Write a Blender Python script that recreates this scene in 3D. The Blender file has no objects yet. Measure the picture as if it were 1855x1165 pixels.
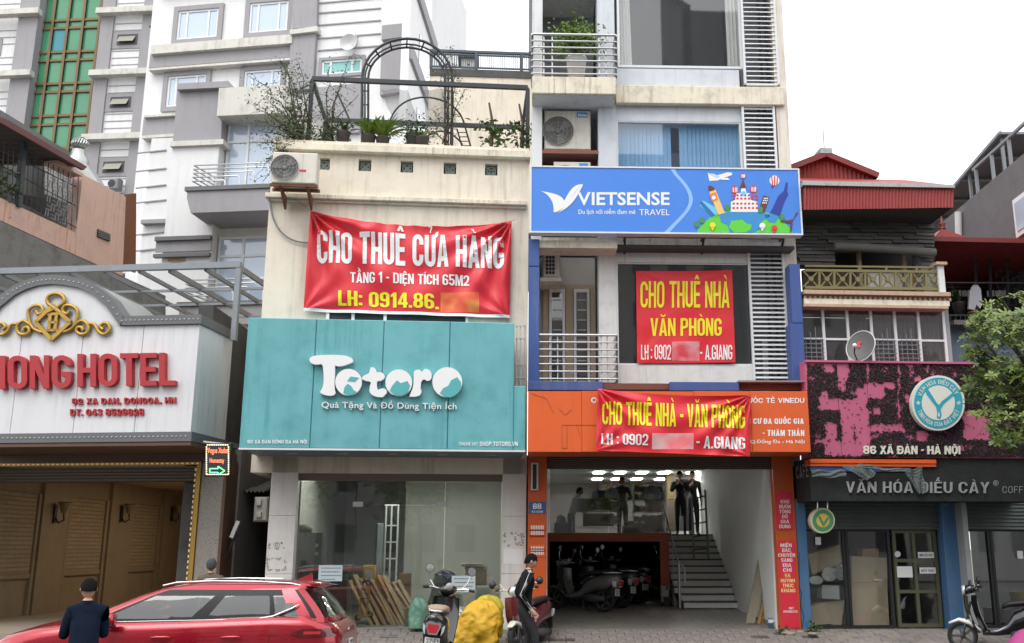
import bpy,bmesh,math,random
from mathutils import Matrix,Vector
from mathutils.geometry import tessellate_polygon
R=math.radians
rnd=random.Random(7)
scene=bpy.context.scene
C=scene.collection

# ------------------------------------------------------------------ camera, light, exposure
F_PX,PCX,PCY,PITCH,CAMZ=1772.0,1010.0,582.5,R(12.96),1.5
cam_d=bpy.data.cameras.new('camera'); cam=bpy.data.objects.new('camera',cam_d); C.objects.link(cam)
cam.location=(0,0,CAMZ); cam.rotation_euler=(R(90)+PITCH,0,0)
cam_d.sensor_fit='HORIZONTAL'; cam_d.sensor_width=36.0; cam_d.lens=36.0*F_PX/1855.0
cam_d.shift_x=-(PCX-927.5)/1855.0; cam_d.clip_start=0.1; cam_d.clip_end=2000
scene.camera=cam
SUN_EL,SUN_AZ=58.0,205.0          # azimuth clockwise from +Y: behind the camera, to its left
world=bpy.data.worlds.new('World'); scene.world=world; world.use_nodes=True
wn=world.node_tree; wn.nodes.clear()
sky=wn.nodes.new('ShaderNodeTexSky'); sky.sky_type='NISHITA'; sky.sun_disc=False
sky.sun_elevation=R(SUN_EL); sky.sun_rotation=R(SUN_AZ); sky.dust_density=4; sky.air_density=1
hs=wn.nodes.new('ShaderNodeHueSaturation'); hs.inputs['Saturation'].default_value=0.12
mxw=wn.nodes.new('ShaderNodeMix'); mxw.data_type='RGBA'; mxw.inputs['Factor'].default_value=0.62
mxw.inputs['B'].default_value=(15.5,15.8,16.2,1)     # the even white cloud deck over the blue sky
bgw=wn.nodes.new('ShaderNodeBackground'); bgw.inputs['Strength'].default_value=0.1
ow=wn.nodes.new('ShaderNodeOutputWorld')
wn.links.new(sky.outputs[0],hs.inputs['Color']); wn.links.new(hs.outputs[0],mxw.inputs['A'])
wn.links.new(mxw.outputs['Result'],bgw.inputs['Color']); wn.links.new(bgw.outputs[0],ow.inputs[0])
sun_d=bpy.data.lights.new('sun','SUN'); sun_d.energy=.9; sun_d.angle=R(40); sun_d.color=(1,0.97,0.92)
sun=bpy.data.objects.new('sun',sun_d); C.objects.link(sun)
_sd=Vector((math.sin(R(SUN_AZ))*math.cos(R(SUN_EL)),math.cos(R(SUN_AZ))*math.cos(R(SUN_EL)),math.sin(R(SUN_EL))))
sun.rotation_euler=_sd.to_track_quat('Z','Y').to_euler(); sun.location=(0,0,40)
scene.view_settings.view_transform='Standard'; scene.view_settings.look='None'
scene.view_settings.gamma=1; scene.view_settings.use_curve_mapping=False
scene.view_settings.exposure=0.68
scene.render.engine='CYCLES'
scene.cycles.use_denoising=True
scene.cycles.max_bounces=7; scene.cycles.transparent_max_bounces=12
scene.cycles.caustics_reflective=False; scene.cycles.caustics_refractive=False
scene.cycles.sample_clamp_indirect=6

# ------------------------------------------------------------------ frames: a facade plane of its own position and yaw
class Frame:
    def __init__(s,px,Y,yaw,z=0.0):
        "the plane goes through the place seen at column px at distance Y, turned by yaw degrees (right side away = +)"
        s.yaw=R(yaw); dep=Y/math.cos(PITCH)*1.0
        x=(px-PCX)/F_PX*Y*math.cos(PITCH)*1.02
        s.o=Vector((x,Y,z))
        s.M=Matrix.Translation(s.o)@Matrix.Rotation(s.yaw,4,'Z')
        s.Mi=s.M.inverted()
    def uv(s,px,py,d=0.0):
        r=Vector(((px-PCX)/F_PX,0,0))+Vector((0,math.cos(PITCH),math.sin(PITCH)))-(py-PCY)/F_PX*Vector((0,-math.sin(PITCH),math.cos(PITCH)))
        a=s.Mi@Vector((0,0,CAMZ)); b=s.Mi.to_3x3()@r
        t=(d-a.y)/b.y
        p=a+b*t
        return p.x,p.z
    def rect(s,x0,y0,x1,y1,d=0.0):
        ym,xm=(y0+y1)/2,(x0+x1)/2
        return s.uv(x0,ym,d)[0],s.uv(x1,ym,d)[0],s.uv(xm,y1,d)[1],s.uv(xm,y0,d)[1]
    def P(s,px,py,d=0.0):
        u,v=s.uv(px,py,d); return Vector((u,d,v))
WORLD=Frame(PCX,0.0001,0); WORLD.o=Vector((0,0,0)); WORLD.M=Matrix.Identity(4); WORLD.Mi=Matrix.Identity(4); WORLD.yaw=0
def at(px,py,Y):
    u,v=WORLD.uv(px,py,Y); return Vector((u,Y,v))
def frame_at(x,y,z=0,yaw=0):
    f=Frame(PCX,1,0); f.o=Vector((x,y,z)); f.yaw=R(yaw)
    f.M=Matrix.Translation(f.o)@Matrix.Rotation(f.yaw,4,'Z'); f.Mi=f.M.inverted(); return f

WM={}   # world matrices
def props(o,label=None,cat=None,group=None,kind=None):
    if label: o['label']=label
    if cat: o['category']=cat
    if group: o['group']=group
    if kind: o['kind']=kind
    return o
def link(o,M,parent=None):
    C.objects.link(o)
    if parent is not None:
        o.parent=parent; o.matrix_basis=WM[parent.name].inverted()@M
    else:
        o.matrix_basis=M
    WM[o.name]=M.copy()
    return o
def thing(name,label,cat,fr,loc=(0,0,0),group=None,rz=0.0):
    o=bpy.data.objects.new(name,None); o.empty_display_size=0.2
    link(o,fr.M@Matrix.Translation(Vector(loc))@Matrix.Rotation(rz,4,'Z'))
    return props(o,label,cat,group)
def copy_tree(o,M,parent=None):
    c=o.copy()
    M0=WM[o.name]
    link(c,M,parent)
    for ch in list(o.children):
        copy_tree(ch,M@(M0.inverted()@WM[ch.name]),c)
    return c

# ------------------------------------------------------------------ mesh builder (frame-local coordinates)
class MB:
    def __init__(s): s.v=[]; s.f=[]; s.m=[]; s.cur=0; s.sm=[]
    def add(s,vs,fs,smooth=False):
        b=len(s.v); s.v+=[tuple(v) for v in vs]
        for f in fs: s.f.append([b+i for i in f]); s.m.append(s.cur); s.sm.append(smooth)
        return s
    def box(s,x0,x1,y0,y1,z0,z1):
        if x1<x0: x0,x1=x1,x0
        if y1<y0: y0,y1=y1,y0
        if z1<z0: z0,z1=z1,z0
        return s.add([(x0,y0,z0),(x1,y0,z0),(x1,y1,z0),(x0,y1,z0),(x0,y0,z1),(x1,y0,z1),(x1,y1,z1),(x0,y1,z1)],
                     [(0,3,2,1),(4,5,6,7),(0,1,5,4),(1,2,6,5),(2,3,7,6),(3,0,4,7)])
    def cbox(s,x0,x1,y0,y1,z0,z1,c=0.01):
        "box with chamfered upright and level edges seen from the front"
        if x1<x0: x0,x1=x1,x0
        if z1<z0: z0,z1=z1,z0
        c=min(c,(x1-x0)*.3,(z1-z0)*.3,abs(y1-y0)*.5)
        vs=[(x0,y0+c,z0),(x1,y0+c,z0),(x1,y0+c,z1),(x0,y0+c,z1),(x0+c,y0,z0+c),(x1-c,y0,z0+c),(x1-c,y0,z1-c),(x0+c,y0,z1-c),
              (x0,y1,z0),(x1,y1,z0),(x1,y1,z1),(x0,y1,z1)]
        return s.add(vs,[(4,5,6,7),(0,1,5,4),(1,2,6,5),(2,3,7,6),(3,0,4,7),(1,0,8,9),(2,1,9,10),(3,2,10,11),(0,3,11,8),(8,11,10,9)])
    def quad(s,a,b,c,d): return s.add([a,b,c,d],[(0,1,2,3)])
    def tube(s,pts,r,n=6,cap=True,closed=False,r2=None):
        pts=[Vector(p) for p in pts]; k=len(pts); rings=[]
        up=None
        for i,p in enumerate(pts):
            if closed: t=pts[(i+1) % k]-pts[i-1]
            else: t=(pts[min(i+1,k-1)]-pts[max(i-1,0)])
            if t.length<1e-9: t=Vector((0,0,1))
            t.normalize()
            if up is None: up=t.orthogonal().normalized()
            else:
                up=(up-t*up.dot(t))
                up=up.normalized() if up.length>1e-6 else t.orthogonal().normalized()
            w=t.cross(up)
            rr=(r if r2 is None else r+(r2-r)*i/max(1,k-1)) if not isinstance(r,(list,tuple)) else r[i]
            rings.append([p+(up*math.cos(2*math.pi*j/n+math.pi/n)+w*math.sin(2*math.pi*j/n+math.pi/n))*rr for j in range(n)])
        vs=[v for ring in rings for v in ring]; fs=[]
        for i in range(k if closed else k-1):
            a,b=i*n,((i+1) % k)*n
            for j in range(n): fs.append((a+j,a+(j+1) % n,b+(j+1) % n,b+j))
        s.add(vs,fs,n>5)
        if cap and not closed:
            s.add(rings[0],[tuple(range(n-1,-1,-1))]); s.add(rings[-1],[tuple(range(n))])
        return s
    def bar(s,a,b,w,h=None):
        "square bar between two points"
        h=h or w; a,b=Vector(a),Vector(b); t=(b-a).normalized()
        up=Vector((0,0,1)) if abs(t.z)<.9 else Vector((0,1,0))
        x=t.cross(up).normalized()*w/2; y=x.cross(t).normalized()*h/2
        vs=[a-x-y,a+x-y,a+x+y,a-x+y,b-x-y,b+x-y,b+x+y,b-x+y]
        return s.add(vs,[(0,3,2,1),(4,5,6,7),(0,1,5,4),(1,2,6,5),(2,3,7,6),(3,0,4,7)])
    def lathe(s,prof,c=(0,0,0),n=16,axis='z',smooth=True):
        vs=[]; fs=[]
        for (r,h) in prof:
            for j in range(n):
                a=2*math.pi*j/n; x,y=r*math.cos(a),r*math.sin(a)
                p=(x,y,h) if axis=='z' else (x,h,y) if axis=='y' else (h,x,y)
                vs.append((p[0]+c[0],p[1]+c[1],p[2]+c[2]))
        for i in range(len(prof)-1):
            for j in range(n):
                fs.append((i*n+j,i*n+(j+1) % n,(i+1)*n+(j+1) % n,(i+1)*n+j))
        s.add(vs,fs,smooth)
        return s
    def prism(s,poly,y0,y1,holes=(),plane='xz'):
        "outline (x,z) extruded from y0 to y1"
        loops=[[(p[0],p[1]) for p in poly]]+[[(p[0],p[1]) for p in h] for h in holes]
        tris=tessellate_polygon([[Vector((p[0],p[1],0)) for p in l] for l in loops])
        flat=[p for l in loops for p in l]; n=len(flat)
        def m(p,y): return (p[0],y,p[1]) if plane=='xz' else (y,p[0],p[1]) if plane=='yz' else (p[0],p[1],y)
        vs=[m(p,y0) for p in flat]+[m(p,y1) for p in flat]
        fs=[tuple(t) for t in tris]+[tuple(i+n for i in reversed(t)) for t in tris]
        b=0
        for l in loops:
            k=len(l)
            for i in range(k):
                fs.append((b+i,b+(i+1) % k,n+b+(i+1) % k,n+b+i))
            b+=k
        return s.add(vs,fs)
    def grid(s,fn,nu,nv,smooth=True):
        vs=[fn(i/nu,j/nv) for j in range(nv+1) for i in range(nu+1)]
        fs=[(j*(nu+1)+i,j*(nu+1)+i+1,(j+1)*(nu+1)+i+1,(j+1)*(nu+1)+i) for j in range(nv) for i in range(nu)]
        return s.add(vs,fs,smooth)
    def ball(s,c,r,n=8,m=6,sc=(1,1,1)):
        return s.grid(lambda a,b: (c[0]+r*sc[0]*math.sin(math.pi*b)*math.cos(2*math.pi*a),c[1]+r*sc[1]*math.sin(math.pi*b)*math.sin(2*math.pi*a),c[2]-r*sc[2]*math.cos(math.pi*b)),n,m)
    def mesh(s,name,mats):
        me=bpy.data.meshes.new(name); me.from_pydata(s.v,[],s.f)
        for m in (mats if isinstance(mats,(list,tuple)) else [mats]): me.materials.append(m)
        me.polygons.foreach_set('material_index',s.m); me.polygons.foreach_set('use_smooth',s.sm)
        bm=bmesh.new(); bm.from_mesh(me)
        bmesh.ops.recalc_face_normals(bm,faces=bm.faces); bm.to_mesh(me); bm.free()
        me.update(); return me
    def build(s,name,mats,fr=None,parent=None,**kw):
        fr=fr or WORLD
        o=bpy.data.objects.new(name,s.mesh(name,mats))
        link(o,fr.M if isinstance(fr,Frame) else fr,parent)
        return props(o,**kw)

# ------------------------------------------------------------------ materials
MATS={}
def srgb(r,g,b):
    f=lambda c: (c/255/12.92) if c <= 10.3 else ((c/255+.055)/1.055)**2.4
    return (f(r),f(g),f(b))
def mat(name,col=(.5,.5,.5),rough=.6,metal=0,dirt=0,dirtcol=(.12,.10,.08),streak=0,streakcol=(.10,.09,.07),blotch=0,bump=0,bscale=30,coat=0,emit=None,estr=0,spec=.5,scale=1.0,speck=0):
    if name in MATS: return MATS[name]
    m=bpy.data.materials.new(name); m.use_nodes=True; MATS[name]=m
    nt=m.node_tree; b=nt.nodes['Principled BSDF']; L=nt.links.new
    b.inputs['Base Color'].default_value=(*col,1); b.inputs['Roughness'].default_value=rough; b.inputs['Metallic'].default_value=metal
    b.inputs['Specular IOR Level'].default_value=spec
    b.inputs['Coat Weight'].default_value=coat; b.inputs['Coat Roughness'].default_value=.04
    if emit: b.inputs['Emission Color'].default_value=(*emit,1); b.inputs['Emission Strength'].default_value=estr
    if not (dirt or streak or blotch or bump or speck): return m
    tc=nt.nodes.new('ShaderNodeTexCoord'); src=tc.outputs['Object']
    cur=None
    def noise(sc,det,vec,w=.5):
        n=nt.nodes.new('ShaderNodeTexNoise'); n.inputs['Scale'].default_value=sc; n.inputs['Detail'].default_value=det; n.inputs['Roughness'].default_value=w; L(vec,n.inputs['Vector']); return n.outputs['Fac']
    def mapv(s3):
        mp=nt.nodes.new('ShaderNodeMapping'); mp.inputs['Scale'].default_value=s3; L(src,mp.inputs['Vector']); return mp.outputs[0]
    def ramp(fac,a,b_,hi):
        r=nt.nodes.new('ShaderNodeMapRange'); r.inputs['From Min'].default_value=a; r.inputs['From Max'].default_value=b_; r.inputs['To Max'].default_value=hi; L(fac,r.inputs['Value']); return r.outputs[0]
    def mix(fac,colB,colA_default):
        nonlocal cur
        x=nt.nodes.new('ShaderNodeMix'); x.data_type='RGBA'; L(fac,x.inputs['Factor'])
        if cur is None: x.inputs['A'].default_value=(*colA_default,1)
        else: L(cur,x.inputs['A'])
        x.inputs['B'].default_value=(*colB,1); cur=x.outputs['Result']
    if blotch: mix(ramp(noise(1.3*scale,5,src,.6),.35,.7,blotch),tuple(c*.72 for c in col),col)
    if dirt: mix(ramp(noise(2.6*scale,9,src,.68),.5,.78,dirt),dirtcol,col)
    if streak:
        a=noise(1.0,5,mapv((9*scale,9*scale,.55*scale)),.6); g=noise(.9*scale,3,src)
        mu=nt.nodes.new('ShaderNodeMath'); mu.operation='MULTIPLY'; L(ramp(a,.48,.74,1),mu.inputs[0]); L(ramp(g,.38,.62,streak),mu.inputs[1])
        mix(mu.outputs[0],streakcol,col)
    if speck: mix(ramp(noise(60*scale,3,src,.7),.5,.6,speck),tuple(c*.25 for c in col),col)
    if cur is not None: L(cur,b.inputs['Base Color'])
    if rough<.95:
        L(ramp(noise(5*scale,4,src),.2,.8,1),(rr := nt.nodes.new('ShaderNodeMapRange')).inputs['Value']); rr.inputs['To Min'].default_value=max(0,rough-.1*rough-.04); rr.inputs['To Max'].default_value=min(1,rough+.12); L(rr.outputs[0],b.inputs['Roughness'])
    if bump:
        bp=nt.nodes.new('ShaderNodeBump'); bp.inputs['Strength'].default_value=bump; bp.inputs['Distance'].default_value=.02; L(noise(bscale,6,src,.6),bp.inputs['Height']); L(bp.outputs[0],b.inputs['Normal'])
    return m
def glassmat(name,tint=(.8,.85,.85),trans=.8,rough=.02,refl=1.0,body=(.05,.06,.06),wave=0.0):
    "thin pane: fresnel reflection over a part-transparent tinted body"
    if name in MATS: return MATS[name]
    m=bpy.data.materials.new(name); m.use_nodes=True; MATS[name]=m
    nt=m.node_tree; nt.nodes.clear(); L=nt.links.new; N=nt.nodes.new
    out=N('ShaderNodeOutputMaterial'); tr=N('ShaderNodeBsdfTransparent'); tr.inputs[0].default_value=(*tint,1)
    di=N('ShaderNodeBsdfDiffuse'); di.inputs[0].default_value=(*body,1)
    gl=N('ShaderNodeBsdfGlossy'); gl.inputs['Roughness'].default_value=rough; gl.inputs[0].default_value=(refl,)*3+(1,)
    m1=N('ShaderNodeMixShader'); m1.inputs[0].default_value=trans; L(di.outputs[0],m1.inputs[1]); L(tr.outputs[0],m1.inputs[2])
    fr=N('ShaderNodeFresnel'); fr.inputs[0].default_value=1.55
    mr=N('ShaderNodeMath'); mr.operation='MULTIPLY_ADD'; mr.inputs[1].default_value=1.6; mr.inputs[2].default_value=.03; L(fr.outputs[0],mr.inputs[0])
    ge=N('ShaderNodeNewGeometry'); bk=N('ShaderNodeMath'); bk.operation='SUBTRACT'; bk.inputs[0].default_value=1; L(ge.outputs['Backfacing'],bk.inputs[1]); mk=N('ShaderNodeMath'); mk.operation='MULTIPLY'; mk.use_clamp=True; L(mr.outputs[0],mk.inputs[0]); L(bk.outputs[0],mk.inputs[1])
    m2=N('ShaderNodeMixShader'); L(mk.outputs[0],m2.inputs[0]); L(m1.outputs[0],m2.inputs[1]); L(gl.outputs[0],m2.inputs[2]); L(m2.outputs[0],out.inputs[0])
    if wave:
        n=N('ShaderNodeTexNoise'); n.inputs['Scale'].default_value=1.2; b=N('ShaderNodeBump'); b.inputs['Strength'].default_value=wave; b.inputs['Distance'].default_value=.01
        tc=N('ShaderNodeTexCoord'); L(tc.outputs['Object'],n.inputs['Vector']); L(n.outputs['Fac'],b.inputs['Height']); L(b.outputs[0],gl.inputs['Normal'])
    return m

# ------------------------------------------------------------------ lettering
_txt={}
def glyph_mesh(s,bold,extrude,spacing=1.0):
    key=(s,bold,extrude,spacing)
    if key not in _txt:
        cu=bpy.data.curves.new('lettering','FONT'); cu.body=s; cu.size=1; cu.offset=bold; cu.extrude=0; cu.space_character=spacing; cu.resolution_u=3
        o=bpy.data.objects.new('tmp',cu); C.objects.link(o)
        dg=bpy.context.evaluated_depsgraph_get(); dg.update()
        me=bpy.data.meshes.new_from_object(o.evaluated_get(dg)); bpy.data.objects.remove(o); bpy.data.curves.remove(cu)
        _txt[key]=([tuple(v.co) for v in me.vertices],[tuple(p.vertices) for p in me.polygons]); bpy.data.meshes.remove(me)
    return _txt[key]
def text_at(fr,s,x0,y0,x1,y1,d,m,parent,name='lettering',bold=.02,depth=.0,spacing=1.0,fn=None,cuts=0,slope=0,letters=False,label=None,sx=None,raw=None):
    "writing that fills the photo rectangle on the plane at depth d; depth > 0 makes raised letters with their backs at d"
    if raw: vs,fs,zl,wd=raw; xa,xb,ya,yb=0,wd,0,1
    else:
        vs,fs=glyph_mesh(s,bold,0,spacing); zl=[0]*len(vs)
        xa,xb=min(v[0] for v in vs),max(v[0] for v in vs); ya,yb=min(v[1] for v in vs),max(v[1] for v in vs)
    bm=bmesh.new(); bv=[bm.verts.new((v[0],v[1],z*1e-3)) for v,z in zip(vs,zl)]
    for f in fs:
        try: bm.faces.new([bv[i] for i in f])
        except ValueError: pass
    bmesh.ops.remove_doubles(bm,verts=bm.verts,dist=1e-5)
    for k in range(1,cuts):
        bmesh.ops.bisect_plane(bm,geom=bm.verts[:]+bm.edges[:]+bm.faces[:],plane_co=(xa+(xb-xa)*k/cuts,0,0),plane_no=(1,0,0))
    if cuts:
        kk=max(2,cuts // 5)
        for k in range(1,kk):
            bmesh.ops.bisect_plane(bm,geom=bm.verts[:]+bm.edges[:]+bm.faces[:],plane_co=(0,ya+(yb-ya)*k/kk,0),plane_no=(0,1,0))
    if depth:
        g=bmesh.ops.extrude_face_region(bm,geom=bm.faces[:])
        for v in [e for e in g['geom'] if isinstance(e,bmesh.types.BMVert)]: v.co.z+=1.0
    for v in bm.verts:
        px=x0+(v.co.x-xa)/(xb-xa)*(x1-x0); py=y1-(v.co.y-ya)/(yb-ya)*(y1-y0)+slope*(px-(x0+x1)/2)
        dd=d-(depth*v.co.z if depth else v.co.z*.8)
        if fn: v.co=fn(px,py,d-v.co.z*.8)
        else:
            u,w=fr.uv(px,py,d); v.co=(u,dd,w)
    bmesh.ops.recalc_face_normals(bm,faces=bm.faces)
    if not depth and not letters and sum(f.normal.y for f in bm.faces)>0:
        bmesh.ops.reverse_faces(bm,faces=bm.faces)
    outs=[]
    if letters:
        bm.verts.ensure_lookup_table(); seen=set(); isl=[]
        for v in bm.verts:
            if v in seen: continue
            st=[v]; grp=[]; seen.add(v)
            while st:
                a=st.pop(); grp.append(a)
                for e in a.link_edges:
                    b=e.other_vert(a)
                    if b not in seen: seen.add(b); st.append(b)
            isl.append([min(g.co.x for g in grp),max(g.co.x for g in grp),grp])
        isl.sort(key=lambda i: -(i[1]-i[0])); cl=[]
        for i in isl:
            for c in cl:
                if min(i[1],c[1])-max(i[0],c[0])>.6*(i[1]-i[0]): c[2]+=i[2]; break
            else: cl.append(i)
        cl.sort(key=lambda c: c[0])
        for c in cl:
            idx={v: k for k,v in enumerate(c[2])}; s_=set(c[2])
            me=bpy.data.meshes.new('letter'); me.from_pydata([v.co[:] for v in c[2]],[],[[idx[v] for v in f.verts] for f in bm.faces if f.verts[0] in s_])
            me.materials.append(m); o=bpy.data.objects.new('letter',me); link(o,fr.M,parent); outs.append(o)
        bm.free(); return outs
    me=bpy.data.meshes.new(name); bm.to_mesh(me); bm.free(); me.materials.append(m)
    o=bpy.data.objects.new(name,me); link(o,fr.M,parent)
    if label: o['label']=label
    return o

# px-rectangle box on a frame
def pbox(fr,name,x0,y0,x1,y1,d0,d1,m,parent=None,ch=0.0,**kw):
    u0,u1,v0,v1=fr.rect(x0,y0,x1,y1,d0)
    mb=MB()
    if ch: mb.cbox(u0,u1,d0,d1,v0,v1,ch)
    else: mb.box(u0,u1,d0,d1,v0,v1)
    return mb.build(name,m,fr,parent,**kw)
def ubox(fr,name,u0,u1,d0,d1,v0,v1,m,parent=None,ch=0.0,**kw):
    mb=MB()
    if ch: mb.cbox(u0,u1,d0,d1,v0,v1,ch)
    else: mb.box(u0,u1,d0,d1,v0,v1)
    return mb.build(name,m,fr,parent,**kw)
def ptsP(fr,pts,d): return [fr.uv(x,y,d) for x,y in pts]
def px_prism(fr,name,pts,d0,d1,m,parent=None,holes=(),**kw):
    return MB().prism(ptsP(fr,pts,d0),d0,d1,[ptsP(fr,h,d0) for h in holes]).build(name,m,fr,parent,**kw)
# ------------------------------------------------------------------ heavy block capitals drawn from strokes
import unicodedata
def _arc(cx,cy,rx,ry,a0,a1,n=7):
    return [(cx+rx*math.cos(R(a0+(a1-a0)*i/n)),cy+ry*math.sin(R(a0+(a1-a0)*i/n))) for i in range(n+1)]
def _rr(x0,y0,x1,y1,r,n=5):
    r=min(r,(x1-x0)/2,(y1-y0)/2)
    return _arc(x1-r,y1-r,r,r,0,90,n)+_arc(x0+r,y1-r,r,r,90,180,n)+_arc(x0+r,y0+r,r,r,180,270,n)+_arc(x1-r,y0+r,r,r,270,360,n)
def _rib(path,s,t=None):
    t=t or s; L_,R_=[],[]; n=len(path)
    for i in range(n):
        a,b=path[max(i-1,0)],path[min(i+1,n-1)]; dx,dy=b[0]-a[0],b[1]-a[1]; l=math.hypot(dx,dy) or 1; nx,ny=-dy/l,dx/l
        L_.append((path[i][0]+nx*s/2,path[i][1]+ny*t/2)); R_.append((path[i][0]-nx*s/2,path[i][1]-ny*t/2))
    return L_+R_[::-1]
def block_glyph(ch,W,s,t):
    "list of (outline, holes); returns (advance, loops)"
    c=W/2; m0,m1=.5-t/2,.5+t/2; r=W*.48; ri=max(.02,r-s); hs,ht=s/2,t/2
    q=lambda x0,y0,x1,y1: ([(x0,y0),(x1,y0),(x1,y1),(x0,y1)],[])
    ax,ay=c-hs,c-ht
    top=lambda a0,a1: _arc(c,1-c+0,ax,ay,a0,a1)
    bot=lambda a0,a1: _arc(c,c,ax,ay,a0,a1)
    if ch=='I': return s,[q(0,0,s,1)]
    if ch=='H': return W,[([(0,0),(s,0),(s,m0),(W-s,m0),(W-s,0),(W,0),(W,1),(W-s,1),(W-s,m1),(s,m1),(s,1),(0,1)],[])]
    if ch=='T': return W*.96,[([(c-hs,0),(c+hs,0),(c+hs,1-t),(W*.98,1-t),(W*.98,1),(W*.02,1),(W*.02,1-t),(c-hs,1-t)],[])]
    if ch=='L': return W*.85,[([(0,0),(W*.85,0),(W*.85,t),(s,t),(s,1),(0,1)],[])]
    if ch=='E': return W*.88,[([(0,0),(W*.88,0),(W*.88,t),(s,t),(s,m0),(W*.82,m0),(W*.82,m1),(s,m1),(s,1-t),(W*.88,1-t),(W*.88,1),(0,1)],[])]
    if ch=='F': return W*.85,[([(0,0),(s,0),(s,m0),(W*.8,m0),(W*.8,m1),(s,m1),(s,1-t),(W*.88,1-t),(W*.88,1),(0,1)],[])]
    if ch=='N': return W,[([(0,0),(s*.9,0),(s*.9,.58),(W-s,0),(W,0),(W,1),(W-s*.9,1),(W-s*.9,.42),(s,1),(0,1)],[])]
    if ch=='M':
        W *= 1.28; c=W/2; return W,[([(0,0),(s*.9,0),(s*.9,.6),(c-hs*.7,0),(c+hs*.7,0),(W-s*.9,.6),(W-s*.9,0),(W,0),(W,1),(W-s*1.2,1),(c,.42),(s*1.2,1),(0,1)],[])]
    if ch=='A':
        W *= 1.06; c=W/2; k=lambda y: s*.0+(c-hs*.9)*y
        i0,i1=k(.18)+s*.95,k(.18+t)+s*.95
        return W,[([(0,0),(s*.95,0),(i0,.18),(W-i0,.18),(W-s*.95,0),(W,0),(c+hs*.95,1),(c-hs*.95,1)],[[(min(i1,c-.02),.18+t),(max(W-i1,c+.02),.18+t),(c,.82)]])]
    if ch=='V': W *= 1.04; c=W/2; return W,[([(c-hs,0),(c+hs,0),(W,1),(W-s,1),(c,.3),(s,1),(0,1)],[])]
    if ch=='Y': W *= 1.04; c=W/2; return W,[([(c-hs,0),(c+hs,0),(c+hs,.4),(W,1),(W-s,1),(c,.58),(s,1),(0,1),(c-hs,.4)],[])]
    if ch=='X': return W,[([(0,0),(s*1.05,0),(c,.34),(W-s*1.05,0),(W,0),(c+hs*1.1,.5),(W,1),(W-s*1.05,1),(c,.66),(s*1.05,1),(0,1),(c-hs*1.1,.5)],[])]
    if ch=='K': return W,[([(0,0),(s,0),(s,.3),(s*1.35,.38),(W-s*1.05,0),(W,0),(s*1.95,.56),(W*.98,1),(W*.98-s,1),(s,.58),(s,1),(0,1)],[])]
    if ch=='Z': return W,[([(0,0),(W,0),(W,t),(s*1.1,t),(W,1-t),(W,1),(0,1),(0,1-t),(W-s*1.1,1-t),(0,t)],[])]
    if ch=='U': return W,[([(0,1)]+_arc(c,r,c,r,180,360)+[(W,1),(W-s,1)]+_arc(c,r,c-s,r-t,360,180)+[(s,1)],[])]
    if ch in 'O0Q':
        g=[(_rr(0,0,W,1,r),[_rr(s,t,W-s,1-t,ri)])]
        if ch=='Q': g.append(([(c,.2),(c+s*.7,.3),(W*1.05,0),(W*.82,-.06)],[]))
        return W,g
    if ch=='C': return W,[(_rib([(W-hs,.66)]+top(0,180)+bot(180,360)+[(W-hs,.34)],s,t),[])]
    if ch=='G': return W,[(_rib([(W-hs,.68)]+top(0,180)+bot(180,360)+[(W-hs,.5)],s,t),[]),q(c,.5-t,W,.5)]
    if ch=='D': return W,[([(0,0),(W-r,0)]+_arc(W-r,r,r,r,270,360,5)+_arc(W-r,1-r,r,r,0,90,5)+[(0,1)],[[(s,t),(W-s-ri*.5,t),(W-s,t+ri*.5),(W-s,1-t-ri*.5),(W-s-ri*.5,1-t),(s,1-t)]])]
    if ch=='P' or ch=='R':
        h=.42; rr=min(.2,W*.4)
        g=[([(0,0),(s,0),(s,h),(W-rr,h)]+_arc(W-rr,h+rr,rr,rr,270,360,4)+_arc(W-rr,1-rr,rr,rr,0,90,4)+[(0,1)],[[(s,h+t),(W-s-.02,h+t),(W-s,h+t+.04),(W-s,1-t-.04),(W-s-.02,1-t),(s,1-t)]])]
        if ch=='R': g.append(([(W-s,0),(W,0),(W*.86,h),(s*1.2,h+.01),(W*.8-s,h)],[]))
        return W,g
    if ch=='B':
        g=[([(0,0),(W-.1,0)]+_arc(W-.12,.16,.12,.16,270,360,3)+[(W,.4),(W*.9,.5),(W,.6)]+_arc(W-.12,.84,.12,.16,0,90,3)+[(0,1)],[[(s,t),(W-s,t),(W-s,m0),(s,m0)],[(s,m1),(W-s,m1),(W-s,1-t),(s,1-t)]])]
        return W,g
    if ch=='8': return W,[(_rr(0,0,W,.56,r),[_rr(s,t,W-s,.56-t,ri)]),(_rr(W*.03,.44,W*.97,1,r),[_rr(s,.44+t,W-s,1-t,ri)])]
    if ch=='6': return W,[(_rr(0,0,W,.6,r),[_rr(s,t,W-s,.6-t,ri)]),(_rib([(W-hs,.72)]+top(0,180)+[(hs,.3)],s,t),[])]
    if ch=='9': return W,[(_rr(0,.4,W,1,r),[_rr(s,.4+t,W-s,1-t,ri)]),(_rib([(hs,.28)]+bot(180,360)+[(W-hs,.7)],s,t),[])]
    if ch=='3': return W,[(_rib([(hs,.74)]+_arc(c,.77,ax,.23-ht,180,-80),s,t),[]),(_rib(_arc(c,.27,ax,.27-ht,80,-180)+[(hs,.26)],s,t),[])]
    if ch=='5': return W,[([(s*.1,.44),(s*1.05,.44),(s*1.05,1-t),(W*.95,1-t),(W*.95,1),(s*.1,1)],[]),(_rib([(s*.3,.5)]+_arc(c,.36,ax,.26-ht+.02,120,0)+[(W-hs,.28)]+_arc(c,.25,ax,.25-ht,0,-180),s,t),[])]
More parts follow.
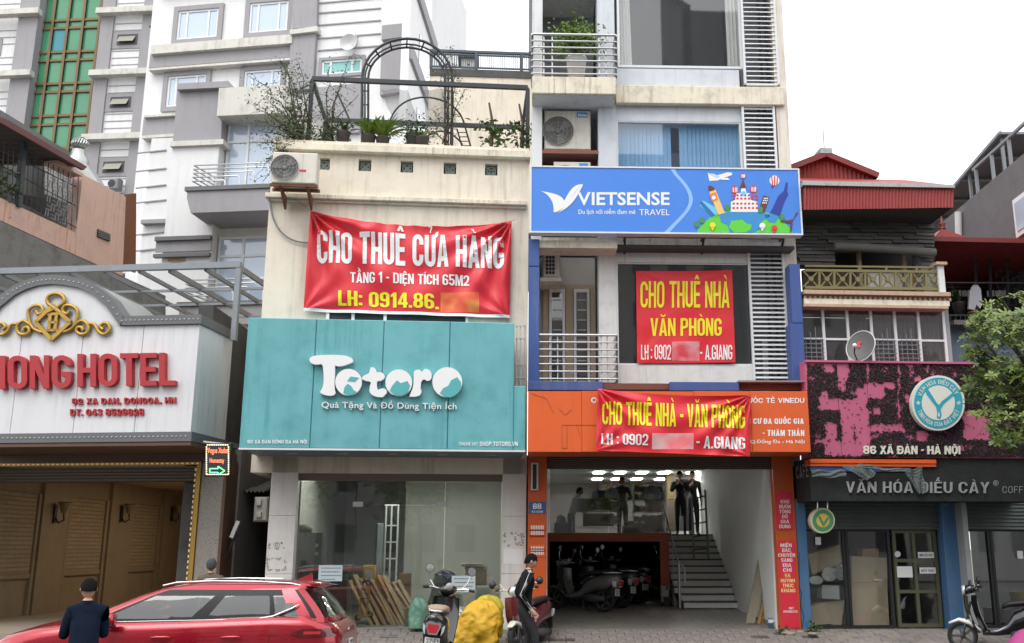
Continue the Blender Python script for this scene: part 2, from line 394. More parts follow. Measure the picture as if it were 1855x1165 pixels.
    if ch=='2': return W,[(_rib([(hs,.68)]+top(180,0)+[(W-hs,.64),(W*.7,.42),(hs*1.2,t*.9)],s,t),[]),q(0,0,W,t)]
    if ch=='S': return W,[(_rib([(W-hs,.7)]+_arc(c,.77,ax,.23-ht,0,180)+[(hs,.7),(s*.8,.6),(W-s*.8,.42),(W-hs,.32)]+_arc(c,.25,ax,.25-ht,0,-180)+[(hs,.32)],s,t),[])]
    if ch=='1': return W*.62,[([(W*.6-s,0),(W*.6,0),(W*.6,1),(W*.6-s*.8,1),(0,.82),(0,.68),(W*.6-s,.74)],[])]
    if ch=='4': return W,[([(W*.55,0),(W*.55+s,0),(W*.55+s,.2),(W*1.03,.2),(W*1.03,.2+t),(W*.55+s,.2+t),(W*.55+s,1),(W*.5,1),(0,.2+t),(0,.2),(W*.55,.2)],[[(s*.9,.2+t),(W*.55,.2+t),(W*.55,.72)]])]
    if ch=='7': return W,[([(W*.18,0),(W*.18+s,0),(W,1-t),(W,1),(0,1),(0,1-t),(W-s,1-t)],[])]
    if ch=='-': return .24,[q(0,.4,.24,.4+t)]
    if ch=='.': return s,[q(0,0,s,t*1.1)]
    if ch==',': return s,[([(0,0),(s*.3,-.14),(s*.7,-.14),(s,t),(0,t)],[])]
    if ch==':': return s,[q(0,.08,s,.08+t*1.1),q(0,.58,s,.58+t*1.1)]
    return .2,[]
_blk={}
def block_mesh(s,W,st,t,gap):
    key=(s,W,st,t,gap)
    if key in _blk: return _blk[key]
    V,Fc,Z=[],[],[]; x=0; layer=0
    def put(loops,ox):
        nonlocal layer
        for k,(o,hs) in enumerate(loops):
            ls=[o]+list(hs); tri=tessellate_polygon([[Vector((p[0],p[1],0)) for p in l] for l in ls]); b=len(V)
            for l in ls:
                for p in l: V.append((p[0]+ox,p[1],0)); Z.append(k+layer)
            for f in tri: Fc.append(tuple(b+i for i in f))
    for ch0 in s:
        if ch0==' ': x+=W*.55; continue
        if ch0=='Đ': base,marks='D',['bar']
        elif ch0=='&': base,marks='8',[]
        else:
            dn=unicodedata.normalize('NFD',ch0); base,marks=dn[0],list(dn[1:])
        adv,loops=block_glyph(base,W,st,t); layer=0; put(loops,x)
        c=x+adv/2; y=1.07; layer=len(loops); k=min(1.0,W/.46)
        for mk in marks:
            h=.0
            if mk=='bar': put([([(-.07,.45),(adv*.55,.45),(adv*.55,.45+t*.8),(-.07,.45+t*.8)],[])],x)
            elif mk=='\u0302': put([([(c-.15*k,y),(c-.04*k,y),(c,y+.07),(c+.04*k,y),(c+.15*k,y),(c+.05*k,y+.17),(c-.05*k,y+.17)],[])],0); y+=.17
            elif mk=='\u0306': put([(_rib(_arc(c,y+.15,.12*k,.12,180,360,6),.07),[])],0); y+=.17
            elif mk=='\u0300': put([([(c+.03,y),(c+.1,y),(c-.02,y+.16),(c-.13,y+.16)],[])],0)
            elif mk=='\u0301': put([([(c-.03,y),(c-.1,y),(c+.02,y+.16),(c+.13,y+.16)],[])],0)
            elif mk=='\u0309': put([(_rib([(c-.06,y+.17)]+_arc(c,y+.15,.06,.05,150,-60,6)+[(c,y)],.055),[])],0)
            elif mk=='\u0303': put([(_rib([(c-.14*k,y+.03),(c-.08*k,y+.1),(c-.02,y+.1),(c+.04,y+.05),(c+.1*k,y+.05),(c+.15*k,y+.12)],.06),[])],0)
            elif mk=='\u0323': put([([(c-.07,-.18),(c+.07,-.18),(c+.07,-.06),(c-.07,-.06)],[])],0)
            elif mk=='\u031b': put([([(adv-.02,.86),(adv+.1,.96),(adv+.12,1.1),(adv+.02,1.08),(adv-.05,.98)],[])],x)
            layer+=1
        x+=adv+gap
    _blk[key]=(V,Fc,Z,x-gap); return _blk[key]
def block_at(fr,s,x0,y0,x1,y1,d,m,parent,W=.46,st=.155,t=.15,gap=.055,slope=0,**kw):
    "block capitals: the rectangle is the cap box (baseline at y1), marks reach beyond it"
    V,Fc,Z,wd=block_mesh(s,W,st,t,gap)
    return text_at(fr,s,x0,y0,x1,y1,d,m,parent,slope=slope,raw=(V,Fc,Z,wd),**kw)
# ------------------------------------------------------------------ material set
WHITE=mat('white_paint',(.72,.73,.74),.7,streak=.35,dirt=.16,blotch=.2,bump=.15)
WHITE2=mat('grey_white_paint',(.62,.65,.70),.7,streak=.28,dirt=.15,blotch=.2,bump=.15)
CREAM=mat('cream_plaster',(.80,.72,.60),.8,streak=.55,streakcol=(.22,.16,.11),dirt=.22,dirtcol=(.3,.24,.17),blotch=.2,bump=.3)
CREAMD=mat('dirty_cream_plaster',(.78,.71,.58),.8,streak=.75,streakcol=(.25,.18,.11),dirt=.5,dirtcol=(.25,.2,.15),blotch=.3,bump=.3,scale=1.6)
RUST=mat('rust',(.19,.075,.035),.85,dirt=.5,bump=.3)
STEEL=mat('steel_rail',(.55,.56,.57),.35,.8,dirt=.15)
DKSTEEL=mat('dark_painted_steel',(.03,.037,.042),.5,dirt=.2,dirtcol=(.1,.08,.06))
GREYST=mat('grey_painted_steel',(.24,.26,.28),.5,.3,dirt=.3,dirtcol=(.12,.07,.05))
ALU=mat('white_aluminium',(.70,.72,.73),.4,dirt=.15)
ORANGE=mat('orange_panel',(.72,.115,.022),.45,streak=.25,streakcol=(.25,.06,.03),blotch=.22)
NAVY=mat('blue_panel',(.045,.095,.29),.45,streak=.4,streakcol=(.16,.19,.3),blotch=.3)
TEAL=mat('teal_panel',(.145,.43,.46),.45,streak=.75,streakcol=(.035,.24,.27),blotch=.55,dirt=.4,dirtcol=(.035,.24,.27))
TEALP=mat('teal_print',(.105,.415,.43),.42)
REDCLOTH=mat('red_banner_cloth',(.70,.025,.04),.42,blotch=.15,bump=.12,bscale=9)
REDPRINT=mat('red_print',(.72,.03,.06),.4,blotch=.1)
PWHITE=mat('white_print',(.82,.82,.82),.5)
PYELLOW=mat('yellow_print',(.85,.74,.02),.5)
BLACK=mat('black_plastic',(.02,.02,.022),.45)
RUBBER=mat('rubber',(.018,.018,.018),.85)
DKGREY=mat('dark_grey',(.06,.06,.062),.6,dirt=.2)
MIDGREY=mat('mid_grey_paint',(.24,.24,.26),.7,dirt=.25,streak=.3)
CHROME=mat('chrome',(.8,.8,.8),.12,1)
CARDB=mat('cardboard',(.50,.35,.2),.8,blotch=.3,dirt=.12)
CARDB2=mat('pale_cardboard',(.72,.58,.42),.8,blotch=.3,dirt=.15)
WOOD=mat('yellow_wood',(.50,.27,.09),.6,streak=.3,blotch=.3)
DKWOOD=mat('dark_wood',(.08,.045,.03),.6,blotch=.3)
TILE=mat('pinkish_white_tile',(.76,.73,.70),.35,dirt=.2,blotch=.2,streak=.25)
GLASS_SHOP=glassmat('shop_glass',(.86,.9,.88),.82,.015)
GLASS_DARK=glassmat('dark_window_glass',(.8,.82,.84),.7,.03,body=(.03,.035,.04))
GLASS_BLUE=glassmat('bright_window_glass',(.7,.8,.9),.2,.05,body=(.55,.66,.8),wave=.2)
INT_WALL=mat('interior_white_wall',(.75,.77,.75),.7,dirt=.06)
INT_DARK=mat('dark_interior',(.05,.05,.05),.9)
FLOORT=mat('floor_tile',(.30,.28,.25),.3,dirt=.3,blotch=.3)
LAMPM=mat('lit_lamp',(1,1,1),.5,emit=(1,.98,.92),estr=12)
LAMPS=mat('lit_spot',(1,1,1),.5,emit=(1,.97,.88),estr=140)
ACWHITE=mat('ac_casing',(.68,.64,.56),.5,dirt=.25,streak=.3)
FANG=mat('fan_grey',(.10,.10,.095),.6,dirt=.3)

T=Frame(1200,18.5,1.7)
K=Frame(955,18.55,5.3)     # the cream house and its teal shop
H=Frame(355,17.25,-5.4)    # the hotel sign's front
G=Frame(1465,18.7,4.0)     # the cafe house
B=Frame(300,38.0,-7.0)     # white building far behind

# ------------------------------------------------------------------ ground
def ground_z(Y):
    pts=[(14.5,-.25),(17.3,-.2),(18.35,-.012)]
    if Y <= 14.5: return -.25
    if Y >= 18.35: return -.012
    for (a,za),(b,zb) in zip(pts,pts[1:]):
        if a <= Y <= b: return za+(zb-za)*(Y-a)/(b-a)
ASPH=mat('asphalt',(.10,.10,.10),.85,dirt=.3,blotch=.4,bump=.6,bscale=80)
CONC=mat('concrete',(.22,.21,.20),.8,dirt=.5,streak=.3,blotch=.3,bump=.4)
PAVE=mat('paver_concrete',(.25,.22,.20),.8,dirt=.75,dirtcol=(.08,.07,.06),streak=.0,blotch=.9,scale=1.3,bump=.5,bscale=50)
JOINT=mat('paver_joint',(.07,.065,.06),.95,dirt=.3)
MB().quad((-400,-300,-.62),(400,-300,-.62),(400,700,-.62),(-400,700,-.62)).build('ground',CONC,kind='structure')
MB().box(-120,120,-6,14.34,-.6,-.5).build('road',ASPH,kind='structure')
kerb=MB().box(-120,120,14.34,14.5,-.6,-.235).build('kerb',CONC,kind='structure')
sb=MB()
for a,b in ((14.502,17.3),(17.3,18.35),(18.35,40)):
    za,zb=ground_z(a)-.015,ground_z(b)-.015
    if a==18.35: zb=za
    sb.add([(-60,a,za),(60,a,za),(60,b,zb),(-60,b,zb)],[(0,1,2,3)])
pav=sb.build('pavement',JOINT,kind='structure')
# pavers in view one by one
pm=[]
for k in range(4):
    m=MB().cbox(-.143,.143,-.07,0,-.093,.093,.012); pm.append(m.mesh('paver',PAVE))
cnt=0
rows=[]
Y=17.02
for r_ in range(7):
    ya=Y; za,zb=ground_z(ya),ground_z(ya+.19)
    rows.append((ya+.095,(za+zb)/2,math.atan2(zb-za,.19))); Y+=.192
stuffp=MB()
for ri,(yc,zc,sl) in enumerate(rows):
    off=.15*(ri % 2)
    for i in range(-60,75):
        x=i*.294+off
        M=Matrix.Translation((x,yc,zc+rnd.uniform(-.004,.005)))@Matrix.Rotation(sl+rnd.uniform(-.01,.01),4,'X')@Matrix.Rotation(rnd.uniform(-.012,.012),4,'Z')@Matrix.Rotation(R(-90),4,'X')
        px=PCX+x/yc*F_PX
        if rnd.random()<.02: continue
        if 640<px<1480 and cnt<290 and ri>1 :
            o=bpy.data.objects.new('paver',pm[0]); link(o,M,pav); cnt+=1
        else:
            b=len(stuffp.v); me=pm[0]
            stuffp.add([M@v.co for v in me.vertices],[tuple(p.vertices) for p in me.polygons])
stuffp.build('paver_field',PAVE,None,pav,kind='stuff')

# ------------------------------------------------------------------ narrow house no. 88
def louvre(fr,x0,y0,x1,y1,d,n,parent,mf=None,back=None):
    u0,u1,v0,v1=fr.rect(x0,y0,x1,y1,d)
    r=bpy.data.objects.new('louvre_screen',None); link(r,fr.M,parent)
    f=MB()
    for a,b in ((u0,u0+.045),(u1-.045,u1)): f.box(a,b,d-.02,d+.05,v0,v1)
    f.box(u0,u1,d-.02,d+.05,v0,v0+.04); f.box(u0,u1,d-.02,d+.05,v1-.04,v1)
    f.build('louvre_frame',mf or ALU,fr,r)
    me=None
    for i in range(n):
        zc=v0+.06+(v1-v0-.1)*(i+.5)/n
        if me is None:
            me=MB().add([(u0+.04,-.01,-.018),(u1-.04,-.01,-.018),(u1-.04,.03,.018),(u0+.04,.03,.018),(u0+.04,-.01,-.008),(u1-.04,-.01,-.008),(u1-.04,.03,.03),(u0+.04,.03,.03)],
                     [(0,3,2,1),(4,5,6,7),(0,1,5,4),(1,2,6,5),(2,3,7,6),(3,0,4,7)]).mesh('slat',mf or ALU)
        o=bpy.data.objects.new('slat',me); link(o,fr.M@Matrix.Translation((0,d,zc)),r)
    MB().box(u0,u1,d+.3,d+.32,v0,v1).build('screen_backing',back or MIDGREY,fr,r)
    mb=MB()
    for t in (.52,.72): mb.box(u0+(u1-u0)*t,u0+(u1-u0)*t+.05,d+.12,d+.17,v0,v1)
    mb.build('inner_post',DKGREY,fr,r)
    return r

tower=thing('narrow_office_house','tall narrow white office house numbered 88 with louvre strips and orange shopfront','building',T,(T.uv(1200,1143)[0],0,0))
def tp(name,x0,y0,x1,y1,d0,d1,m,**kw): return pbox(T,name,x0,y0,x1,y1,d0,d1,m,tower,**kw)
uL,uR=T.uv(963,250)[0],T.uv(1430,250)[0]
zS3,zS4=T.uv(1200,187)[1],T.uv(1200,122)[1]
topz=17.0
# upright walls
uA=T.uv(982,240)[0]; uB=T.uv(1084,240)[0]; uC=T.uv(1116,240)[0]; uD=T.uv(1345,240)[0]; uE=T.uv(1408,240)[0]
z3=T.uv(1200,440)[1]
ubox(T,'pier',uL,uA,0,.5,z3,topz,WHITE,tower)
ubox(T,'pier',uB,uC,.02,.5,z3,topz,WHITE2,tower)
ubox(T,'pier',uE,uR,-.02,.5,z3-2.9,topz,mat('rust_stained_paint',(.74,.69,.61),.8,streak=.55,streakcol=(.33,.13,.04),dirt=.3,dirtcol=(.32,.2,.1),blotch=.2),tower)
ubox(T,'side_wall',uR-.02,uR,.5,14,0,topz,WHITE,tower)
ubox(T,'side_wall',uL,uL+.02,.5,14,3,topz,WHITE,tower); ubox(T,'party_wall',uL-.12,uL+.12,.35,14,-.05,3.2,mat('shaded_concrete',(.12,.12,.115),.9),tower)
ubox(T,'rear_wall',uL,uR,13.9,14,0,topz,WHITE,tower)
ubox(T,'roof',uL-.1,uR+.1,-.2,14,topz,topz+.2,WHITE,tower)
# recess back walls and side
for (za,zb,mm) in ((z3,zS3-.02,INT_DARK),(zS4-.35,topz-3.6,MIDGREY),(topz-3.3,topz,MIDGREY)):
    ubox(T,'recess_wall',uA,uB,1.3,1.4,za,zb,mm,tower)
ubox(T,'recess_ceiling',uA,uB,.0,1.3,T.uv(1035,-8,.4)[1],T.uv(1035,-8,.4)[1]+.15,WHITE,tower)
# storey 4: window, curtains, spandrel
zW4=T.uv(1230,123)[1]
ubox(T,'spandrel',uC,uD,.06,.4,zS3+.52,zW4-.0,WHITE2,tower)
bnd=tp('floor_band',1116,156,1421,188,-.1,.02,CREAMD,ch=.01)
ubox(T,'spandrel',uC,uD,.06,.4,T.uv(1230,218)[1],zS3+.52,WHITE2,tower)
ubox(T,'spandrel',uD,uE,.05,.4,T.uv(1375,190)[1],T.uv(1375,157)[1],CREAMD,tower)
def window(fr,parent,x0,y0,x1,y1,d,glass,fw=.05,mull=(),trans=(),fm=None,name='window'):
    u0,u1,v0,v1=fr.rect(x0,y0,x1,y1,d)
    w=bpy.data.objects.new(name,None); link(w,fr.M,parent)
    f=MB(); fm=fm or ALU
    f.box(u0,u1,d,d+.08,v0,v0+fw); f.box(u0,u1,d,d+.08,v1-fw,v1); f.box(u0,u0+fw,d,d+.08,v0+fw,v1-fw); f.box(u1-fw,u1,d,d+.08,v0+fw,v1-fw)
    us=[u0]+[u0+(u1-u0)*t for t in mull]+[u1]; vs=[v0]+[v0+(v1-v0)*t for t in trans]+[v1]
    for t in us[1:-1]: f.box(t-fw/2,t+fw/2,d+.005,d+.075,v0+fw,v1-fw)
    for t in vs[1:-1]: f.box(u0+fw,u1-fw,d+.008,d+.072,t-fw/2,t+fw/2)
    f.build('window_frame',fm,fr,w)
    for i in range(len(us)-1):
        for j in range(len(vs)-1):
            MB().box(us[i]+fw/2,us[i+1]-fw/2,d+.04,d+.046,vs[j]+fw/2,vs[j+1]-fw/2).build('pane',glass,fr,w)
    return w
CURT=mat('white_curtain',(.75,.74,.70),.8)
CURTB=mat('blue_blind',(.27,.50,.72),.7,blotch=.2)
def drape(fr,parent,u0,u1,v0,v1,d,m,folds,amp,name='curtain',taper=0):
    def fn(a,b):
        t=taper*b
        return (u0+(u1-u0)*a*(1-t),d+amp*math.sin(a*folds*6.283+.6*math.sin(b*3)),v0+(v1-v0)*b)
    return MB().grid(fn,folds*8,6).build(name,m,fr,parent)
window(T,tower,1117,-140,1340,123,.07,glassmat('clear_window_glass',(.95,.96,.97),.95,.02,body=(.1,.1,.1)),.05)
u0,u1,v0,v1=T.rect(1120,-130,1338,120,.3)
drape(T,tower,u0,u0+.27,v0,v1,.3,CURT,4,.03,taper=.25)
drape(T,tower,u1-.3,u1,v0,v1,.3,CURT,4,.03)
ubox(T,'room_wall',u0-.1,u1+.1,2.5,2.6,v0-.3,v1+.3,DKGREY,tower)
window(T,tower,1116,219,1345,330,.07,glassmat('clear_blue_glass',(.95,.97,1),.96,.02,body=(.1,.2,.3)),.045)
u0,u1,v0,v1=T.rect(1119,220,1342,330,.25)
bl=MB(); n=30
for i in range(n):
    a=u0+(u1-u0)*i/n; w=(u1-u0)/n
    if i in (13,14): continue
    an=rnd.uniform(-.2,.2)+.25
    o=MB().add([(a,.25+an*.04,v0),(a+w*.95,.25-an*.04,v0),(a+w*.95,.25-an*.04,v1),(a,.25+an*.04,v1)],[(0,1,2,3)]).build('blind_strip',CURTB,T,tower)
ubox(T,'room_wall',u0,u1,1.9,2.0,v0,v1,mat('dim_blue_wall',(.12,.18,.24),.8),tower)
louvre(T,1341,-160,1404,155,-.03,38,tower)
louvre(T,1348,190,1409,420,-.03,26,tower)
# storey 2
window(T,tower,1117,476,1362,662,.03,glassmat('display_glass',(.6,.63,.63),.5,.02,body=(.04,.045,.05)),.035,name='display_window')
uP=T.uv(1085,570)[0]; uQ=T.uv(1117,570)[0]; uW=T.uv(1362,570)[0]; uX=T.uv(1425,570)[0]; uZ=T.uv(1437,570)[0]
PEEL=mat('peeling_paint',(.70,.70,.68),.75,dirt=.35,dirtcol=(.3,.32,.33),blotch=.25,streak=.3,scale=1.8)
ubox(T,'wall_panel',uP,uQ,0,.4,T.uv(1100,693)[1],T.uv(1100,433)[1],PEEL,tower)
ubox(T,'wall_panel',uQ,uW,0.0,.4,T.uv(1230,476)[1],T.uv(1230,446)[1],PEEL,tower)
ubox(T,'wall_panel',uQ,uW,0.0,.4,T.uv(1230,695)[1],T.uv(1230,662)[1],PEEL,tower)
ubox(T,'wall_panel',uL,uW,.02,.4,T.uv(1230,446)[1],z3+.1,CREAMD,tower)
ubox(T,'wall_panel',uW,uE,.02,.4,T.uv(1230,446)[1],z3+.1,CREAMD,tower)
ubox(T,'recess_wall',T.uv(970,570)[0],uP,1.0,1.1,T.uv(1000,700)[1],T.uv(1000,440)[1],mat('dim_plaster',(.52,.50,.46),.8,dirt=.2),tower)
ubox(T,'recess_wall',T.uv(972,570)[0]-.02,T.uv(976,570)[0],0,1.0,T.uv(1000,700)[1],T.uv(1000,440)[1],PEEL,tower)
ubox(T,'canopy_lip',uL,T.uv(1114,445)[0],-.5,.02,T.uv(1035,449,-.5)[1],T.uv(1035,436,-.5)[1],CREAMD,tower)
ubox(T,'canopy_lip',T.uv(1108,445)[0],uZ,-.35,.0,T.uv(1230,449,-.35)[1],T.uv(1230,444,-.35)[1],DKGREY,tower)
louvre(T,1359,445,1426,694,-.03,29,tower)
# room behind the display window
u0,u1,v0,v1=T.rect(1117,470,1362,668,.4)
ubox(T,'room_wall',u0,u1,3.0,3.1,v0-.3,v1+.3,mat('dim_room',(.16,.17,.17),.8),tower)
# balcony door of the second storey
dr=bpy.data.objects.new('balcony_door',None); link(dr,T.M,tower)
TAN=mat('tan_door_frame',(.50,.40,.27),.6,dirt=.25,blotch=.2)
x0d,x1d,z0d,z1d=T.rect(984,516,1079,700,.95)
f=MB(); f.box(x0d,x1d,.93,.99,z1d-.09,z1d)
wd=x1d-x0d
for a,b in ((0,.1),(.43,.57),(.9,1)): f.box(x0d+wd*a,x0d+wd*b,.93,.99,z0d,z1d-.09)
f.build('door_frame',TAN,T,dr)
for a in (.1,.57):
    L0,L1=x0d+wd*(a+.015),x0d+wd*(a+.315)
    f=MB(); f.box(L0,L0+.05,.9,.94,z0d,z1d-.1); f.box(L1-.05,L1,.9,.94,z0d,z1d-.1); f.box(L0+.05,L1-.05,.9,.94,z1d-.17,z1d-.1)
    lf=f.build('door_leaf',PWHITE,T,dr)
    MB().box(L0+.05,L1-.05,.93,.935,z0d,z1d-.17).build('pane',GLASS_DARK,T,lf)
    me=MB().box(L0+.07,L1-.07,-.01,.0,-.012,.012).mesh('glazing_bar',mat('pale_slat',(.6,.55,.45),.5))
    z=z0d+.1
    while z<z1d-.2:
        o=bpy.data.objects.new('glazing_bar',me); link(o,T.M@Matrix.Translation((0,.925,z)),lf); z+=.21
# balcony railings
def bal_rail(fr,parent,x0,x1,ytop,ybot,d,dback,n,r=.016,posts=(.14,.24,.8,.88),m=STEEL,returns='both'):
    u0,u1,v0,v1=fr.rect(x0,ytop,x1,ybot,d)
    rl=bpy.data.objects.new('balcony_railing',None); link(rl,fr.M,parent)
    for i in range(n):
        z=v0+.06+(v1-v0-.06)*i/(n-1); rr=r*(1.6 if i==n-1 else 1)
        pts=[(u0,d,z),(u1,d,z)]
        if returns in ('both','left'): pts=[(u0,dback,z)]+pts
        if returns in ('both','right'): pts=pts+[(u1,dback,z)]
        mb=MB()
        for a,b in zip(pts,pts[1:]): mb.tube([a,b],rr,6)
        mb.build('rail_bar',m,fr,rl)
    for t in posts:
        MB().tube([(u0+(u1-u0)*t,d+.03,v0),(u0+(u1-u0)*t,d+.03,v1)],r*.9,6).build('rail_post',m,fr,rl)
    for t in (0,1):
        MB().box(u0+(u1-u0)*t-.015,u0+(u1-u0)*t+.015,d+.02,d+.06,v0,v1).build('rail_post',DKGREY,fr,rl)
    return rl
bal_rail(T,tower,976,1118,607,692,-.5,.1,7)
# balcony slab and railing of storey four
u0,u1,v0,v1=T.rect(964,139,1116,170,-.55)
ubox(T,'balcony_slab',u0,u1,-.55,.6,v0,v1,CREAMD,tower,ch=.015)
ubox(T,'balcony_slab_underside',u0+.05,u1-.05,-.5,.6,v0-.012,v0-.003,WHITE2,tower)
bal_rail(T,tower,964,1116,63,139,-.53,.1,7,.018,returns='both')
# shop sign lights, struts under the long blue sign
for px in (1130,1270,1412):
    a=T.P(px,448,0); u=a.x
    m=MB(); m.bar((u,-.05,a.z-.15),(u-.02,-.6,a.z+.22),.04); m.bar((u,-.02,a.z+.12),(u,-.65,a.z+.16),.035)
    m.build('sign_bracket',DKGREY,T,tower)

# number 88 shop front
uPl0,uPl1=T.uv(956,980)[0],T.uv(990,980)[0]; uPr0,uPr1=T.uv(1406,980)[0],T.uv(1443,980)[0]
zsign0=T.uv(1200,820,-1.3)[1]
ORP=mat('orange_pillar',(.62,.105,.02),.4,blotch=.2,dirt=.06)
ubox(T,'orange_pillar',uPl0,uPl1,-.02,.5,-.03,zsign0+.3,ORP,tower,ch=.01)
ubox(T,'orange_pillar',uPr0,uPr1,-.02,.5,-.03,zsign0+.3,ORP,tower,ch=.01)
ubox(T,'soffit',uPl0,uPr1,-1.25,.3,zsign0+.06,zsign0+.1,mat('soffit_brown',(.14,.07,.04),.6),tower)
sh=MB(); zb=T.uv(1200,850,.1)[1]; zt=zsign0+.06
ns=6
for i in range(ns):
    a=zb+(zt-zb)*i/ns; b=zb+(zt-zb)*(i+1)/ns
    sh.add([(uPl1,.1,a),(uPr0,.1,a),(uPr0,.12,b-.01),(uPl1,.12,b-.01),(uPr0,.1,b),(uPl1,.1,b)],[(0,1,2,3),(3,2,4,5)])
sh.build('roller_shutter',mat('brown_shutter',(.20,.17,.15),.5,.3,dirt=.2),T,tower)
# interior
CE=3.45; iL=uPl1+.02; iR=uPr0-.03; D0,DM,DB=.5,4.5,13
FZ=.2
MB().add([(iL,.0,0.0),(iR,0,0.0),(iR,4,FZ),(iL,4,FZ),(iR,DB,FZ),(iL,DB,FZ)],[(0,1,2,3),(3,2,4,5)]).build('floor',FLOORT,T,tower)
MB().box(uPl0,uPr1,-.06,.0,-.1,-.002).build('threshold',CONC,T,tower)
ubox(T,'interior_wall',iL-.1,iL,D0-.3,DB,-.05,CE,INT_WALL,tower)
ubox(T,'interior_wall',iR,iR+.1,D0-.3,DB,-.05,CE+2,INT_WALL,tower)
ubox(T,'skirting',iR-.015,iR,D0-.2,4.2,.02,.14,MIDGREY,tower)
ubox(T,'interior_wall',iL,iR,DB,DB+.1,1.8,CE,mat('pale_pink_wall',(.6,.52,.5),.7),tower)
ubox(T,'interior_wall',iL,iR,DB-.2,DB-.1,-.05,1.7,INT_DARK,tower)
ubox(T,'ceiling',iL,iR,.3,DB,CE,CE+.1,INT_WALL,tower)
uM=T.uv(1208,900,DM)[0]
mz0,mz1=T.uv(1100,981,DM)[1],T.uv(1100,967,DM)[1]
MEZ=1.8
ubox(T,'mezzanine_floor',iL,uM,DM+.16,DB-.2,MEZ-.12,MEZ,DKGREY,tower)
ubox(T,'mezzanine_floor',uM,iR,DM+2.55,DB-.2,MEZ-.12,MEZ,DKGREY,tower)
DORG=mat('dull_orange_beam',(.42,.09,.03),.5,dirt=.2)
ubox(T,'orange_beam',iL,T.uv(1213,960,DM)[0],DM,DM+.15,mz0,mz1+.02,DORG,tower)
ubox(T,'orange_post',iL,iL+.14,DM+.002,DM+.15,.1,mz0,DORG,tower)
ubox(T,'orange_post',T.uv(1197,1040,DM)[0],T.uv(1213,1040,DM)[0],DM+.002,DM+.15,.1,mz0,DORG,tower)
for a,b in ((0,.5),(.5,.94),(.94,1)):
    MB().box(iL+.14+(uM-iL-.14)*a+.004,iL+.14+(uM-iL-.14)*b-.004,DM+.05,DM+.06,mz1+.02,CE).build('glass_panel',GLASS_SHOP,T,tower)
# ceiling lamps
for r_,dd in ((0,8.0),(1,10.6)):
    for px in ((1085,1123,1163,1203) if r_==0 else (1082,1117,1153,1196)):
        u=T.uv(px,858,dd)[0]
        MB().box(u-.14,u+.14,dd-.3,dd+.3,CE-.03,CE-.005).build('ceiling_lamp',LAMPM,T,tower)
u=T.uv(1256,860,8)[0]; MB().box(u-.14,u+.14,7.7,8.3,CE-.03,CE-.005).build('ceiling_lamp',LAMPM,T,tower)
# stairs
stx=bpy.data.objects.new('staircase',None); link(stx,T.M,tower)
RS=(MEZ-FZ)/11; TR=.265; S0=DM-.95
TREAD=mat('dark_stone_tread',(.06,.06,.06),.35); RISER=mat('white_riser',(.82,.82,.79),.5,dirt=.25)
for k in range(11):
    a=uM+.06 if k>1 else (uM+.12 if k==1 else uM+.18)
    MB().box(a,iR-.002,S0+k*TR,S0+k*TR+.02,FZ+k*RS,FZ+(k+1)*RS-.03).build('riser',RISER,T,stx)
    MB().box(a-.02,iR-.003,S0+k*TR-.025,S0+(k+1)*TR+.02,FZ+(k+1)*RS-.03,FZ+(k+1)*RS).build('tread',TREAD,T,stx)
mb=MB(); mb.add([(uM+.06,S0+.3,FZ),(uM+.06,S0+11*TR,FZ),(uM+.06,S0+11*TR,MEZ-.15),(uM+.06,S0+.3,FZ+RS)],[(0,1,2,3)]); mb.build('stringer',RISER,T,stx)
hr=MB(); ux=uM+.08
hr.tube([(ux,S0-.1,FZ),(ux,S0-.1,FZ+.95)],.03,8); hr.tube([(ux,S0-.1,FZ+.9),(ux,S0+10*TR,MEZ+.95)],.022,8); hr.tube([(ux,S0-.1,FZ+.95),(ux+.12,S0-.1,FZ+.85),(ux+.12,S0-.1,FZ+.5)],.02,8)
for k in (3,6,9): hr.tube([(ux,S0+k*TR,FZ+k*RS),(ux,S0+k*TR,FZ+k*RS+.92)],.014,6)
hr.build('handrail',STEEL,T,stx)
# ------------------------------------------------------------------ signs on the narrow house
def flat(fr,pts,d,m,parent,name='print',holes=()):
    loops=[ptsP(fr,pts,d)]+[ptsP(fr,h,d) for h in holes]
    tris=tessellate_polygon([[Vector((p[0],p[1],0)) for p in l] for l in loops]); fl=[p for l in loops for p in l]
    mb=MB(); mb.add([(p[0],d,p[1]) for p in fl],[tuple(t) for t in tris])
    o=mb.build(name,m,fr,parent); return o
def circ(cx,cy,rx,ry=None,n=28,a0=0,a1=360):
    ry=ry or rx
    return [(cx+rx*math.cos(R(a0+(a1-a0)*i/(n if a1-a0==360 else n-1))),cy+ry*math.sin(R(a0+(a1-a0)*i/(n if a1-a0==360 else n-1)))) for i in range(n)]
def bez(p0,p1,p2,p3,n=10):
    return [tuple((1-t)**3*a+3*(1-t)**2*t*b+3*(1-t)*t*t*c+t**3*e for a,b,c,e in zip(p0,p1,p2,p3)) for t in [i/n for i in range(n+1)]]
def pmat(name,c): return mat(name,srgb(*c),.5)

